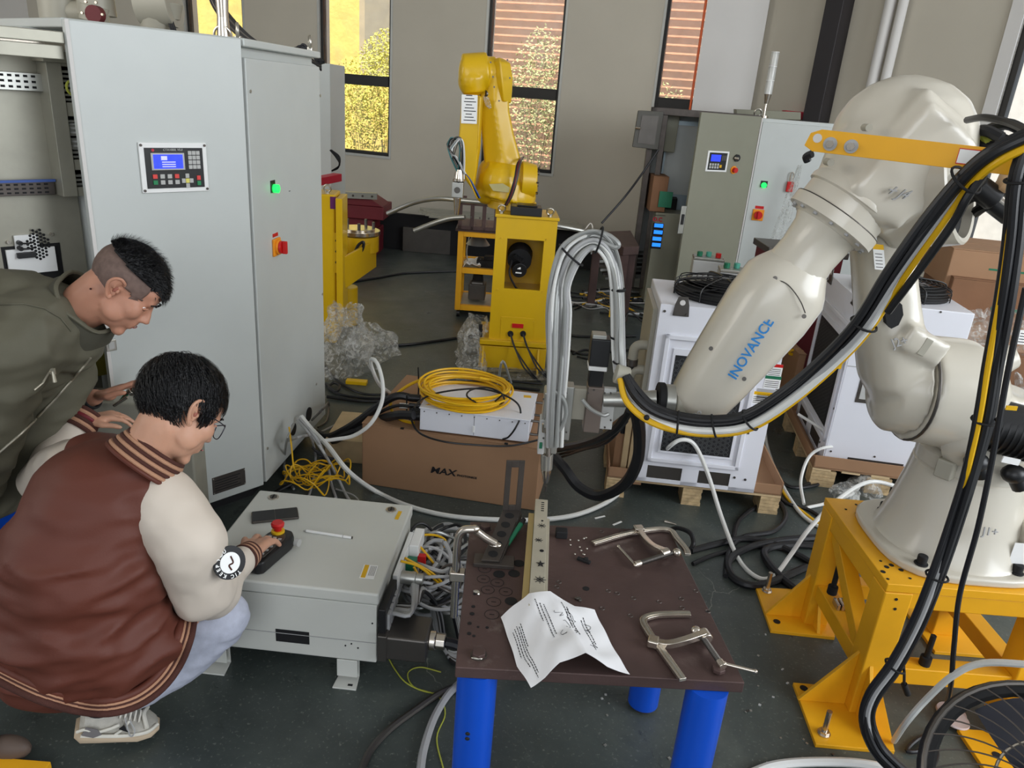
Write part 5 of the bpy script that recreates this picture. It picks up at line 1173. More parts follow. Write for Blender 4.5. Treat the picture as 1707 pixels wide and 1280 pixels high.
    for k in range(5):
        a = R(72 * k); dx = ux * math.cos(a) + uy * math.sin(a); dy = uy * math.cos(a) - ux * math.sin(a)
        M().sheet([[fc + dx * R0 * .2 + dy * q + V((0, 0, .03 + q * .5)) for q in (-.02, .02)], [fc + dx * R0 * .9 + dy * q * 2 + V((0, 0, .03 + q * .6)) for q in (-.02, .03)]], .002).build('fan_blade', m_blkm, r)
    return r, F
ZP = .112
o1 = G(1058, 800, ZP); e1 = G(1256, 822, ZP)
ux = (e1 - o1); ux.z = 0; w1 = ux.length; ux.normalize(); uy = V((-ux.y, ux.x, 0))
Fc = Face(o1, ux); h1 = Fc.px(1097, 506)[1]
asp = Fc.px(1232, 700)[0]
dep = .50
pallet('pallet', 'wooden pallet with cardboard tray under the nearer white chiller', G(1008, 826) * 1, ux, uy, (G(1300, 872) - G(1008, 826)).length, .72)
ch1, F1 = chiller('white water chiller with honeycomb grille and top fan behind robot forearm', o1, ux, uy, w1, dep, h1, w1 * .87)
# stickers on its right margin
def stick(F, x0, y0, x1, y1, head, r, rows=4, icon=False):
    a, b = F.px(x0, y1); a2, b2 = F.px(x1, y0)
    M().fbox(F, a, b, a2, b2, .0, .0012).build('warning_sticker', m_fr, r); M().fbox(F, a, b2 - (b2 - b) * .25, a2, b2, .0012, .0016).build('sticker_header', head, r)
    for k in range(rows): M().fbox(F, a + .004, b + (b2 - b) * (.1 + .6 * k / rows), a2 - .006, b + (b2 - b) * (.1 + .6 * k / rows) + .0025, .0012, .0016).build('printed_line', m_ink, r)
stick(F1, 1278, 608, 1306, 626, m_red, ch1); stick(F1, 1272, 628, 1303, 646, m_grp, ch1); stick(F1, 1258, 650, 1296, 669, m_gry, ch1, 6); stick(F1, 1252, 655, 1290, 672, m_ycab, ch1)
# brass/grey water fittings on its left flank
for k in range(2):
    p = F1.at(-.0, h1 * (.74 - .14 * k), -.10)
    M().tube([p, p - ux * .05, p - ux * .075 - V((0, 0, .02)), p - ux * .078 - V((0, 0, .07))], .022, 12).build('pipe_elbow', m_robd, ch1); M().cyl(p - ux * .078 - V((0, 0, .07)), p - ux * .078 - V((0, 0, .10)), .026, n=14).build('hose_collar', m_gun, ch1)
    cable('black_hose', [p - ux * .078 - V((0, 0, .10)), p - ux * .08 - V((0, 0, .2)), p - ux * .075 - V((0, 0, .32))], .017, m_rub, ['black hose hanging from upper elbow on the chiller flank', 'black hose hanging from lower elbow on the chiller flank'][k])
M().prism([F1.at(-.022, 0.02, -.06), F1.at(-.0, 0.02, -.06), F1.at(-.0, h1 - .04, -.06), F1.at(-.022, h1 - .04, -.06)], uy * .4).build('side_panel', m_robd, ch1, bevel=.003)
# brown corner posts of an opened crate at the chiller's left
q = G(1020, 812)
r = thing('cardboard_corner', 'opened cardboard and wooden battens at the left of the nearer pallet', 'box', q)
FQ = Face(Y(1020, 800, 3.16), ux)
f0 = FQ.px(1018, 700); f1 = FQ.px(1052, 800)
M().fbox(FQ, 0, -.02, .14, f0[1] + .02, -.08, -.085).build('cardboard_flap', m_card, r)
for k in range(3): M().fbox(FQ, .035 + k * .033, -.0, .062 + k * .033, f0[1] + .01 * k, -.04, -.065).build('batten', m_wood, r, bevel=.002)
M().fbox(FQ, 0, -.02, .14, .05, -.02, -.025).build('cardboard_lip', m_card, r)

# second chiller, turned
k1, k0, k2 = G(1369, 771, ZP), G(1328, 690, ZP), G(1534, 790, ZP)
u2 = (k1 - k0); u2.z = 0; w2 = max(u2.length, .42); u2.normalize(); v2 = V((-u2.y, u2.x, 0)); v2 = v2 if v2.x > 0 else -v2
Fk = Face(k1, v2); h2 = Fk.px(1410, 500)[1]
w2 = (k1 - k0).length + .02; o2 = k1 - u2 * w2
pallet('pallet', 'wooden pallet with cardboard tray under the farther white chiller', (o2 - u2 * .05 - v2 * .05) * 1 - V((0, 0, ZP)), u2, v2, w2 + .10, .66)
d2 = (k2 - k1).length + .02
ch2, F2 = chiller('white water chiller behind the robot lower arm, grille facing left', o2, u2, v2, w2, d2, h2, w2)
# its side facing the camera
S2 = Face(k1, v2)
M().fbox(S2, .01, h2 * .62, d2 * .98, h2 * .625, 0, .0012).build('panel_joint', m_gry, ch2)
a, b = S2.px(1445, 640); M().fbox(S2, a - .035, b - .10, a + .03, b + .11, 0, .003).build('window_panel', m_gun, ch2, bevel=.001); M().fbox(S2, a - .02, b - .08, a + .02, b + .08, .003, .004).build('gauge_glass', m_key, ch2)
for (x, y) in ((1385, 752), (1458, 761), (1520, 770), (1430, 655), (1568, 520)): a, b = S2.px(x, y); M().cyl(S2.at(a, b, 0), S2.at(a, b, .003), .005, n=8).build('screw', m_gun, ch2)
a, b = S2.px(1400, 605); M().fbox(S2, a - .015, b - .03, a + .012, b + .03, 0, .001).build('warning_sticker', m_ycab, ch2)
M().fbox(S2, .12, .0, d2 - .12, .05, 0, .001).build('feet_slot', m_gun, ch2)
a, b = S2.px(1572, 583); M().tube([S2.at(a, b - .01, 0), S2.at(a, b, .02), S2.at(a + .006, b + .03, .02)], .006, 6).build('black_tap', m_blk, ch2)

# ---------------------------------------------------------------- cartons at the right and behind
def carton(label, x0, y0, x1, y1, yy, dd, rz=0, tape=True, tint=m_card):
    a, b = Y(x0, y1, yy), Y(x1, y0, yy); ctr = (a + b) / 2
    r = thing('carton', label, 'box', V((ctr.x, yy + dd / 2, min(a.z, b.z))), 'cartons beside the right wall' if x0 > 1500 else None)
    u = V((math.cos(R(rz)), math.sin(R(rz)), 0)); F = Face(V((a.x, yy, a.z)), u); W_ = (b.x - a.x) / max(.3, math.cos(R(rz))); H_ = b.z - a.z
    M().fbox(F, 0, 0, W_, H_, 0, -dd).build('body', tint, r, bevel=.006)
    M().fbox(F, 0, H_, W_, H_ + .005, .0, -dd * .49).fbox(F, 0, H_, W_, H_ + .005, -dd * .51, -dd).build('flap', tint, r)
    if tape: M().fbox(F, W_ * .35, H_ * .55, W_ * .97, H_ * .60, 0, .001).build('green_tape', m_grp, r)
    return r
m_card2 = mat('darker cardboard', srgb(128, 92, 66), .85, var=.06, bump=.05, bscale=30)
carton('large upper carton with green tape under the right window', 1572, 428, 1760, 477, 3.9, .5, -12)
carton('large middle carton with green tape beneath the upper one', 1562, 478, 1780, 560, 3.85, .5, -12, tint=m_card2)
carton('big film wrapped carton behind the robot shoulder motor', 1590, 600, 1800, 735, 3.55, .6, -10, False, m_card2)
carton('film wrapped carton between middle and lowest right cartons', 1592, 562, 1790, 602, 3.62, .55, -8, False)
carton('brown carton seen between both chillers', 1345, 500, 1372, 620, 4.6, .4, 8, False)
carton('carton low between chillers with yellow coil on it', 1310, 592, 1345, 690, 4.3, .3, 0, False)
M().tube([Y(1327 + 12 * math.cos(a * .9), 586 + 4 * math.sin(a * .9) + a * .1, 4.4) for a in range(26)], .006, 6, 3).build('yellow_coil', m_ycab, label='small coil of yellow cable on the carton between the chillers', cat='cable')
g = [[Y(1595 + 115 * i / 24, 515 + 130 * j / 18, 3.52) + V((0, .05 * noise.noise(V((i * .3, j * .4, 1))), .015 * noise.noise(V((i * .6, j * .5, 4))))) for j in range(19)] for i in range(25)]
M().sheet(g).build('plastic_wrap', m_film, label='clear film stretched over the right cartons behind the robot', cat='plastic wrap', smooth=22)
r = thing('shipping_label', 'white shipping label on the film wrapped carton at right edge', 'label', Y(1700, 560, 3.5)); LBF = Face(Y(1693, 573, 3.5), (1, -.1, 0)); M().fbox(LBF, 0, 0, .09, .07, 0, .002).build('sheet', m_fr, r)
for k in range(4): M().fbox(LBF, .006, .01 + k * .014, .07, .014 + k * .014, .002, .0025).build('printed_line', m_ink, r)

# ================================================================ right electrical cabinet
yk = 7.0
kH = Y(1232, 420, yk); kH = V((Y(1251, 300, yk).x, yk, 0)); 
RF = Face(kH, (1, -.13, 0)); zr = RF.px(1262, 196)[1]
hx_ = kH.x
DL = Y(1128, 440, 6.75)
KD = Face(V((DL.x, 6.72, 0)), kH - V((DL.x, 6.72, 0))); kdl = (kH - V((DL.x, 6.72, 0))).length
x_l = KD.px(1158, 200)[0]
r = thing('control_cabinet', 'tall grey electrical cabinet with ajar khaki door in the background, right', 'cabinet', RF.at(.3, 0, -.25))
M().fbox(RF, .0, .1, 1.25, zr, -.02, -.6).build('body', m_cab, r, bevel=.006)
rd = M().fbox(RF, .015, .12, 1.2, zr - .03, -.02, .008).build('door', m_cab, r, bevel=.006)
M().fbox(RF, .0, .1, .012, zr, .0, .012).build('door_edge', m_walw, r)
M().fbox(RF, 0.0, 0, 1.25, .1, -.05, -.55).build('plinth', m_blkm, r)
kd = M().fbox(KD, 0, .12, kdl - .01, zr + .01, -.012, .012).build('door', m_cabdark, r, bevel=.004)  # shade on this pale grey door is put into its khaki colour
# open bay behind the shade-coloured door
M().fbox(RF, -.95, .1, -.0, zr + .02, -.5, -.55).build('back_panel', m_cab, r)
M().fbox(RF, -.95, .1, -.90, zr + .02, -.05, -.5).fbox(RF, -.95, zr - .04, 0, zr + .02, -.05, -.5).fbox(RF, -.85, .1, -.80, zr - .04, -.04, -.08).build('bay_frame', m_stld, r, bevel=.004)
M().fbox(RF, -.78, .5, -.3, zr - .08, -.40, -.42).build('mounting_plate', mat('blue zinc plate', srgb(150, 165, 172), .35, .4), r, bevel=.002)
M().fbox(RF, -.76, zr - .75, -.4, zr - .12, -.395, -.39).build('plate_outline', m_cab, r)
M().fbox(RF, -.80, .1, -.6, .95, -.2, -.4).build('duct', m_blkm, r)
# keypad on shade-coloured door
ks = [KD.px(*q) for q in ((1179, 250), (1213, 253), (1208, 288), (1173, 283))]
a0, a1 = (ks[0][0] + ks[3][0]) / 2, (ks[1][0] + ks[2][0]) / 2; b0, b1 = (ks[2][1] + ks[3][1]) / 2, (ks[0][1] + ks[1][1]) / 2
def kq(n, x0, y0, x1, y1, d0, d1, m): return M().fbox(KD, a0 + (a1 - a0) * x0, b0 + (b1 - b0) * y0, a0 + (a1 - a0) * x1, b0 + (b1 - b0) * y1, d0, d1).build(n, m, kd)
kq('keypad_frame', 0, 0, 1, 1, .012, .022, m_fr); kq('keypad_panel', .08, .08, .92, .92, .022, .024, m_blk); kq('display', .17, .5, .62, .82, .024, .026, m_lcd)
for i in range(4):
    for j in range(2): kq('key', .14 + i * .12, .15 + j * .14, .22 + i * .12, .26 + j * .14, .024, .027, m_key)
for i in range(3): kq('key', .68 + i * .075, .55, .73 + i * .075, .8, .024, .026, m_gun)
kq('key', .62, .2, .72, .34, .024, .027, m_ycab)
a, b = KD.px(1226, 263); M().cyl(KD.at(a, b, .012), KD.at(a, b, .03), .03, n=18).build('key_switch', m_blk, kd); M().cyl(KD.at(a - .03, b, .03), KD.at(a - .015, b, .06), .01, n=10).build('key', m_nick, kd)
a, b = KD.px(1221, 283); M().cyl(KD.at(a, b, .012), KD.at(a, b, .02), .034, n=18).build('button_collar', MATS['orange yellow plastic'], kd); M().cyl(KD.at(a, b, .02), KD.at(a, b, .05), .022, n=18).build('emergency_button', m_red, kd)
a, b = KD.px(1134, 366); M().fbox(KD, a - .02, b - .12, a + .035, b + .12, .012, .02).build('handle_plate', m_alu, kd, bevel=.003); M().fbox(KD, a - .005, b - .04, a + .02, b + .05, .02, .03).build('lock_handle', m_blk, kd, bevel=.004)
# lamps and switches on the grey door
a, b = RF.px(1273, 308); M().fbox(RF, a - .03, b - .02, a + .03, b + .035, .008, .012).build('lamp_plate', m_blk, rd); M().cyl(RF.at(a, b - .002, .012), RF.at(a, b - .002, .03), .024, n=18).build('green_lamp', m_grn, rd)
a, b = RF.px(1263, 358); M().fbox(RF, a - .05, b - .05, a + .05, b + .05, .008, .02).build('switch_plate', MATS['orange yellow plastic'], rd, bevel=.004); M().cyl(RF.at(a, b, .02), RF.at(a, b, .045), .036, n=20).build('switch_knob', m_red, rd); M().fbox(RF, a - .008, b - .032, a + .008, b + .032, .045, .065).build('knob_grip', m_red, rd); M().fbox(RF, a - .035, b + .055, a + .04, b + .08, .008, .011).build('switch_label', m_red, rd)
for (x, y) in ((1259, 223), (1226, 385)): a, b = RF.px(x, y); M().cyl(RF.at(a, b, .008), RF.at(a, b, .012), .008, n=8).build('hinge_screw', m_gun, rd)
a, b = RF.px(1316, 308); r2 = thing('red_padlock', 'red padlock hanging on the background cabinet door', 'padlock', RF.at(a, b, .03)); M().fbox(RF, a - .028, b - .06, a + .03, b + .03, .015, .04).build('lock_body', m_red, r2, bevel=.006); M().tube([RF.at(a - .012, b + .03, .028), RF.at(a - .012, b + .1, .028), RF.at(a + .012, b + .1, .028), RF.at(a + .012, b + .03, .028)], .005, 6).build('shackle', m_nick, r2)
# unlit signal tower on top
q = RF.at(RF.px(1280, 190)[0], zr, -.2)
r = thing('signal_tower', 'clear unlit signal tower standing on top of the background cabinet', 'lamp', q)
M().cyl(q, q + V((0, 0, .02)), .04, n=16).build('base', m_nick, r); M().cyl(q, q + V((0, 0, .14)), .012, n=12).build('pole', m_nick, r); M().cyl(q + V((0, 0, .12)), q + V((0, 0, .2)), .018, .034, 16).build('socket', m_nick, r)
for k in range(3): M().cyl(q + V((0, 0, .2 + .115 * k)), q + V((0, 0, .31 + .115 * k)), .034, n=20).build('lens', filmmat('clear lamp lens', srgb(225, 225, 220), .75, .1, 1, crease=.02), r); M().cyl(q + V((0, 0, .31 + .115 * k)), q + V((0, 0, .315 + .115 * k)), .035, n=20).build('lens_ring', m_fr, r)
eyebolt(M(), RF.at(RF.px(1266, 190)[0], zr, -.1), .03, (0, 1, .3)).build('eyebolt', m_stl, ROOT and bpy.data.objects[[o.name for o in bpy.data.objects if o.name.startswith('control_cabinet')][-1]])
# crimson beam and khaki box on the cabinet roof, behind
M().prism([Y(1310, 184, 7.6), Y(1400, 192, 7.4), Y(1400, 205, 7.4), Y(1310, 197, 7.6)], (0, .12, 0)).build('crimson_beam', m_crim, label='crimson beam lying on the roof of the background cabinet', cat='beam', bevel=.004)
M().prism([Y(1228, 182, 7.5), Y(1335, 187, 7.4), Y(1335, 200, 7.4), Y(1228, 196, 7.5)], (0, .12, 0)).build('khaki_duct', m_cabdark, label='khaki sheet duct on the roof of the background cabinet', cat='duct', bevel=.003)
# grey hanging box with open lid on the left of the bay
r = thing('junction_box', 'dark grey wall box with its lid open above the cartons, background', 'box', Y(1100, 250, 7.2))
p = [Y(1064, 184, 7.1), Y(1107, 186, 7.1), Y(1097, 250, 7.1), Y(1054, 245, 7.1)]
M().prism(p, (0, .03, 0)).build('lid', mat('dark grey box', srgb(84, 82, 76), .5), r, bevel=.006); M().prism([p[0] + V((.04, -.005, -.04)), p[1] + V((-.04, -.005, -.04)), p[2] + V((-.04, -.005, .04)), p[3] + V((.04, -.005, .04))], (0, .006, 0)).build('lid_panel', m_gun, r)
p = [Y(1106, 184, 7.3), Y(1135, 186, 7.3), Y(1124, 255, 7.3), Y(1097, 252, 7.3)]; M().prism(p, (0, .22, 0)).build('body', m_cabdark, r, bevel=.008)
M().cyl(Y(1060, 213, 7.08), Y(1068, 214, 7.06), .012, n=8).build('latch', m_nick, r)
cable('black_cable', [Y(1097, 250, 7.05), Y(1070, 290, 7.0), Y(1040, 330, 7.0), Y(1003, 372, 6.9)], .010, m_rub, 'thin black cable slanting down from the open wall box')
r = carton('brown carton with green emblem stacked on the grey tower unit', 1082, 296, 1116, 352, 7.0, .3, 0, False, m_card2)
BF = Face(Y(1092, 350, 6.99), (1, 0, 0)); M().fbox(BF, .02, .03, .14, .17, 0, .004).build('green_emblem', m_grp, r)
# upright grey unit with four lit readouts
q = G(1080, 486); zt_ = Y(1105, 355, 7.0).z
GU = Face(V((Y(1076, 480, 7.0).x, 7.0, 0)), (1, 0, 0)); 
r = thing('power_unit', 'slim grey tower unit with four lit blue readouts, background', 'electronics', GU.at(.12, 0, -.1))
gx = GU.px(1088, 420)
M().prism([GU.at(.0, 0, 0), GU.at(.28, 0, 0), GU.at(.28, zt_, 0), GU.at(.0, zt_, 0)], (0, .3, 0)).build('housing', m_cabdark, r, bevel=.006)
for k, (x, y) in enumerate(((1097, 376), (1096, 387), (1094, 398), (1093, 408))):
    a, b = GU.px(x, y); M().fbox(GU, a - .05, b - .035, a + .05, b + .022, 0, .006).build('readout_bezel', m_blk, r); M().fbox(GU, a - .035, b - .015, a + .045, b + .018, .006, .009).build('readout', m_cyn, r)
a, b = GU.px(1096, 366); text('O.C', GU, a, b, .05, m_crim, r, d=.003, bold=.002)
a, b = GU.px(1098, 361); M().fbox(GU, a - .05, b + .01, a + .06, b + .014, 0, .003).build('printed_line', m_ink, r)
# dark steel table in the back
q = [Y(979, 368, 6.7), Y(1040, 388, 6.3), Y(1071, 392, 6.35), Y(1050, 370, 7.0)]
r = thing('dark_table', 'dark steel plate table with square legs in the background', 'table', V((Y(1020, 400, 6.6).x, 6.6, 0)))
zt_ = .66
c_ = [V((Y(979, 380, 6.6).x, 6.75, zt_)), V((Y(1040, 400, 6.2).x, 6.15, zt_)), V((Y(1070, 392, 6.2).x, 6.25, zt_)), V((Y(1054, 372, 7.0).x, 7.05, zt_))]
M().prism(c_, (0, 0, -.07)).build('table_top', m_rust, r, bevel=.004)
for c in (c_[0] + V((.12, .02, 0)), c_[1] + V((.02, .06, 0)), c_[2] + V((-.05, .06, 0)), c_[3] + V((-.08, -.06, 0))): M().bb(c.x - .035, c.x + .035, c.y - .035, c.y + .035, 0, zt_ - .07).build('leg', m_rust, r, bevel=.003)
r = thing('steel_offcuts', 'low heap of steel profiles behind the dark background table', 'metal', G(1050, 470))
for k in range(7): M().prism([Y(985 + k * 4, 420 + k * 7, 7.5), Y(1072, 418 + k * 7, 7.6), Y(1072, 422 + k * 7, 7.6), Y(985 + k * 4, 424 + k * 7, 7.5)], (0, .1, 0)).build('profile', m_stld if k % 2 else m_alu, r)
# control boxes with buttons on the chiller roof region
for k, (x0, y0, yy, lb) in enumerate(((1152, 458, 4.9, 'small clear topped control box with red and green buttons, farther one'), (1195, 482, 4.3, 'small clear topped control box with red and green buttons, nearer one'))):
    q = Y(x0, y0, yy); r = thing('button_box', lb, 'control box', q, None); BFc = Face(q, (1, -.12, 0)); w_ = .20; h_ = .10
    M().fbox(BFc, 0, -.02, w_, h_, 0, -.12).build('housing', m_key, r, bevel=.008); M().fbox(BFc, .0, h_, w_, h_ + .02, 0, -.12).build('lid', m_alu, r, bevel=.006)
    for i, mm_ in enumerate((m_grp, mat('teal button', srgb(80, 160, 140), .4), m_red)):
        c = BFc.at(.04 + i * .06, h_ + .02, -.05 - .02 * (i % 2)); M().cyl(c, c + V((0, 0, .03)), .018, n=14).build('push_button', mm_, r, bevel=.003)
    for c in (BFc.at(.012, h_ + .02, -.01), BFc.at(w_ - .012, h_ + .02, -.01)): M().cyl(c, c + V((0, 0, .004)), .005, n=8).build('screw', m_nick, r)
    M().bb(q.x, q.x + .2, q.y - .0, q.y + .12, 0.0, q.z - .025).build('steel_stand', m_robd, label=['plain grey stand under the farther button box', 'plain grey stand under the nearer button box'][k], cat='stand')
# film hanging over the grey cabinet door
g = [[Y(1338 - 5 * j + (8 + 2.2 * j) * i / 10 - 8, 275 + 13 * j, 6.8) + V((0, .04 * noise.noise(V((i * .6, j * .4, 9))), 0)) for j in range(14)] for i in range(11)]
M().sheet(g).build('plastic_wrap', m_film, label='pale plastic sheet hanging before the background cabinet, left of forearm', cat='plastic wrap', smooth=22)
q = Y(1345, 460, 4.6); r = thing('maroon_crate', 'maroon box in shade behind the farther chiller', 'crate', q); M().bb(q.x - .25, q.x + .2, q.y, q.y + .3, 0, q.z + .12).build('body', m_maroon, r, bevel=.006); M().bb(q.x - .27, q.x + .22, q.y - .02, q.y + .32, q.z + .12, q.z + .16).build('lid', m_gun, r, bevel=.004)

# ================================================================ orange stand of the white robot
ZS = .50
sA, sB = G(1388, 834, ZS), G(1480, 973, ZS)
SX0, SX1, SY0, SY1 = min(sA.x, sB.x) - .0, 1.70, sB.y, sA.y + .02
r = thing('robot_stand', 'orange yellow steel stand with gusseted foot plates under the white robot', 'stand', ((SX0 + SX1) / 2, (SY0 + SY1) / 2, 0))
lw = .085
M().bb(SX0, SX1, SY0, SY1, ZS - .028, ZS).build('top_plate', m_ora, r, bevel=.003)
m = M(); m.bb(SX0 + .004, SX1 - .004, SY0 + .004, SY0 + .06, ZS - .085, ZS - .028); m.bb(SX0 + .004, SX1 - .004, SY1 - .06, SY1 - .004, ZS - .085, ZS - .028)
m.bb(SX0 + .004, SX0 + .06, SY0 + .06, SY1 - .06, ZS - .085, ZS - .028); m.bb(SX1 - .06, SX1 - .004, SY0 + .06, SY1 - .06, ZS - .085, ZS - .028); m.build('top_frame', m_ora, r, bevel=.004)
legs = [(SX0, SY0), (SX1 - lw, SY0), (SX0, SY1 - lw), (SX1 - lw, SY1 - lw)]
for (x, y) in legs: M().bb(x, x + lw, y, y + lw, .012, ZS - .03).build('leg', m_ora, r, bevel=.005)
zl = .19
for y in (SY0 + .012, SY1 - .07): M().bb(SX0 + lw, SX1 - lw, y, y + .06, zl - .06, zl).build('cross_beam', m_ora, r, bevel=.004)
for x in (SX0 + .012, SX1 - .07): M().bb(x, x + .06, SY0 + lw, SY1 - lw, zl - .06, zl).build('cross_beam', m_ora, r, bevel=.004)
m = M(); a, b = V((SX0 + lw, SY0 + .25, zl)), V((SX1 - lw, SY1 - .1, ZS - .08))
def slab(m, p, q, w, h, up=V((0, 0, 1))):
    d = (q - p); x = d.cross(up).normalized(); y = x.cross(d).normalized()
    return m.prism([p + x * w / 2 - y * h / 2, p + x * w / 2 + y * h / 2, p - x * w / 2 + y * h / 2, p - x * w / 2 - y * h / 2], d)
slab(M(), V((SX0 + .10, SY1 - .04, ZS - .07)), V((SX1 - .10, SY1 - .04, zl)), .05, .05, V((0, 1, 0))).build('diagonal_brace', m_ora, r, bevel=.003)
slab(M(), V((SX0 + .04, SY0 + .06, zl - .02)), V((SX0 + .04, SY1 - .08, ZS - .08)), .05, .05, V((1, 0, 0))).build('diagonal_brace', m_ora, r, bevel=.003)
# holes and bolts of the top plate
for (x, y) in ((1410, 849), (1427, 841), (1430, 850), (1429, 856), (1453, 844), (1457, 858), (1468, 935), (1478, 945), (1486, 942), (1490, 935), (1502, 950), (1517, 964), (1480, 965), (1565, 974), (1472, 953)):
    c = G(x, y, ZS + .0004); M().cyl(c, c + V((0, 0, .001)), .0075 if (x + y) % 3 else .0045, n=12).build('bolt_hole', m_blkm, r)
# foot plates with gussets and anchor studs
def footplate(poly, studs, ctr):
    fp = M().prism([G(x, y, .014) - V((0, 0, .014)) for x, y in poly], (0, 0, .014)).build('foot_plate', m_ora, r, bevel=.002)
    for (x, y, st) in studs:
        c = G(x, y, .0145)
        if st: M().cyl(c, c + V((0, 0, .085)), .0085, n=10).build('anchor_stud', m_nick, fp); hexnut(M(), c, (0, 0, 1), .016, .012).build('nut', m_nick, fp); M().cyl(c, c + V((0, 0, .003)), .02, n=16).build('washer', m_nick, fp)
        else: M().cyl(c, c + V((0, 0, .001)), .013, n=14).build('bolt_hole', m_blkm, fp)
footplate([(1260, 978), (1285, 1050), (1392, 1062), (1385, 985)], [(1278, 985, 1), (1295, 1036, 0)], 0)
footplate([(1322, 1137), (1360, 1240), (1492, 1252), (1470, 1150)], [(1373, 1222, 1), (1340, 1147, 0)], 0)
M().bb(1.47, 1.78, 1.52, 1.84, 0, .014).build('foot_plate', m_ora, r, bevel=.002)
M().bb(1.58, 1.85, 2.2, 2.5, 0, .014).build('foot_plate', m_ora, r, bevel=.002)
c = G(1662, 1259, .0145); M().cyl(c, c + V((0, 0, .001)), .014, n=14).build('bolt_hole', m_blkm, r)
def gus(p, q, top, th=V((0, 0, 0))): return M().prism([p, q, top], th).build('gusset', m_ora, r, bevel=.0015)
gus(V((SX0, SY0 + .035, .014)), V((SX0 - .15, SY0 + .035, .014)), V((SX0, SY0 + .035, .22)), V((0, .012, 0)))
gus(V((SX0 + .02, SY0, .014)), V((SX0 + .02, SY0 - .11, .014)), V((SX0 + .02, SY0, .20)), V((.012, 0, 0)))
gus(V((SX0, SY1 - .045, .014)), V((SX0 - .13, SY1 - .045, .014)), V((SX0, SY1 - .045, .20)), V((0, .012, 0)))
gus(V((SX0 + .03, SY1 - lw, .014)), V((SX0 + .03, SY1 - lw - .05, .014)), V((SX0 + .03, SY1 - lw, .12)), V((.012, 0, 0)))
gus(V((SX1 - .04, SY0, .014)), V((SX1 - .04, SY0 - .2, .014)), V((SX1 - .04, SY0, .22)), V((.012, 0, 0)))
for (x, y, z) in ((SX0 - .0, SY1 - .16, zl + .02), (SX0 + .18, SY0 + .04, zl)):
    M().cyl((x + .03, y, z), (x + .03, y, z + .11), .009, n=10).cyl((x + .03, y, z + .0), (x + .03, y, z + .03), .017, n=12).build('loose_screw', m_blkm, label=['black cap screw standing on the stand beam, left side', 'black cap screw leaning at the stand front beam'][0 if y > SY0 + .1 else 1], cat='screw')
for k in range(4): M().box((SX0 + .03 + k * .016, SY1 - .21, zl + .012), (.011, .045, .024)).build('steel_pin', m_nick, label='short steel pin in the row lying on the stand side beam', cat='pin', group='row of steel pins on the stand beam', bevel=.003)
for (x, y) in ((1494, 999), (1492, 1015)): c = Y(x, y, SY0 - .0005); M().cyl(c, c + V((0, -.001, 0)), .005, n=8).build('bolt_hole', m_blkm, r)

# ================================================================ white six axis robot
RB = V(((SX0 + SX1) / 2 + .015, (SY0 + SY1) / 2, ZS)); YR = 2.1
r = thing('white_robot_arm', 'large white six axis robot with blue lettering on its forearm, right foreground', 'robot', RB)
ROB = r
def rr(x, y, d=0): return Y(x, y, YR + d)
# base casting
m = M(); pol = []
for k in range(36):
    a = 2 * math.pi * k / 36; c_, s_ = math.cos(a), math.sin(a); q = .255 / (abs(c_) ** 3.2 + abs(s_) ** 3.2) ** (1 / 3.2); pol.append(RB + V((c_ * q * .98, s_ * q * .93, 0)))
M().prism(pol, (0, 0, .028)).build('base_flange', m_rob, r, bevel=.010, seg=3)
M().lathe(RB + V((.0, 0, .025)), (0, 0, 1), [(.222, 0), (.212, .012), (.188, .10), (.168, .20), (.160, .262), (.150, .27)], 44).build('base_casting', m_rob, r)
M().box(RB + V((.20, -.07, .10)), (.16, .22, .15)).build('connector_housing', m_rob, r, bevel=.02, seg=3)
for (x, y) in ((1472, 851), (1535, 940), (1694, 955)):
    c = G(x, y, ZS + .028); M().cyl(c, c + V((0, 0, .03)), .0145, n=14).cyl(c, c + V((0, 0, .005)), .02, n=16).build('base_bolt', m_blkm, r, bevel=.002)
bf = Face(RB + V((.0, -.2, .10)), (1, .0, 0), (0, .16, 1)); a, b = bf.px(1647, 884); text('J1+', bf, a, b, .035, m_gry, r, d=.012, th=.002)
lf = Face(RB + V((0.18, -.181, .03)), (1, 0, 0)); q = lf.px(1697, 922); M().fbox(lf, q[0] - .02, q[1] - .035, q[0] + .03, q[1] + .035, .0, .002).build('rating_label', m_fr, r)
# swivel column
TZ = ZS + .295
m = M(); m.cyl((RB.x, RB.y, TZ), (RB.x, RB.y, TZ + .05), .158, .150, 36)
M().lathe((RB.x, RB.y, TZ - .005), (0, 0, 1), [(.150, 0), (.158, .004), (.158, .045), (.148, .055), (.14, .06)], 40).build('joint_ring', m_rob, r)
M().box(V((RB.x - .13, RB.y - .10, TZ + .02)), (.05, .05, .06), Matrix.Rotation(R(40), 3, 'Z')).build('stop_block', m_robd, r, bevel=.006)
J2 = rr(1578, 655, 0)
m = M(); m.lathe((RB.x, RB.y, TZ + .05), (0, 0, 1), [(.14, 0), (.135, .05), (.14, .12), (.10, .2)], 32)
m.ball(J2 + V((-.0, 0, 0)), (.165, .165, .165)); m.cyl(J2 + V((-.115, 0, .01)), J2 + V((.03, 0, 0)), .158, .165, 36)
remesh(m, 'swivel_housing', m_rob, r, .012, 5)
sa = (RT * .80 - FWD * .60).normalized(); sc0 = rr(1640, 712, -.06)
M().lathe(sc0 - sa * .07, sa, [(.10, -.03), (.118, .0), (.120, .05), (.118, .066), (.108, .068), (.104, .05)], 34).build('motor_shroud', m_rob, r)
M().cyl(sc0 - sa * .012, sc0 - sa * .006, .108, n=30).build('motor_opening', m_blkm, r)
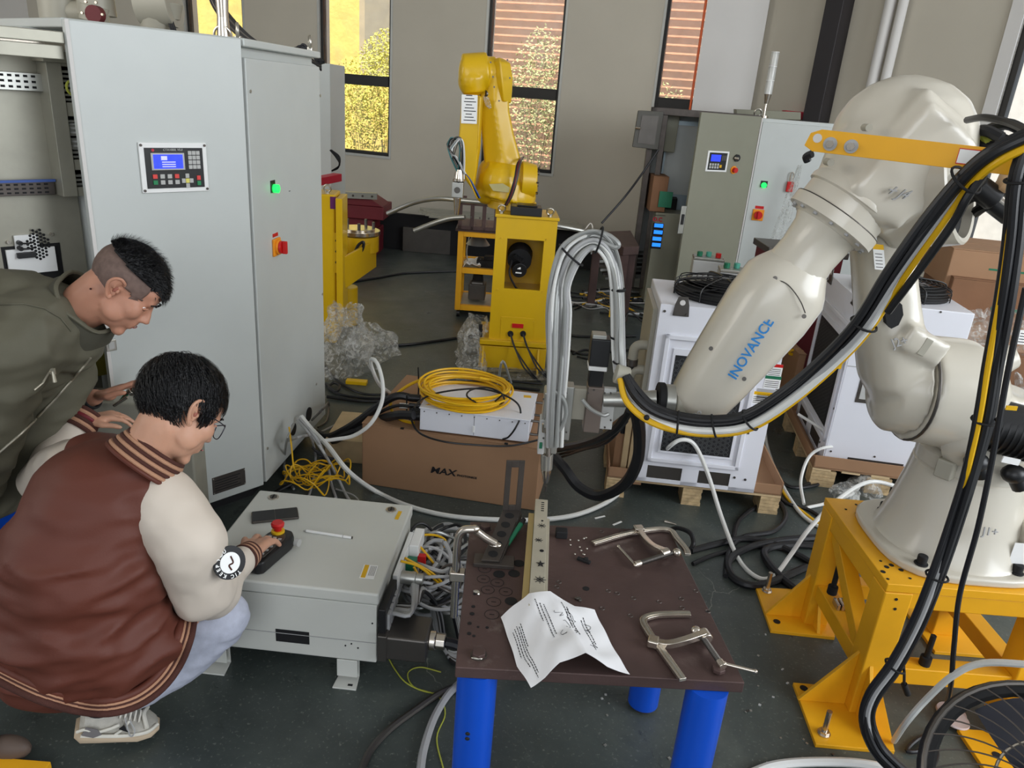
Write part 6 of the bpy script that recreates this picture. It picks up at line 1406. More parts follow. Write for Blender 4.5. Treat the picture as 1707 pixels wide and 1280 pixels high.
M().cyl(J2 + V((.10, 0, .10)), J2 + V((.16, 0, .13)), .05, .035, 16).build('top_cap', m_rob, r, bevel=.006)
# black servo motor on the right
mc = rr(1662, 722, -.12)
M().cyl(mc + V((-.08, .05, .03)), mc + V((.16, -.02, .0)), .072, .072, 26).build('servo_motor', m_blk, r, bevel=.006)
mf = M()
for k in range(9): q = mc + V((.0 + .016 * k, .027 - .0047 * k, .012 - .002 * k)); mf.cyl(q, q + V((.005, -.0015, -.0006)), .076, n=24)
mf.build('cooling_fins', m_blk, r)
M().cyl(mc + V((.16, -.02, 0)), mc + V((.20, -.03, -.004)), .078, .07, 24).build('motor_cap', m_blk, r, bevel=.004)
for (x, y) in ((1628, 770), (1690, 790)): c = rr(x, y, -.17); M().ball(c, (.035, .03, .028), n=12, m=8).cyl(c, c + V((.03, .0, -.04)), .022, n=12).build('connector', m_blk, r)
c = rr(1686, 680, -.19); M().box(c, (.03, .004, .012)).build('yellow_sticker', m_ycab, r); c = rr(1685, 768, -.20); M().box(c, (.05, .004, .018), Matrix.Rotation(R(8), 3, 'Y')).build('white_sticker', m_fr, r)
# lower arm
def sec(c, ax, side, rx, ry, pw=2.6, n=22):
    """rounded section round c, across the axis ax; side gives the first half width direction"""
    ax = V(ax).normalized(); s = (V(side) - ax * V(side).dot(ax)).normalized(); t = ax.cross(s)
    o = []
    for k in range(n):
        a = 2 * math.pi * k / n; c_, s_ = math.cos(a), math.sin(a); q = 1 / (abs(c_) ** pw + abs(s_) ** pw) ** (1 / pw); o.append(c + s * c_ * q * rx + t * s_ * q * ry)
    return o
a0, a1 = rr(1487, 625, .0), rr(1462, 330, .02)
ax = a1 - a0
m = M(); m.loft([sec(a0.lerp(a1, t), ax, (1, 0, 0), wx, wy, 3) for t, wx, wy in ((-.14, .062, .06), (0, .080, .12), (.18, .082, .115), (.4, .078, .095), (.7, .075, .085), (1.0, .074, .09), (1.18, .07, .08))])
m.cyl(J2 + V((-.19, 0, .015)), J2 + V((-.118, 0, .012)), .120, .150, 32)
m.ball(J2 + V((-.165, 0, .01)), (.05, .13, .14))
m.box(rr(1530, 570, -.08), (.13, .10, .07), Matrix.Rotation(R(22), 3, 'Y'))
remesh(m, 'lower_arm', m_rob, r, .0105, 4)
M().ring(J2 + V((-.113, 0, .012)), (1, 0, 0), .158, .0045, 40, 6).build('joint_seam', m_gun, r)
M().box(rr(1541, 578, -.125), (.022, .012, .05), Matrix.Rotation(R(20), 3, 'Y')).build('stop_bracket', m_robd, r, bevel=.002)
M().prism([rr(x, y, -.118) for x, y in ((1478, 540), (1476, 525), (1482, 508), (1495, 500), (1504, 508), (1506, 525), (1498, 542), (1486, 548))], (0, .02, 0)).build('arm_slot', m_blkm, r)
wf = Face(rr(1462, 450, -.100), a1 - a0 if False else (1, 0, 0), ax)
for (x0, y0, x1, y1) in ((1460, 364, 1486, 403), (1458, 400, 1488, 450)):
    p, q = wf.px(x0, y1), wf.px(x1, y0); M().fbox(wf, p[0], p[1], q[0], q[1], .0, .0012).build('warning_sticker', m_fr, r); M().fbox(wf, p[0], q[1] - .014, q[0], q[1], .0012, .0016).build('sticker_header', m_ycab, r)
    for k in range(5): M().fbox(wf, p[0] + .004, p[1] + .006 + k * .009, q[0] - .006, p[1] + .008 + k * .009, .0012, .0016).build('printed_line', m_gun, r)
tf = Face(rr(1500, 572, -.125), (1, 0, 0), ax); a, b = tf.px(1500, 570); text('J2+', tf, a, b, .035, m_gry, r, th=.002, rot=18)
# elbow casting
E0 = rr(1500, 245, -.04); W0 = rr(1162, 668, -.06)
fx_ = (W0 - rr(1440, 330, -.08)).normalized()
m = M(); m.capsule(rr(1515, 240, .0), rr(1460, 280, -.05), .165, .138); m.ball(rr(1500, 235, .02), (.18, .16, .165)); m.cyl(rr(1462, 285, -.06), rr(1408, 352, -.07), .135, .115, 30)
m.box(rr(1505, 275, -.12), (.17, .14, .26), Matrix.Rotation(R(33), 3, 'Y')); m.box(rr(1530, 215, -.10), (.15, .12, .14), Matrix.Rotation(R(33), 3, 'Y'))
ax_ = (RT * .74 - FWD * .67).normalized(); rc_ = rr(1597, 296, -.08)
m.cyl(rc_ - ax_ * .16, rc_ - ax_ * .02, .172, .166, 30)
remesh(m, 'elbow_casting', m_rob, r, .0105, 9)
pts_ = [rc_ - ax_ * .045, rc_]
M().lathe(pts_[0], ax_, [(.150, -.03), (.168, -.02), (.172, .0), (.172, .05), (.166, .055), (.155, .052), (.150, .0)], 36).build('shroud_rim', m_rob, r)
M().cyl(pts_[0] + ax_ * .0, pts_[0] + ax_ * .028, .156, n=32).build('cavity_wall', m_blkm, r)
for k, (x, y, mm_) in enumerate(((1610, 225, m_rub), (1620, 250, m_rub), (1632, 238, m_rub), (1618, 330, m_blk), (1640, 345, m_blk), (1650, 215, m_rub))):
    M().tube([rr(x - 15, y + 10, .0), rr(x, y, -.03), rr(x + 30, y - 8, -.08), rr(x + 60, y + 5, -.12)], .014, 8).build('cable', mm_, r)
M().tube([rr(1605, 232, -.02), rr(1622, 222, -.05), rr(1640, 226, -.06), rr(1650, 240, -.08)], .012, 8).build('earth_wire', mat('yellow green wire', srgb(176, 180, 70), .5), r)
for (x, y, mm_, s) in ((1640, 318, m_blk, .03), (1690, 300, m_blk, .04), (1665, 345, m_blk, .025), (1690, 345, m_nick, .022), (1655, 325, m_nick, .02)): c = rr(x, y, -.14); M().cyl(c + V((-.02, 0, .01)), c + V((.03, -.01, -.02)), s, n=16).build('connector', mm_, r, bevel=.004)
c = rr(1672, 288, -.15); M().lathe(c, (.9, -.3, -.2), [(.02, 0), (.045, .004), (.048, .02), (.035, .03)], 22).build('brass_flange', mat('peach label', srgb(225, 185, 140), .5), r)
jf = Face(rr(1505, 310, -.155), (1, 0, 0)); 
ef = Face(rr(1500, 320, -.198), (1, -.0, -.0), (.55, 0, .84))
a, b = ef.px(1504, 322); text('J4', ef, a + .008, b - .008, .036, m_gry, r, th=.003, rot=-8); a, b = ef.px(1489, 309); text('+', ef, a, b, .045, m_gry, r, th=.003, rot=-8)
for (x, y) in ((1449, 213), (1385, 271)): c = rr(x, y, -.17); M().cyl(c + V((0, .03, 0)), c + V((0, -.0, 0)), .009, n=10).build('cap_screw', m_robd, r)
# collar, waist and forearm
pA, pB, pC, pD = rr(1420, 330, -.07), rr(1362, 400, -.075), rr(1318, 462, -.07), W0
d1 = (pB - pA).normalized()
M().lathe(pA, pB - pA, [(.112, -.02), (.120, 0), (.120, .012), (.113, .016), (.113, .055), (.123, .058), (.123, .088), (.104, .092), (.095, .10)], 44).build('roll_collar', m_rob, r)
M().ring(pA + d1 * .057, d1, .1215, .0022, 44, 5).build('joint_seam', m_gun, r)
for k in range(14):
    a = 2 * math.pi * k / 14; x, y, z = frame(d1); c = pA + d1 * .09 + (x * math.cos(a) + y * math.sin(a)) * .108; M().cyl(c, c + d1 * .006, .006, n=8).build('cap_screw', m_gry, r)
for k in (0, 1): c = rr(1398 + 24 * k, 367 + 7 * k, -.185); M().box(c, (.004, .003, .02), Matrix.Rotation(R(35), 3, 'Y')).build('zero_mark', m_ink, r)
wst = M().lathe(pA + d1 * .085, pC - pA, [(.098, 0), (.083, .03), (.078, .09), (.083, .15), (.088, .2)], 36).build('waist', m_rob, r)
side = RT; fax = (pD - pC)
rg = [sec(pC + (pA - pC).normalized() * .045, fax, side, .078, .080, 2.1), sec(pC, fax, side, .105, .100, 2.3), sec(pC.lerp(pD, .06), fax, side, .114, .108, 2.6), sec(pC.lerp(pD, .25), fax, side, .112, .105, 3.2), sec(pC.lerp(pD, .5), fax, side, .102, .096, 3.4), sec(pC.lerp(pD, .8), fax, side, .090, .085, 3.4), sec(pD, fax, side, .080, .076, 3), sec(pC.lerp(pD, 1.07), fax, side, .060, .058, 2.4), sec(pC.lerp(pD, 1.10), fax, side, .02, .02, 2)]
fo = M().loft(rg).build('forearm', m_rob, r)
# shallow cover seam and screws
nrm_ = (CAM - pC); nrm_ = (nrm_ - fax.normalized() * nrm_.dot(fax.normalized())).normalized(); sdv = fax.normalized().cross(nrm_).normalized(); sdv = sdv if sdv.dot(RT) > 0 else -sdv
def fp_(t, s, d): return pC.lerp(pD, t) + sdv * s + nrm_ * d
M().tube([fp_(.05, -.03, .108), fp_(.035, 0, .111), fp_(.05, .03, .108), fp_(.08, .06, .100), fp_(.12, .085, .082)], .0016, 5).build('cover_seam', m_gun, r)
for t, s, d in ((.045, -.03, .107), (.14, .088, .08), (.62, -.055, .090), (.66, .065, .085)): c = fp_(t, s, d); M().cyl(c, c + nrm_ * .005, .006, n=10).build('cap_screw', m_gun, r)
up_ = -fax.normalized(); LFc = Face(fp_(.5, .0, .101), up_, up_.cross(nrm_) * -1 if False else nrm_.cross(up_))
LFc.n = nrm_
lt_ = onplane(1252, 582, fp_(.5, 0, .1), nrm_) - LFc.o
text('INOVANCE', LFc, lt_.dot(LFc.u) , lt_.dot(LFc.v), .037, m_inkb, r, name='blue_lettering', d=.004, th=.0015, rot=4, bold=.0006, stretch=.98)
q_ = onplane(1165, 690, fp_(.9, 0, .085), nrm_) - LFc.o; text('J6', LFc, q_.dot(LFc.u), q_.dot(LFc.v), .03, m_gry, r, d=-.008, th=.002, rot=50)
# wrist
wp = rr(1135, 668, -.06)
m = M(); m.cyl(wp + V((.05, 0, 0)), wp + V((-.02, 0, .0)), .055, .052, 26)
m.build('wrist_joint', m_robd, r, bevel=.006); M().cyl(wp + V((-.02, 0, 0)), wp + V((-.05, 0, .0)), .046, .046, 24).build('tool_flange', m_alu, r, bevel=.003); M().cyl(wp + V((-.05, 0, 0)), wp + V((-.07, 0, .0)), .050, .050, 24).build('black_clamp_ring', m_blkm, r, bevel=.003)
# orange yellow bar across the elbow
b0, b1 = Y(1343, 232, 1.83), Y(1725, 276, 1.62)
BFa = Face(b0 - V((0, 0, 0)), b1 - b0, (0, 0, 1)); BFa.v = BFa.u.cross(BFa.n) * -1; BFa.v = BFa.v if BFa.v.z > 0 else -BFa.v
bl = (b1 - b0).length
r2 = thing('cable_support_bar', 'orange yellow flat bar bolted across the robot elbow holding the cables', 'bar', b0)
hw = .0245
M().prism([BFa.at(0, -hw * .55, 0), BFa.at(.02, -hw, 0), BFa.at(bl, -hw, 0), BFa.at(bl, hw, 0), BFa.at(.03, hw, 0), BFa.at(.008, hw * .6, 0)], BFa.n * -.008).build('bar', m_ora, r2, bevel=.001)
M().cyl(BFa.at(.025, .005, 0), BFa.at(.025, .005, .0008), .010, n=14).build('hole', m_walw, r2)
for a in (.055, .10):
    M().cyl(BFa.at(a, -.004, 0), BFa.at(a, -.004, .004), .015, n=20).build('washer', m_gry, r2); hexnut(M(), BFa.at(a, -.004, .004), BFa.n, .009, .010).build('bolt', m_nick, r2)
q = BFa.px(1624, 245) if False else (bl * .76, .0)
M().fbox(BFa, bl * .69, -.012, bl * .78, .016, 0, .0012).build('sticker', m_fr, r2); M().fbox(BFa, bl * .687, -.014, bl * .783, -.012, 0, .0014).fbox(BFa, bl * .687, .016, bl * .783, .018, 0, .0014).fbox(BFa, bl * .687, -.012, bl * .69, .016, 0, .0014).fbox(BFa, bl * .78, -.012, bl * .783, .016, 0, .0014).build('sticker_border', m_red, r2)
for a in (.015, .6): M().cyl(BFa.at(.09 + a * 0, 0, -.008), BFa.at(.09, 0, -.11), .012, n=10).build('spacer', m_gun, r2) if a < .1 else None
M().tube([BFa.at(.02, -.03, -.01), BFa.at(.008, -.038, -.016), BFa.at(.012, -.048, -.022)], .009, 8).build('rubber_grommet', m_rub, r2)

# ================================================================ laser tool at the wrist
YT = 2.06
def tt(x, y, d=0): return Y(x, y, YT + d)
r = thing('laser_welding_head', 'laser welding head with silver nozzle, black servo and mounting plates above table', 'tool', tt(940, 700))
def vbox(name, x0, y0, x1, y1, d, dd, m, bev=.003, par=None):
    p, q = tt((x0 + x1) / 2, y0, d), tt((x0 + x1) / 2, y1, d); w = abs((tt(x1, (y0 + y1) / 2, d) - tt(x0, (y0 + y1) / 2, d)).x)
    return M().bb((p.x + q.x) / 2 - w / 2, (p.x + q.x) / 2 + w / 2, p.y, p.y + dd, q.z, p.z).build(name, m, par or r, bevel=bev)
vbox('head_body', 903, 655, 933, 758, -.02, .07, m_alu, .006); vbox('head_side_cover', 898, 700, 909, 758, -.022, .05, m_key, .003)
vbox('sensor_box', 917, 690, 933, 703, -.024, .01, m_blk, .001); vbox('green_led', 899, 738, 904, 748, -.026, .01, m_grp, .001)
c0_, c1_ = tt(912, 758), tt(911, 784); M().cyl(c0_ + V((0, .01, 0)), c1_ + V((0, .01, 0)), .019, .018, 24).build('nozzle_body', m_alu, r, bevel=.002)
c2_, c3_ = tt(910, 812), tt(909, 822); M().lathe(c1_ + V((0, .01, 0)), c2_ - c1_, [(.0165, 0), (.0165, .006), (.013, .02), (.009, .045), (.006, .05)], 24).build('nozzle_cone', m_nick, r); M().cyl(c2_ + V((0, .01, 0)), c3_ + V((0, .01, 0)), .0045, .0025, 12).build('nozzle_tip', m_gun, r)
M().cyl(tt(932, 540, .02), tt(933, 590, .02), .0165, n=22).build('fibre_sleeve', m_alu, r, bevel=.002); M().cyl(tt(933, 590, .02), tt(934, 597, .02), .018, n=22).build('black_ring', m_blkm, r); M().cyl(tt(934, 597, .02), tt(934, 640, .02), .022, n=24).build('collimator', m_alu, r, bevel=.004)
for k in range(3): M().cyl(tt(933, 552 + k * 3, .02), tt(933, 553.5 + k * 3, .02), .018, n=22).build('ring', m_gun, r)
vbox('collimator_block', 924, 638, 944, 668, .0, .06, m_gun, .004)
vbox('mounting_plate', 936, 645, 953, 734, .0, .05, m_alu, .002); vbox('cross_plate', 950, 648, 980, 700, .02, .03, m_robd, .003)
vbox('slide_block', 976, 646, 1003, 722, -.01, .06, mat('bronze anodised', srgb(120, 108, 100), .4, .3), .003); vbox('slide_plate', 1003, 648, 1024, 716, -.005, .02, m_key, .002)
M().prism([tt(1004, 655, .02), tt(1052, 660, .02), tt(1040, 690, .02), tt(1004, 718, .02)], (0, .012, 0)).build('triangular_bracket', m_alu, r, bevel=.002)
vbox('servo_body', 984, 566, 1017, 612, .0, .055, m_blk, .004); vbox('servo_flange', 981, 612, 1012, 619, -.004, .06, m_fr, .002); vbox('servo_gearbox', 982, 619, 1006, 646, .0, .05, m_blkm, .004); vbox('servo_cap', 988, 559, 1012, 566, .005, .045, m_alu, .002)
M().cyl(tt(1006, 666, -.0), wp + V((-.07, 0, 0)), .022, .026, 24).build('adapter_shaft', m_alu, r, bevel=.002)
for (x, y) in ((980, 655), (990, 650), (1008, 655), (1018, 655), (1008, 712), (1018, 700), (944, 655), (944, 720), (906, 665), (906, 730)): c = tt(x, y, -.022 if x < 935 else -.012); M().cyl(c, c + V((0, -.003, 0)), .003, n=8).build('screw', m_gun, r)
# cable clamp and small hoses of the head
M().cyl(Y(1026, 622, 2.0), Y(1048, 628, 2.0), .028, .026, 20).build('cable_clamp', m_robd, r, bevel=.004)
for P, q_ in (([(925, 652), (940, 666), (944, 690), (936, 712), (930, 718)], .007), ([(970, 666), (985, 682), (1005, 692), (1015, 690)], .006), ([(926, 668), (912, 700), (910, 712)], .006)):
    M().tube([tt(x, y, -.05) for x, y in P], q_, 8).build('silver_hose', m_slv, r)
M().cyl(tt(930, 712, -.05), tt(926, 724, -.05), .008, n=10).build('brass_fitting', mat('brass', srgb(190, 160, 90), .3, .8), r)
for (x0, y0) in ((908, 706), (914, 746)): M().cyl(tt(x0, y0, -.045), tt(x0, y0 + 14, -.045), .008, n=8).build('hose_fitting', m_nick, r)
# arc of silver hoses
r = thing('silver_hose_loop', 'tall arching bundle of silver hoses from the welding head, tied with black straps', 'hose', tt(985, 560))
random.seed(3)
cen = [(924, 745, -.05), (926, 680, -.05), (930, 600, -.04), (932, 520, -.03), (936, 465, -.02), (955, 420, -.01), (988, 400, 0), (1013, 418, 0), (1026, 460, 0), (1030, 520, 0), (1031, 580, -.01), (1034, 622, -.04)]
wdt = [13, 13, 15, 18, 19, 20, 15, 12, 10, 10, 9, 7]
for k in range(11):
    o_ = -1 + 2 * k / 10; ph = random.uniform(0, 6)
    P = []
    for i, (x, y, d) in enumerate(cen):
        nx, ny = (1, 0) if i < 4 else ((.7, .7) if i < 6 else ((0, 1) if i == 6 else ((-.7, .7) if i < 8 else (-1, 0))))
        w_ = wdt[i] * (o_ if i not in (6, 7) else o_ * 1.0); P.append(tt(x + nx * w_ + 1.5 * math.sin(ph + i), y + ny * w_, d + .018 * math.sin(ph + i * .7)))
    M().tube(P, (.0056, .0066, .0050, .0070)[k % 4], 8).build('hose', (m_slv, m_gry, m_wht, m_slv)[k % 4], r)
M().tube([tt(965, 412, 0), tt(985, 388, -.0), tt(1012, 392, 0), tt(1030, 406, 0), tt(1024, 412, 0), tt(1000, 402, 0), tt(975, 402, 0)], .008, 8).build('hose', m_slv, r)
def strap(pts, rr_, r): return M().tube(pts + [pts[0]], rr_, 6, 3).build('cable_tie', m_blkm, r)
def tie(c, ax, rad, r, t=.003): return M().ring(c, ax, rad, t, 18, 6).build('cable_tie', m_blkm, r)
tie(tt(952, 425, -.01), (.6, 0, .8), .042, r); tie(tt(998, 400, 0), (1, 0, -.2), .036, r); tie(tt(1029, 482, 0), (0, 0, 1), .021, r, .004); tie(tt(1030, 563, 0), (0, 0, 1), .020, r); tie(tt(1033, 604, -.02), (0, 0, 1), .018, r)
q = tt(1021, 520, .02); M().box(q, (.018, .004, .03)).build('yellow_tag', m_ycab, r)
M().tube([tt(972, 388, 0), tt(984, 372, 0), tt(988, 382, 0), tt(984, 392, 0)], .002, 5).build('wire_end', m_nick, r)
# black, white and yellow harness along the forearm
r = thing('forearm_harness', 'sagging harness of black, white and yellow cables running along the robot forearm', 'cable', Y(1250, 700, 1.9))
cen = [(1040, 628, 1.98), (1055, 660, 1.95), (1085, 688, 1.92), (1130, 704, 1.90), (1190, 710, 1.88), (1250, 700, 1.86), (1320, 656, 1.82), (1390, 595, 1.78), (1440, 540, 1.74), (1490, 460, 1.70), (1550, 375, 1.66), (1610, 300, 1.62), (1660, 258, 1.58), (1730, 225, 1.55)]
st = [(m_rub, -11, .010), (m_rub, -7, .008), (m_rub, -3.5, .010), (m_gry, 3, .009), (m_wht, 7, .0105), (m_ycab, 12, .009), (m_rub, 0, .008), (m_rub, -9, .007)]
for k, (mm_, o_, rad) in enumerate(st):
    P = []
    for i, (x, y, yy) in enumerate(cen):
        j, l = max(i - 1, 0), min(i + 1, len(cen) - 1); dx, dy = cen[l][0] - cen[j][0], cen[l][1] - cen[j][1]; L_ = math.hypot(dx, dy)
        nx, ny = -dy / L_, dx / L_
        sc_ = (.55 if i < 1 else 1.15 if i < 8 else (1.2 if i < 11 else 1.0)); oo = o_
        if mm_ is m_ycab and 6 <= i <= 8: oo = o_ * .9
        P.append(Y(x + nx * oo * sc_, y + ny * oo * sc_, yy + .012 * math.sin(k * 2 + i * .6)))
    M().tube(P, rad, 9).build('cable', mm_, r)
for i in (3, 4, 5, 8, 11): x, y, yy = cen[i]; tie(Y(x, y, yy), Y(cen[i + 1][0], cen[i + 1][1], cen[i + 1][2]) - Y(x, y, yy), .031 if i < 9 else .036, r, .003)
for (x, y) in ((1078, 696), (1152, 722)): M().ball(Y(x, y, 1.9), .008).build('tie_knot', m_blkm, r)
# extra loose strands between arm and bar
cable('black_cable', [Y(1480, 520, 1.72), Y(1540, 440, 1.66), Y(1590, 370, 1.62), Y(1612, 330, 1.6), Y(1640, 290, 1.6)], .009, m_rub, 'single black cable sagging below the harness right of the forearm')
cable('black_cable', [Y(1612, 200, 1.9), Y(1640, 196, 1.8), Y(1680, 204, 1.7), Y(1712, 218, 1.6)], .008, m_rub, 'thin black cable leaving the elbow towards the upper right corner')
# vertical harness down to the floor
r = thing('hanging_harness', 'thick harness of black, white and yellow cables hanging to floor at right', 'cable', G(1500, 1270))
cen = [(1725, 225, 1.56), (1700, 300, 1.56), (1690, 400, 1.57), (1676, 500, 1.58), (1656, 610, 1.60), (1641, 700, 1.61), (1618, 790, 1.62), (1590, 880, 1.63), (1562, 960, 1.63), (1530, 1040, 1.63), (1492, 1110, 1.63), (1456, 1160, 1.63), (1446, 1200, 1.63), (1462, 1245, 1.62), (1490, 1276, 1.6), (1520, 1300, 1.58)]
st = [(m_rub, -12, .0095), (m_ycab, -9, .007), (m_rub, -5, .009), (m_gry, -1, .009), (m_rub, 3, .010), (m_rub, 8, .009), (m_rub, 12, .007), (m_rub, -15, .006)]
for k, (mm_, o_, rad) in enumerate(st):
    P = []
    for i, (x, y, yy) in enumerate(cen):
        j, l = max(i - 1, 0), min(i + 1, len(cen) - 1); dx, dy = cen[l][0] - cen[j][0], cen[l][1] - cen[j][1]; L_ = math.hypot(dx, dy); nx, ny = dy / L_, -dx / L_
        oo = o_ * (1.0 if i < 6 else .75)
        if mm_ is m_ycab and i > 6: oo = o_ * .5; yy += .03
        P.append(Y(x - nx * oo * -1, y - ny * oo * -1, yy + .010 * math.sin(k * 2 + i * .5)))
    for p in P: p.z = max(p.z, .012)
    M().tube(P, rad, 8).build('cable', mm_, r)
for i in (1, 5, 8, 10): x, y, yy = cen[i]; tie(Y(x, y, yy), Y(*cen[i + 1]) - Y(x, y, yy), .026, r, .003)
cable('black_cable', [Y(1710, 480, 1.54), Y(1680, 620, 1.55), Y(1655, 760, 1.56), Y(1630, 880, 1.57), Y(1600, 990, 1.58), Y(1590, 1080, 1.58), Y(1582, 1160, 1.6), G(1560, 1215, .02), G(1530, 1232, .012), G(1512, 1250, .012), G(1530, 1252, .012), G(1556, 1236, .02), G(1562, 1260, .012), G(1550, 1290, .012)], .0065, m_rub, 'single black cable hanging right of the harness, curled at the floor')
q = Y(1507, 1140, 1.72); r3 = thing('black_plug', 'black plug dangling behind the harness above the floor', 'plug', q); M().cyl(q, q + V((.02, 0, -.035)), .009, n=10).build('shell', m_blkm, r3); M().tube([q, q + V((-.01, .0, .04)), q + V((-.03, 0, .1))], .004, 6).build('wire', m_rub, r3)
# thick black hose from tool round behind the nozzle
cable('black_hose', [Y(1058, 672, 2.14), Y(1066, 720, 2.2), Y(1062, 770, 2.3), Y(1040, 808, 2.4), Y(1000, 826, 2.5), Y(965, 812, 2.55), Y(940, 780, 2.6), Y(915, 752, 2.7)], .021, m_rub, 'thick black corrugated hose hanging in a loop behind the nozzle')
cable('black_hose', [Y(1050, 682, 2.2), Y(1030, 710, 2.3), Y(1000, 730, 2.45), Y(960, 742, 2.7), Y(930, 745, 2.9)], .016, m_rub, 'second black hose sagging behind the welding head')
for k in range(5): cable('black_cable', [Y(1045, 690 + 3 * k, 2.3), Y(1010, 722 + 4 * k, 2.5), Y(970, 738 + 3 * k, 2.8), G(930, 740 + 6 * k, .05)], .006, m_rub, 'thin black cable in the sheaf behind the welding head', group='thin cables behind the welding head')
# oval plastic lids on the floor under the stand
for k, (x, y) in enumerate(((1585, 1190), (1590, 1200))):
    c = G(x, y, .004 + .01 * k); M().lathe(c, (.1 * k, 0, 1), [(.042, 0), (.045, .004), (.043, .01), (.038, .008)], 26).build('plastic_disc', mat('pinkish plastic', srgb(205, 190, 188), .4), label=['round pinkish plastic lid lying on floor, lower one', 'round pinkish plastic lid lying on the lower lid'][k], cat='lid')
cable('white_hose', [G(1490, 1235, .02), Y(1510, 1205, 1.62), Y(1545, 1165, 1.60), Y(1590, 1125, 1.57), Y(1640, 1105, 1.55), Y(1725, 1108, 1.5)], .009, m_wht, 'white hose arching from the harness foot towards the fan')
# floor fan guard, close to the camera
fc = Y(1745, 1330, 1.12); fn = V((-.35, -.55, .75)).normalized(); fx1, fy1, fz1 = frame(fn); FR = .215
r = thing('floor_fan', 'wire guard and blade of a floor fan in the lower right corner', 'fan', (fc.x, fc.y, fc.z - .2))
m = M(); m.ring(fc, fn, FR, .0065, 48, 8); m.build('guard_rim', m_gun, r)
m = M(); m.ring(fc + fn * .045, fn, FR * .45, .003, 36, 6); m.build('guard_ring', m_nick, r)
for k in range(34):
    a = 2 * math.pi * k / 34; P = []
    for i in range(6):
        t = i / 5; q = FR * (.22 + .78 * t); aa = a + .45 * t; P.append(fc + (fx1 * math.cos(aa) + fy1 * math.sin(aa)) * q + fn * (.055 * (1 - t ** 2)))
    M().tube(P, .0017, 5, 2).build('guard_wire', m_stld, r)
M().ring(fc - fn * .02, fn, FR * .97, .018, 40, 8).build('shroud', m_blkm, r)
for k in range(3):
    a = 2 * math.pi * k / 3 + 2.2; g = []
    for i in range(7):
        t = i / 6; q = FR * (.12 + .74 * t); g.append([fc + (fx1 * math.cos(a + w_ * (1.0 - .35 * t)) + fy1 * math.sin(a + w_ * (1 - .35 * t))) * q - fn * (.01 + w_ * .05) for w_ in (-.42, -.2, 0, .2, .42)])
    M().sheet(g, .003).build('fan_blade', mat('dark navy plastic', srgb(30, 32, 46), .4), r)
M().cyl(fc - fn * .06, fc + fn * .02, .04, n=20).build('hub', m_blk, r)
M().tube([fc - fn * .03 + fx1 * FR, V((fc.x + .15, fc.y + .05, .02)), V((fc.x - .05, fc.y - .1, .015)), V((fc.x - .2, fc.y + .05, .015))], .012, 8).build('stand_tube', m_gun, r)

# ================================================================ people
from mathutils.bvhtree import BVHTree
def skinmat(name, col):
    m = mat(name, col, .5, var=.06, scale=14, bump=.03, bscale=120); b = m.node_tree.nodes['Principled BSDF']
    b.inputs['Subsurface Weight'].default_value = .12; b.inputs['Subsurface Radius'].default_value = (.02, .008, .005); return m
m_skin = skinmat('skin', srgb(196, 148, 122)); m_skin2 = skinmat('tanned skin', srgb(186, 134, 110))
m_hair = mat('black hair', (.006, .006, .007), .38, var=.4, scale=60, bump=.6, bscale=160, spec=.35)
m_shave = mat('shaved hair', srgb(108, 88, 80), .7, var=.18, scale=70)
m_brown = mat('brown jacket cloth', srgb(92, 45, 32), .62, var=.05, scale=5, bump=.05, bscale=220)
m_cream = mat('cream sleeve cloth', srgb(208, 196, 182), .6, var=.03, scale=5)
m_tan = mat('tan knit stripe', srgb(178, 134, 106), .85, var=.05, bump=.3, bscale=300)
m_dbr = mat('dark brown knit', srgb(74, 40, 32), .85, var=.06, bump=.3, bscale=300)
m_olive = mat('olive jacket cloth', srgb(92, 89, 74), .72, var=.07, scale=6, bump=.05, bscale=220)
m_sweat = mat('pale grey marl cloth', srgb(186, 190, 206), .9, var=.07, scale=60, bump=.05, bscale=200)
m_denim = mat('dark grey trousers', srgb(60, 62, 70), .85, var=.1)
CAMM = Matrix((RT, UP, -FWD)).transposed()            # camera axes as columns
def headT(c, F, U):
    """F, U given in (right, up, towards viewer) components; returns head to world matrix (x face, y left, z up)"""
    f = (CAMM @ V(F)).normalized(); u = CAMM @ V(U); u = (u - f * u.dot(f)).normalized(); l = u.cross(f)
    return Matrix(((f.x, l.x, u.x, c.x), (f.y, l.y, u.y, c.y), (f.z, l.z, u.z, c.z), (0, 0, 0, 1)))
def add_head(m, T):
    g = M(T); b = g.ball
    b((-.010, 0, .032), (.096, .076, .086), n=28, m=18); b((.028, 0, -.012), (.060, .064, .072), n=24, m=16); b((.030, 0, -.068), (.052, .052, .044), n=20, m=14)
    b((.070, 0, -.098), (.020, .022, .018)); b((.046, 0, -.045), (.050, .052, .050)); b((.020, 0, -.03), (.055, .062, .065)); b((.068, 0, .045), (.026, .052, .040)); g.capsule((.080, .030, .020), (.080, -.030, .020), .0125)
    for s in (-1, 1):
        b((.058, .040 * s, -.022), (.030, .026, .030)); b((.030, .050 * s, -.055), (.034, .014, .030))
        Rm = Matrix.Rotation(R(-12), 3, 'Y') @ Matrix.Rotation(R(18 * s), 3, 'Z')
        b((-.002, .074 * s, -.010), (.012, .006, .022), Rm)
    g.capsule((.088, 0, .006), (.105, 0, -.026), .0070, .0095); b((.106, 0, -.030), (.011, .011, .009)); 
    for s in (-1, 1): b((.098, .010 * s, -.033), (.009, .008, .007))
    g.capsule((.090, .016, -.056), (.090, -.016, -.056), .0075); g.capsule((.087, .014, -.068), (.087, -.014, -.068), .0080); b((.080, 0, -.060), (.014, .028, .022))
    m.v += []; b_ = len(m.v); m.v += g.v; m.f += [tuple(i + b_ for i in f) for f in g.f]
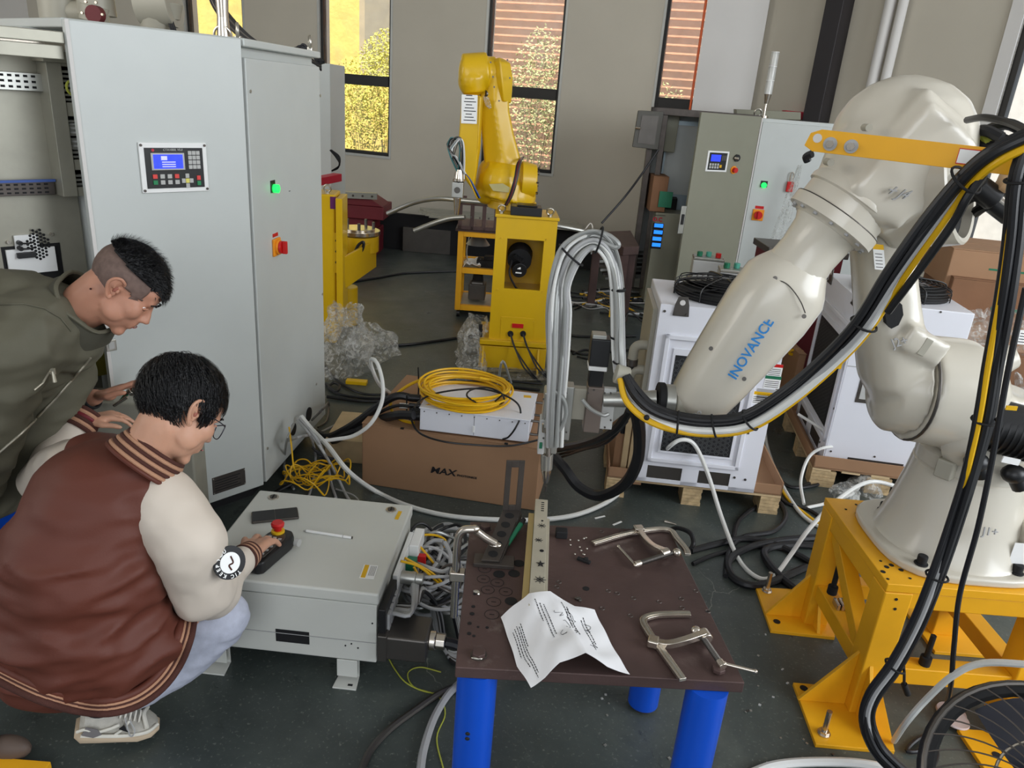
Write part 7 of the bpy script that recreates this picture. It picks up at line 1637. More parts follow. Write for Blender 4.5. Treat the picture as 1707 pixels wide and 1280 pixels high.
def add_eyes(T, parent, sk):
    for s in (-1, 1):
        P = [(.008, .072, .016), (.004, .082, .024), (-.008, .090, .027), (-.020, .094, .018), (-.024, .093, .002), (-.017, .087, -.016), (-.006, .081, -.030), (.002, .075, -.034)]
        ear = M(T).tube([(x, y * s, z) for x, y, z in P], .0042, 8, 4).ball((.000, .076 * s, -.031), (.007, .005, .008))
        ear.loft([[(x * (1 - q) + -.004 * q, (y - .004 * q) * s, z * (1 - q) + -.004 * q) for x, y, z in P] for q in (0, .5, .95)])
        ear.tube([(-.004, .083 * s, .014), (-.013, .086 * s, .004), (-.010, .083 * s, -.010), (-.002, .078 * s, -.018)], .0032, 7, 4).ball((.006, .077 * s, -.006), (.005, .005, .007))
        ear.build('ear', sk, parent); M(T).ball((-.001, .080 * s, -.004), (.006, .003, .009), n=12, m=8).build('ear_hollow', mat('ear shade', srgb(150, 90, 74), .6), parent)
        e = M(T).ball((.0745, .030 * s, .000), (.0095, .0125, .0065), n=18, m=12).build('eye', m_fr, parent)
        M(T).ball((.0825, .030 * s, -.001), (.003, .006, .005), n=14, m=8).build('iris', m_blkm, e)
        M(T).tube([(.084, .016 * s, .002), (.0865, .028 * s, .0035), (.081, .045 * s, .001)], .0034, 6, 4).build('upper_eyelid', m_skin2, parent)
        M(T).tube([(.096, .014 * s, .022), (.097, .030 * s, .027), (.088, .050 * s, .022)], .0036, 6, 4, .0018).build('eyebrow', m_hair, parent)
    M(T).tube([(.0965, .022, -.062), (.099, .008, -.0615), (.099, -.008, -.0615), (.0965, -.022, -.062)], .0018, 6, 3).build('mouth_line', mat('lip', srgb(140, 78, 70), .5), parent)
def hairshell(name, T, m_, parent, keep, c=(-.012, 0, .036), r=(.106, .086, .094), amp=.004, freq=30, cap=.9, n=90, k=60):
    vs = {}; pts = []; fs = []
    def P(i, j):
        a = 2 * math.pi * i / n; b = -math.pi / 2 + math.pi * j / k; d = V((math.cos(b) * math.cos(a), math.cos(b) * math.sin(a), math.sin(b)))
        w = noise.noise(V((d.x * freq * .25, d.y * freq, d.z * freq * .25))) * amp + noise.noise(d * 3.1 + V((3, 1, 2))) * amp
        return V((c[0] + d.x * (r[0] + w), c[1] + d.y * (r[1] + w), c[2] + d.z * (r[2] + w)))
    g = M(T)
    for j in range(k):
        for i in range(n):
            q = [P(i, j), P(i + 1, j), P(i + 1, j + 1), P(i, j + 1)]; ctr = (q[0] + q[2]) / 2
            if keep(ctr):
                idx = []
                for ii, jj in ((i, j), (i + 1, j), (i + 1, j + 1), (i, j + 1)):
                    key = (ii % n, jj)
                    if key not in vs: vs[key] = len(pts); pts.append(P(ii % n, jj))
                    idx.append(vs[key])
                fs.append(tuple(idx))
    g.add(pts, fs); o = g.build(name, m_, parent, smooth=60); s = o.modifiers.new('s', 'SOLIDIFY'); s.thickness = .008; s.offset = -1; return o
def strands(name, T, parent, keep, N, ln, lift, c=(-.012, 0, .036), r=(.106, .086, .094), flow=None, w=.0011):
    g = M(T); cnt = 0
    while cnt < N:
        d = V((random.gauss(0, 1), random.gauss(0, 1), random.gauss(0, 1))).normalized(); p = V((c[0] + d.x * r[0], c[1] + d.y * r[1], c[2] + d.z * r[2]))
        if not keep(p): continue
        cnt += 1; fl = flow(d) if flow else V((0, 0, 0)); fl = fl - d * fl.dot(d); fl = fl.normalized() if fl.length > 1e-4 else d.orthogonal()
        L_ = ln * random.uniform(.6, 1.2); lf = lift * random.uniform(.4, 1.3); sd = d.cross(fl) * w; fl = (fl + d.cross(fl) * random.uniform(-.35, .35)).normalized()
        a = p; e1_ = p + fl * L_ * .5 + d * lf * .6; e2_ = p + fl * L_ * .9 + d * (lf - L_ * L_ * 4)
        g.add([a - sd, a + sd, e1_ + sd * .8, e1_ - sd * .8, e2_], [(0, 1, 2, 3), (3, 2, 4)])
    o = g.build(name, m_hair, parent, smooth=0); o['kind'] = 'stuff'; return o
def add_hand(m, wrist, fwd, pn, side, curls, s=1.0, spread=.16, thumb=(.35, .5)):
    """wrist point, finger direction, back of hand normal, side +1 when the thumb lies along cross(fwd, pn)"""
    f = V(fwd).normalized(); n = V(pn); n = (n - f * n.dot(f)).normalized(); t = f.cross(n) * side
    w = V(wrist)
    m.ball(w, (.026 * s,) * 3); 
    for u in (-.028, -.010, .010, .027): m.capsule(w + f * .008 + t * u * .5, w + f * .082 * s + t * u * s, .0145 * s, .0115 * s)
    m.ball(w + f * .045 * s + t * .018 * s - n * .008, (.026 * s, .022 * s, .018 * s))
    for k, (u, L_) in enumerate(((.030, .070), (.010, .080), (-.011, .074), (-.030, .058))):
        p = w + f * (.086 - .006 * abs(k - 1)) * s + t * u * s; a = 0; d0 = (f + t * (u / .03) * spread).normalized()
        for j, q in enumerate((.45, .30, .25)):
            a += curls[k][j]; d = d0 * math.cos(a) - n * math.sin(a); e = p + d * L_ * q * s; m.capsule(p, e, (.0092 - .0010 * j) * s, (.0088 - .0011 * j) * s); p = e
    p = w + f * .022 * s + t * .024 * s; d = (f * .75 + t * .75 - n * .25).normalized(); q = p + d * .042 * s; m.capsule(p, q, .0135 * s, .0110 * s)
    d2 = (f * (1 - thumb[0] * .3) + t * thumb[0] - n * .2 * thumb[1]).normalized(); e = q + d2 * .032 * s; m.capsule(q, e, .0108 * s, .0098 * s); e2 = e + (d2 - n * .2).normalized() * .024 * s; m.capsule(e, e2, .0098 * s, .0082 * s)
def folds(amp, freq, seed=0, aniso=(1, 1, 1)):
    def f(p, nn):
        q = V((p.x * freq * aniso[0] + seed, p.y * freq * aniso[1], p.z * freq * aniso[2]))
        a = 1 - abs(noise.noise(q)) * 2; b = noise.noise(q * 2.3 + V((5, 1, 2)))
        return amp * (a * .7 + b * .45 - .35)
    return f
def raycaster(o):
    me = o.data; off = ROOT[o.name] if o.name in ROOT else V((0, 0, 0))
    bv = BVHTree.FromPolygons([v.co + off for v in me.vertices], [tuple(p.vertices) for p in me.polygons])
    def f(px, py, d=0):
        r_ = ray(px, py).normalized(); h = bv.ray_cast(CAM, r_)
        if h[0] is None: return None, None
        n = h[1] if h[1].dot(r_) < 0 else -h[1]; return h[0] + n * d, n
    return f
def surftube(rc, pts, rad, m_, parent, name, d=.004, n=8):
    pts = [(x0 + (x1 - x0) * t / 6, y0 + (y1 - y0) * t / 6) for (x0, y0), (x1, y1) in zip(pts, pts[1:]) for t in range(6)] + [pts[-1]]
    out = [rc(x, y, d)[0] for x, y in pts]; out = [p for p in out if p is not None]
    return M().tube(out, rad, n, 4).build(name, m_, parent) if len(out) > 1 else None
def limb(m, pts): 
    for (a, ra), (b, rb) in zip(pts, pts[1:]): m.capsule(a, b, ra, rb)

# ---------------------------------------------------------------- crouching person in the brown jacket
P1 = thing('person', 'person with black hair and glasses crouching in brown jacket with cream sleeves', 'person', V((-1.02, 1.55, 0)))
pel, mid, che, nk = Y(160, 1075, 1.50), Y(140, 950, 1.50), Y(180, 840, 1.56), Y(238, 765, 1.60)
hd = Y(299, 682, 1.66)
T1 = headT(hd, (.50, -.50, -.70), (.35, .86, -.36))
shR, shL = Y(292, 868, 1.57), Y(160, 765, 1.76)
elR, wrR = Y(338, 988, 1.62), G(411, 927, ZC + .105)
elL, wrL = Y(62, 800, 1.92), Y(140, 700, 2.08)
hR, hL = Y(215, 1090, 1.47), Y(120, 1060, 1.62)
knR, anR = Y(372, 1030, 1.72), V((-1.01, 1.60, .11))
knL, anL = V((-1.04, 2.0, .42)), V((-1.22, 1.80, .11))
hb = G(437, 905, ZC + .055)
m = M(); limb(m, [(pel, .13), (mid, .13), (che, .13), (nk, .06)]); m.capsule(nk, T1 @ V((-.02, 0, -.05)), .058, .056)
add_head(m, T1)
limb(m, [(che, .1), (shR, .038), (elR, .034), (wrR, .026)]); limb(m, [(che, .1), (shL, .038), (elL, .034), (wrL, .026)])
limb(m, [(hR + V((0, .12, 0)), .04), (knR + V((0, .02, -.02)), .038), (anR, .034)]); limb(m, [(hL + V((0, .05, 0)), .07), (knL, .05), (anL, .034)])
fw = (hb - wrR); add_hand(m, wrR, G(450, 874, ZC + .062) - wrR, V((-.10, .02, 1)), -1, [(.10, .40, .35), (.05, .30, .3), (.12, .35, .3), (.2, .4, .3)], 1.24, .26, (.9, .6))
add_hand(m, wrL, V((.75, .4, .05)), V((0, .1, 1)), 1, [(.3, .4, .3)] * 4, .95)
body1 = remesh(m, 'body', m_skin, P1, .0050, 6)
add_eyes(T1, P1, m_skin)
keep1 = lambda p: (p.x > .035 and p.z > .050) or (-.03 < p.x <= .035 and p.z > .022 + .3 * max(0, .0 - p.x)) or (.02 < p.x < .05 and abs(p.y) > .05 and p.z > -.015) or (p.x <= -.03 and p.z > -.048 - .2 * (-.03 - p.x) * 0)
hs = hairshell('hair', T1, m_hair, P1, keep1, r=(.108, .089, .097), amp=.006)
crown = V((-.5, .1, .86)).normalized()
strands('hair_strands', T1, P1, keep1, 2600, .05, .004, r=(.110, .091, .099), flow=lambda d: d - crown + V((0, .25 * d.x, 0)), w=.0013)
gm = mat('dark glasses frame', (.02, .02, .03), .3, .5)
gl = M(T1); 
for s in (-1, 1): gl.tube([(.104, .010 * s, .010), (.105, .034 * s, .014), (.098, .056 * s, .010), (.100, .054 * s, -.018), (.106, .034 * s, -.024), (.107, .012 * s, -.016), (.104, .010 * s, .010)], .0014, 6, 3); gl.tube([(.098, .056 * s, .008), (.07, .076 * s, .008), (.0, .084 * s, .006)], .0013, 6, 3)
gl.tube([(.104, .010, .006), (.108, 0, .009), (.104, -.010, .006)], .0013, 6, 3); gl.build('glasses', gm, P1)
for s in (-1, 1): M(T1).prism([(.104, .012 * s, .008), (.104, .034 * s, .012), (.098, .054 * s, .008), (.100, .052 * s, -.016), (.105, .034 * s, -.022), (.106, .014 * s, -.014)], (.0008, 0, 0)).build('lens', m_pane, P1)
# jacket
m = M()
m.ball(Y(140, 1020, 1.52), (.215, .21, .185), n=24, m=16); m.ball(Y(150, 930, 1.54), (.20, .20, .20), n=24, m=16); m.ball(Y(172, 850, 1.58), (.175, .18, .17), n=24, m=16)
m.ball(Y(215, 800, 1.60), (.12, .13, .10)); m.capsule(Y(205, 800, 1.66), Y(240, 842, 1.56), .10, .088); m.capsule(Y(190, 790, 1.66), Y(155, 770, 1.74), .10, .08)
m.capsule(Y(195, 1090, 1.46), Y(250, 1060, 1.52), .10, .09); m.ball(Y(110, 1085, 1.47), (.19, .15, .12))
def jf(p, nn): return folds(.022, 6, 3, (1, 1, 2.4))(p, nn) * (1 if p.z < .7 else .4)
jk = remesh(m, 'jacket', m_brown, P1, .010, 14, jf)
rcj = raycaster(jk)
# ribbed hem with tan stripes
hem = [(-6, 1118), (30, 1136), (80, 1158), (130, 1172), (180, 1176), (225, 1164), (262, 1138), (288, 1104), (304, 1066), (311, 1030)]
def hemtube(off, rad, m_, nm):
    out = []
    for i, (x, y) in enumerate(hem):
        a, b = hem[max(i - 1, 0)], hem[min(i + 1, len(hem) - 1)]; dx, dy = b[0] - a[0], b[1] - a[1]; L_ = math.hypot(dx, dy); nx, ny = -dy / L_, dx / L_
        best = None
        for k in range(0, 60, 3):
            h = rcj(x - nx * k, y - ny * k, 0)[0]
            if h is not None: best = (h - CAM).length; break
        if best is None: continue
        q = ray(x + nx * off, y + ny * off).normalized(); out.append(CAM + q * (best - .004))
    return M().tube(out, rad, 10, 4).build(nm, m_, P1)
for off, rad, m_, nm in ((-9, .011, m_brown, 'hem_rib'), (-2, .0062, m_tan, 'hem_stripe'), (3, .0055, m_dbr, 'hem_rib'), (7, .006, m_tan, 'hem_stripe'), (13, .009, m_dbr, 'hem_rib')): hemtube(off, rad, m_, nm)
# sleeves
m = M(); limb(m, [(Y(268, 838, 1.57), .088), (Y(312, 900, 1.54), .090), (Y(336, 985, 1.60), .080), (Y(372, 960, 1.76), .062), (wrR + (elR - wrR).normalized() * .02, .042)])
m.ball(Y(355, 990, 1.68), (.075, .07, .07))
slR = remesh(m, 'sleeve', m_cream, P1, .009, 12, folds(.007, 9, 8)); slR['label'] = 'cream right sleeve'
m = M(); limb(m, [(Y(165, 775, 1.74), .085), (Y(105, 778, 1.86), .075), (Y(72, 800, 1.92), .070), (Y(100, 745, 2.02), .055), (wrL + (elL - wrL).normalized() * .015, .044)])
slL = remesh(m, 'sleeve', m_cream, P1, .010, 10, folds(.008, 9, 4)); slL['label'] = 'cream left sleeve'
rcs = raycaster(slR)
def bands(c, ax, r0, r1, cols, step, name, parent, fl=1.0):
    a = V(ax).normalized()
    for k, mm_ in enumerate(cols):
        M().ring(V(c) + a * step * k, a, r0 + (r1 - r0) * k / max(1, len(cols) - 1), step * .62, 32, 8).build(name, mm_, parent)
dR = (wrR - elR).normalized(); bands(wrR - dR * .012, dR, .037, .032, (m_dbr, m_tan, m_dbr, m_tan, m_dbr), .0085, 'cuff_band', P1)
dL = (wrL - elL).normalized(); bands(wrL - dL * .030, dL, .046, .040, (m_dbr, m_tan, m_dbr, m_maroon, m_tan, m_dbr), .011, 'cuff_band', P1)
ncx = Y(252, 757, 1.61); nax = (CAMM @ V((.58, .78, -.22))).normalized()
bands(ncx - nax * .034, nax, .092, .074, (m_brown, m_tan, m_dbr, m_tan, m_dbr, m_tan, m_dbr), .0088, 'collar_band', P1)
# round sleeve badge
bc, bn = rcs(374, 936, .003)
if bc is not None:
    bn = (bn + (CAM - bc).normalized() * 1.6).normalized(); bc = bc + bn * .022; bu = RT - bn * RT.dot(bn); bu.normalize(); BD = Face(bc, bu, bn.cross(bu)); BD.n = bn; BD.v = bn.cross(bu).normalized()
    if BD.v.z < 0: BD.v = -BD.v
    M().lathe(bc - bn * .004, bn, [(.041, 0), (.041, .004), (.0255, .0045), (.0255, .004)], 36).build('badge_ring', m_ink, P1); M().cyl(bc - bn * .001, bc + bn * .0022, .0258, n=30).build('badge_disc', m_fr, P1)
    for ch, an in zip('KEEP', (246, 226, 206, 188)): text(ch, BD, .033 * math.cos(R(an)), .033 * math.sin(R(an)), .0125, m_fr, P1, d=.0042, rot=an - 90, bold=.0003)
    for ch, an in zip('YOU', (162, 142, 122)): text(ch, BD, .033 * math.cos(R(an)), .033 * math.sin(R(an)), .0125, m_fr, P1, d=.0042, rot=an - 90, bold=.0003)
    for ch, an in zip('TIC', (312, 296, 280)): text(ch, BD, .033 * math.cos(R(an)), .033 * math.sin(R(an)), .0125, m_fr, P1, d=.0042, rot=an - 90, bold=.0003)
    M().tube([BD.at(.004, -.018, .003), BD.at(-.003, -.006, .003), BD.at(.007, .0, .003), BD.at(.0, .016, .003)], .002, 6).build('badge_figure', m_dbr, P1)
# trousers
m = M(); limb(m, [(Y(205, 1060, 1.66), .085), (Y(300, 1050, 1.68), .085), (knR, .074), (Y(300, 1100, 1.68), .070), (Y(235, 1148, 1.63), .055), (anR + V((.0, .0, .02)), .05)])
limb(m, [(hL + V((0, .06, 0)), .09), (knL, .07), (anL, .05)])
tr = remesh(m, 'trousers', m_sweat, P1, .009, 8, folds(.008, 11, 6, (1, 1, 1.5)))
# shoes
m_sole = mat('shoe sole', srgb(196, 176, 150), .7, var=.08); m_mesh = mat('shoe mesh', srgb(176, 172, 162), .8, var=.10, scale=60, bump=.2, bscale=200); m_swh = mat('shoe overlay', srgb(222, 218, 206), .6); m_sgr = mat('shoe grey', srgb(120, 116, 116), .5)
def shoe(heel, toe, parent, full=True):
    f = (toe - heel); L_ = f.length; f.normalize(); s = f.cross(V((0, 0, 1))).normalized(); u = s.cross(f)
    def q(x, y, z): return heel + f * x * L_ + s * y + u * z
    def ring_(x, w, z0, z1, pw=2.6):
        return [q(x, w * (1 if math.cos(a) > 0 else -1) * abs(math.cos(a)) ** (2 / pw), z0 + (z1 - z0) * (.5 + .5 * (1 if math.sin(a) > 0 else -1) * abs(math.sin(a)) ** (2 / pw))) for a in [2 * math.pi * k / 20 for k in range(20)]]
    up = M().loft([ring_(x, w, .018, z, 2.4) for x, w, z in ((.02, .022, .07), (.08, .034, .098), (.2, .037, .095), (.32, .038, .082), (.45, .041, .078), (.6, .045, .066), (.75, .046, .054), (.88, .040, .045), (.97, .024, .036), (1.0, .010, .028))]).build('shoe', m_mesh, parent)
    M().loft([ring_(x, w, z0, z1, 3.5) for x, w, z0, z1 in ((-.03, .026, .014, .045), (.05, .038, .002, .046), (.25, .040, .0, .038), (.5, .043, .0, .028), (.75, .048, .0, .026), (.92, .040, .004, .026), (1.02, .018, .010, .026))]).build('sole', m_sole, up)
    if full:
        for P, rad, mm_ in (([(.0, .036, .05), (.1, .043, .062), (.22, .043, .05), (.36, .044, .056), (.5, .046, .07)], .0042, m_swh), ([(.05, .040, .040), (.3, .0445, .036), (.6, .049, .034), (.85, .046, .036), (.99, .02, .036)], .005, m_swh), ([(.45, .045, .035), (.55, .046, .055), (.62, .035, .07)], .0035, m_swh), ([(.85, .04, .045), (.8, .0, .058), (.85, -.04, .045)], .006, m_swh)):
            M().tube([q(x, y, z) for x, y, z in P], rad, 7).build('overlay', mm_, up)
        M().prism([q(.06, .0425, .045), q(.2, .0455, .036), q(.3, .046, .044), q(.24, .045, .062), q(.1, .043, .07)], s * .003).build('heel_patch', m_sgr, up)
        M().prism([q(.50, .0485, .060), q(.64, .0515, .047), q(.60, .052, .055), q(.56, .0495, .072)], s * .003).build('side_mark', m_ink, up)
        for k in range(5): x = .50 + .06 * k; M().tube([q(x, .026, .074 - .08 * (x - .5)), q(x + .02, 0, .088 - .09 * (x - .5)), q(x, -.026, .074 - .08 * (x - .5))], .0024, 6).build('lace', m_swh, up)
        M().tube([q(.56, .03, .078), q(.6, .05, .062), q(.66, .055, .035), q(.7, .052, .05), q(.62, .035, .072)], .0018, 6).build('lace', m_gry, up)
        M().ring(q(.20, 0, .094), u + f * .25, .034, .0045, 24, 7).build('ankle_piping', m_ink, up)
    return up
shoe(G(128, 1228, .045), G(262, 1215, .008), P1)
M().capsule(anR + V((-.005, -.01, -.035)), anR + V((0, 0, .03)), .033, .036).build('sock', m_fr, P1)
shoe(V((-1.30, 1.74, .03)), V((-1.08, 1.88, .006)), P1, False)

# ---------------------------------------------------------------- standing person in the olive jacket
P2 = thing('person', 'person with cropped hair and olive jacket bending over from the left', 'person', V((-1.95, 1.9, 0)))
hd2 = Y(207, 478, 2.02)
T2 = headT(hd2, (.64, -.70, -.30), (.73, .68, -.06))
nk2 = Y(128, 520, 2.02); che2 = Y(40, 560, 1.98); mid2 = Y(-110, 640, 1.92); pel2 = V((-1.95, 1.88, .95))
shR2, shL2 = Y(40, 575, 1.88), Y(70, 560, 2.2)
elL2, wrL2 = Y(60, 690, 2.28), Y(158, 662, 2.24)
elR2, wrR2 = Y(-40, 760, 1.80), Y(-60, 900, 1.95)
m = M(); limb(m, [(pel2, .13), (mid2, .12), (che2, .13), (nk2, .062)]); m.capsule(nk2, T2 @ V((-.03, 0, -.04)), .066, .062); m.capsule(nk2, T2 @ V((0, 0, -.07)), .062, .048); add_head(m, T2)
limb(m, [(che2, .1), (shR2, .04), (elR2, .036), (wrR2, .03)]); limb(m, [(che2, .1), (shL2, .04), (elL2, .042), (wrL2, .027)])
fL = Y(262, 624, 2.30) - wrL2
add_hand(m, wrL2, fL, V((-.3, .2, 1)), 1, [(-.05, .12, .1), (-.05, .15, .1), (.1, .2, .15), (.2, .25, .2)], 1.06, .08, (.25, .2))
add_hand(m, wrR2, V((.3, .2, -1)), V((.2, -1, 0)), 1, [(.3, .4, .3)] * 4, 1.0)
for s in (-1, 1): limb(m, [(pel2 + V((0, .1 * s, -.05)), .1), (V((-1.92, 1.88 + .13 * s, .5)), .06), (V((-1.95, 1.88 + .14 * s, .09)), .04)])
remesh(m, 'body', m_skin2, P2, .0052, 6)
add_eyes(T2, P2, m_skin2)
keepT = lambda p: p.z > .062 + .10 * max(0, -p.x - .02) - .15 * max(0, p.x - .02) * (abs(p.y) < .055) and not (p.x > .088 and p.z < .058)
keepS = lambda p: (p.x <= .062 and p.z > .012 and p.x > -.02) or (.035 < p.x < .056 and p.z > -.020 and abs(p.y) > .05) or (p.x <= -.02 and p.z > -.03)
hairshell('shaved_sides', T2, m_shave, P2, keepS, c=(-.010, 0, .032), r=(.0985, .0785, .0885), amp=.0008)
hairshell('hair', T2, m_hair, P2, keepT, r=(.103, .083, .094), amp=.003)
strands('hair_strands', T2, P2, keepT, 2200, .018, .016, r=(.103, .083, .094), flow=lambda d: V((1, 0, .2)), w=.0010)
strands('hair_fringe', T2, P2, lambda p: p.x > .072 and p.z > .052, 260, .026, .016, r=(.106, .080, .095), flow=lambda d: V((1, 0, -.3)), w=.0012)
M(T2).ball((-.045, -.062, -.052), (.003, .003, .003), n=8, m=6).build('mole', m_dbr, P2)
m = M()
m.capsule(Y(85, 548, 2.02), Y(20, 560, 2.0), .145, .18); m.capsule(Y(20, 560, 2.0), Y(-150, 660, 1.92), .19, .20)
m.capsule(Y(60, 550, 1.92), Y(20, 590, 1.84), .115, .11); m.capsule(Y(20, 590, 1.84), Y(-30, 750, 1.80), .10, .085)
m.capsule(Y(-30, 750, 1.80), elR2.lerp(wrR2, .8), .085, .052); m.capsule(Y(115, 610, 2.10), Y(60, 690, 2.06), .085, .11); m.capsule(Y(60, 690, 2.06), Y(-30, 800, 1.98), .11, .13); m.capsule(Y(-150, 660, 1.92), pel2, .2, .19)
j2 = remesh(m, 'jacket', m_olive, P2, .0095, 12, folds(.020, 6.5, 12, (1, 1, 1.8)))
m = M(); limb(m, [(shL2, .07), (elL2, .06), (wrL2 + (elL2 - wrL2).normalized() * .05, .045)]); remesh(m, 'sleeve', m_olive, P2, .010, 6, folds(.005, 12, 1))
rc2 = raycaster(j2)
# raised collar
cax = ((T2 @ V((-.03, 0, -.04))) - nk2).normalized(); cu = []
x_, y_2, z_ = frame(cax); g = []
ccen = Y(143, 510, 2.02)
for j in range(6):
    t = j / 5; g.append([ccen + cax * (-.05 + .07 * t) + (x_ * math.cos(2 * math.pi * i / 36) + y_2 * math.sin(2 * math.pi * i / 36)) * (.116 - .020 * t) + V((0, 0, .004 * math.sin(i))) for i in range(37)])
m_olived = mat('darker olive cloth', srgb(74, 72, 61), .75, var=.05)
M().sheet(g, .006).build('collar', m_olived, P2)
M().tube(g[-1], .006, 7, 1).build('collar_edge', m_olive, P2)
# zips
m_zip = mat('zip teeth', srgb(178, 172, 155), .35, .6)
surftube(rc2, [(150, 596), (120, 632), (92, 664), (60, 698), (30, 726), (2, 750), (-20, 768)], .0035, m_zip, P2, 'front_zip', .002)
surftube(rc2, [(56, 650), (70, 638), (82, 618)], .003, m_zip, P2, 'pocket_zip', .002)
p, n_ = rc2(85, 616, .006)
if p is not None: M().box(p, (.014, .006, .018)).cyl(p, p + V((.004, -.004, -.03)), .0045, .006, 8).build('zip_pull', m_zip, P2, bevel=.001)
surftube(rc2, [(0, 508), (40, 507), (75, 515), (100, 530), (118, 552)], .0022, m_olive, P2, 'shoulder_seam', .002)
# watch strap
dw_ = (wrL2 - elL2).normalized(); wc = wrL2 - dw_ * .012
for k in range(4): M().ring(wc + dw_ * (.005 * k - .012), dw_, .034, .0042, 30, 7).build('watch_strap', m_blkm, P2)
M().ring(wc - dw_ * .04, dw_, .04, .008, 24, 8).build('shirt_cuff', mat('pinkish shirt', srgb(190, 160, 170), .8), P2)
m = M()
for s in (-1, 1): limb(m, [(pel2 + V((0, .09 * s, -.02)), .12), (V((-1.90, 1.88 + .13 * s, .5)), .085), (V((-1.93, 1.88 + .14 * s, .12)), .07)])
remesh(m, 'trousers', m_denim, P2, .012, 6, folds(.006, 9, 2))
for s in (-1, 1): shoe(V((-2.02, 1.88 + .14 * s, .0)), V((-1.76, 1.86 + .15 * s, .0)), P2, False)
# grey bench box with parts under the hand
q0, q1 = Y(150, 690, 2.30), Y(262, 668, 2.40)
r = thing('grey_pendant_box', 'grey metal box behind the crouching head carrying small switches', 'box', V(((q0.x + q1.x) / 2, 2.4, 0)))
BX = Face(V((q0.x, 2.36, 0)), (1, .12, 0)); zt_ = BX.px(215, 672)[1]
M().fbox(BX, -.12, .02, .30, zt_, 0, -.14).build('housing', m_gal, r, bevel=.01); M().fbox(BX, -.10, 0, .28, .02, -.02, -.12).build('base', m_blkm, r)
r = thing('loose_switch_parts', 'silver connector, green wire and pink red button lying on the grey box', 'electronics', BX.at(.12, zt_, -.05))
for (x, y, nm, mm_, s) in ((216, 655, 'connector', m_nick, .014), (236, 655, 'red_button', mat('pink red plastic', srgb(190, 20, 80), .3), .018), (225, 652, 'connector', m_alu, .012)):
    c = Y(x, y, 2.34); M().cyl(c, c + V((.012, .0, .012)), s, n=14).build(nm, mm_, r, bevel=.002)
for k in range(4): M().tube([Y(200, 668, 2.34), Y(222, 650 - 3 * k, 2.35), Y(240, 635 - 3 * k, 2.36), Y(262, 618 + 2 * k, 2.38), Y(275, 625, 2.38)], .004, 6).build('wire', (m_grp, m_grp, m_cyn if False else m_red, m_grp)[k], r)
M().cyl(Y(190, 676, 2.33), Y(212, 662, 2.33), .006, n=10).build('toggle', m_nick, r)
q = Y(3, 840, 2.3); r = thing('blue_barrel', 'blue object edge at the left picture border behind the crouching person', 'container', V((q.x - .1, q.y, 0))); M().bb(q.x - .25, q.x + .005, q.y - .1, q.y + .15, 0, q.z + .08).build('body', m_blue, r, bevel=.02)

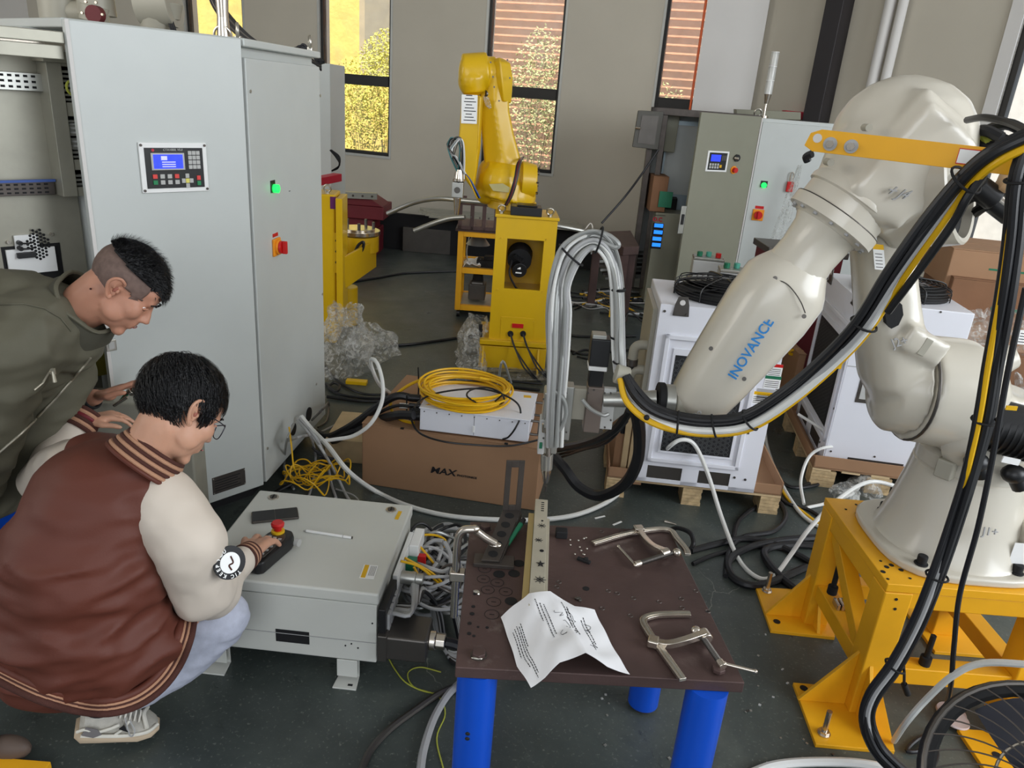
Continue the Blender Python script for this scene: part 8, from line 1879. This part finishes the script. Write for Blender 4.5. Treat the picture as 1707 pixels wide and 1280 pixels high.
# ================================================================ loose cables and litter on the floor
def gpath(P, r=.01): return [G(x, y, r + (z[0] if z else 0)) for x, y, *z in P]
FL = [
 ('white_hose', .0095, m_wht, 'white hose rising in an arch before the nearer chiller and down to the stand', [(1100, 765, .05), (1112, 748, .28), (1135, 733, .35), (1158, 742, .32), (1180, 790, .22), (1202, 860, .08), (1230, 930, .0), (1262, 962, .0), (1290, 960, .0), (1318, 925, .05), (1350, 880, .15), (1400, 830, .22), (1450, 803, .22), (1500, 812, .2)]),
 ('white_hose', .009, m_wht, 'white hose looping on the floor between the two chillers', [(1275, 690, .1), (1278, 740, .0), (1300, 800, .0), (1330, 850, .0), (1360, 875, .0), (1380, 880, .0)]),
 ('white_hose', .008, m_wht, 'round loop of white hose standing before the farther chiller', [(1340, 840, .0), (1335, 800, .05), (1350, 760, .15), (1380, 745, .2), (1420, 750, .15), (1436, 790, .05), (1425, 820, .0), (1380, 838, .0), (1345, 846, .0)]),
 ('white_hose', .008, m_wht, 'white hose running down from the farther chiller to the robot base', [(1330, 690, .3), (1370, 715, .25), (1420, 750, .15), (1460, 790, .08), (1500, 815, .05)]),
 ('yellow_cable', .007, m_ycab, 'yellow cable on the floor between the chiller and the stand', [(1290, 790), (1312, 830), (1345, 858), (1375, 880)]),
 ('black_cable', .008, m_rub, 'black cable beside the yellow one between chiller and stand', [(1282, 800), (1305, 835), (1350, 850), (1380, 872)]),
 ('black_hose', .011, m_rub, 'black cable loop before the right pallet block', [(1222, 905), (1230, 870), (1260, 845), (1295, 835), (1310, 860), (1290, 885), (1240, 895), (1215, 920), (1210, 960)]),
 ('black_hose', .016, m_rub, 'thick black hose curving on the floor left of the stand, outer', [(1380, 895), (1310, 900), (1250, 912), (1215, 935), (1225, 965), (1270, 975), (1345, 945)]),
 ('black_hose', .016, m_rub, 'thick black hose curving on the floor left of the stand, inner', [(1385, 912), (1320, 908), (1275, 918), (1290, 950), (1330, 985), (1350, 1000)]),
 ('black_hose', .014, m_rub, 'black hose on the floor between the table and the stand', [(1152, 918), (1190, 908), (1240, 898), (1290, 906), (1340, 930), (1370, 950)]),
 ('black_cable', .009, m_rub, 'black cable leaving the right table edge over the floor', [(1155, 940), (1190, 925), (1250, 912), (1310, 915)]),
 ('black_cable', .010, m_rub, 'black cable arching up behind the back right clamp', [(1115, 884, .0), (1130, 880, .03), (1150, 888, .04), (1156, 905, .03), (1150, 918, .0)]),
 ('black_cable', .009, m_rub, 'black cable from stand foot up to the farther pallet', [(1290, 790), (1320, 812), (1370, 805), (1400, 780), (1440, 768)]),
 ('black_cable', .009, m_rub, 'black cable loops before the farther chiller', [(1335, 812), (1380, 790), (1410, 768), (1428, 775), (1438, 800)]),
 ('white_hose', .013, m_wht, 'pale hose along the bottom edge of the picture, right', [(1250, 1290), (1290, 1276), (1350, 1270), (1430, 1272), (1500, 1285)]),
 ('grey_cable', .012, m_gry, 'grey cable curving beside the left table leg', [(700, 1290), (706, 1250), (722, 1200), (745, 1160), (765, 1140)]),
 ('grey_strap', .011, m_gun, 'flat dusty grey strap curving over the floor before the controller', [(600, 1290), (618, 1250), (650, 1215), (690, 1185), (730, 1158), (770, 1140)]),
 ('yellow_green_wire', .0022, mat('yellow green wire', srgb(176, 180, 70), .5), 'thin yellow green wire snaking before the controller', [(642, 1085), (658, 1115), (680, 1140), (720, 1155), (760, 1150), (785, 1138)]),
 ('yellow_green_wire', .0022, mat('yellow green wire', srgb(176, 180, 70), .5), 'thin yellow green wire looping by the left table leg', [(735, 1120), (700, 1112), (680, 1122), (690, 1145), (730, 1160), (742, 1190), (728, 1230), (740, 1285)]),
 ('black_cable', .010, m_rub, 'dark cable on the floor behind the cart reaching the chiller', [(640, 575), (700, 572), (900, 545), (960, 560), (1060, 560)]),
 ('black_cable', .009, m_rub, 'thin black cable on the floor behind the silver hose loop', [(940, 580), (970, 590), (1000, 588), (1060, 582)]),
 ('black_cable', .008, m_rub, 'small curl of black cable behind the silver hose loop', [(955, 590), (975, 583), (995, 588), (985, 598), (962, 594)]),
 ('white_hose', .009, m_wht, 'pale hose on the floor behind the hose loop, background', [(940, 500), (960, 505), (990, 503), (1010, 498)]),
]
for n, rd, mm_, lb, P in FL: cable(n, gpath(P, rd), rd, mm_, lb)
# background web of cables before the right cabinet
random.seed(17)
for k in range(22):
    x0, y0 = random.uniform(930, 1000), random.uniform(478, 512); x1, y1 = random.uniform(1040, 1110), random.uniform(482, 530)
    P = [(x0 + (x1 - x0) * t + random.uniform(-8, 8), y0 + (y1 - y0) * t + random.uniform(-6, 6)) for t in (0, .25, .5, .75, 1)]
    cable('floor_cable', gpath(P, .008), random.choice((.006, .009, .011)), random.choice((m_rub, m_rub, m_rub, m_gun, m_gry, m_ycab)), 'cable in the tangle on the floor below the dark background table', group='cables under the dark background table')
for k, P in enumerate(([(1080, 545), (1050, 520, .1), (1040, 540, .0)], [(1085, 560), (1060, 575), (1045, 610)], [(1082, 535), (1060, 528), (1000, 520)])): cable('black_cable', gpath(P, .01), .008, m_rub, ['black cable stub left of the chiller, uppermost', 'black cable left of chiller running behind the servo', 'black cable left of chiller running to the hose loop'][k])
# heap of grey cables between controller and table
r = thing('cable_heap', 'heap of grey and black cables between white controller and table', 'cable', G(720, 960))
random.seed(9)
for k in range(44):
    cx_, cy_ = random.uniform(698, 756), random.uniform(895, 1000); c = G(cx_, cy_, .03 + .004 * k); rx, ry = random.uniform(.05, .13), random.uniform(.05, .12); a0_ = random.uniform(0, 6); P = []
    for i in range(11):
        a = a0_ + i * .62; P.append(c + V((math.cos(a) * rx, math.sin(a) * ry, .02 * math.sin(a * 2 + k))))
        P[-1].z = max(P[-1].z, .01)
    M().tube(P, random.choice((.006, .007, .008)), 7, 4).build('cable', random.choice((m_gry, m_slv, m_gry, m_gry, m_gun, m_rub)), r)
for k in range(7):
    j = k * 3; a = CS.at(.06 + .012 * k, ZC - .11 - .004 * k, .03)
    M().tube([a, a + V((.06, 0, .01)), G(690 + j, 950 + 2 * j, .2), G(715 + j, 1000 + j, .10), G(728 + j * .8, 1055 + j, .02), G(745 + j * .5, 1085 + j, .012), G(770, 1080 + j, .012), G(762 - j * .4, 1020, .03)], .0065, 8).build('cable', (m_gry, m_slv, m_gry, m_gry, m_gun, m_gry, m_rub)[k], r)
for k, P in enumerate(([(690, 905, .2), (700, 893, .22), (725, 892, .2), (742, 900, .18), (740, 912, .15)], [(690, 900, .25), (712, 925, .22), (725, 945, .15), (722, 965, .1)], [(668, 935, .28), (700, 945, .25), (735, 975, .15)], [(675, 930, .27), (720, 955, .2), (745, 980, .12)], [(690, 945, .24), (712, 985, .15), (722, 980, .1)])):
    M().tube(gpath(P), .0045, 7).build('yellow_wire', m_ycab, r)
# litter
random.seed(31)
for (x, y, a, lb) in ((1000, 862, 30, 'white plastic strip on the floor behind the table, left one'), (1029, 872, 40, 'white plastic strip on the floor behind the table, right one'), (1255, 1119, 0, None)):
    if lb: q = G(x, y, .002); M().box(q, (.055, .008, .003), Matrix.Rotation(R(a), 3, 'Z')).build('plastic_strip', m_fr, label=lb, cat='litter')
q = G(1108, 869, .004); M().cyl(q, q + V((.05, -.02, 0)), .008, .002, 10).build('cable_lug', m_nick, label='small shiny cable lug on the floor behind the table', cat='litter')
for k in range(38):
    x, y = (random.uniform(1000, 1290), random.uniform(1150, 1275)) if k < 20 else (random.uniform(1240, 1440), random.uniform(1050, 1270))
    if 1140 < x < 1230 or 1040 < x < 1100: continue
    q = G(x, y, .0015); M().box(q, (random.uniform(.005, .010), random.uniform(.004, .008), .003), Matrix.Rotation(random.uniform(0, 3), 3, 'Z')).build('metal_chip', random.choice((m_key, m_alu, m_gun)), label='tiny metal chip lying on the concrete round the table', cat='litter', group='metal chips on the floor')
r = None
for (x, y, s, lb) in ((1440, 820, .06, 'crumpled clear plastic bag beside robot base, right one'), (1405, 830, .055, 'crumpled clear plastic bag beside robot base, left one')):
    q = G(x, y, .0); n_, k_ = 20, 12; g = []
    for j in range(k_ + 1):
        row = []
        for i in range(n_ + 1):
            a = 2 * math.pi * (i % n_) / n_; b = math.pi * (.5 - .5 * (1 - j / k_)) if False else math.pi / 2 * j / k_
            p = V((q.x + math.cos(a) * s * 1.3 * math.cos(b), q.y + math.sin(a) * s * 1.3 * math.cos(b), s * 1.5 * math.sin(b)))
            p += noise.noise_vector(p * 22) * .03; p.z = max(.003, p.z); row.append(p)
        g.append(row)
    M().sheet(g).build('plastic_bag', m_film, label=lb, cat='plastic bag', smooth=20)
# scraps at the left picture edge
q = G(18, 1262, .0); M().ball((q.x, q.y, .035), (.06, .03, .035), n=16, m=10).ball((q.x - .06, q.y - .01, .05), (.05, .032, .05), n=16, m=10).build('brown_shoe_tip', mat('brown leather', srgb(90, 75, 66), .6), label='tip of a dusty brown shoe at the lower left picture edge', cat='shoe')
q = G(25, 1292, .0); M().box(q + V((0, -.0, .012)), (.16, .06, .024)).build('orange_plate', m_ora, label='orange yellow plate end at the bottom left corner', cat='plate', bevel=.003)
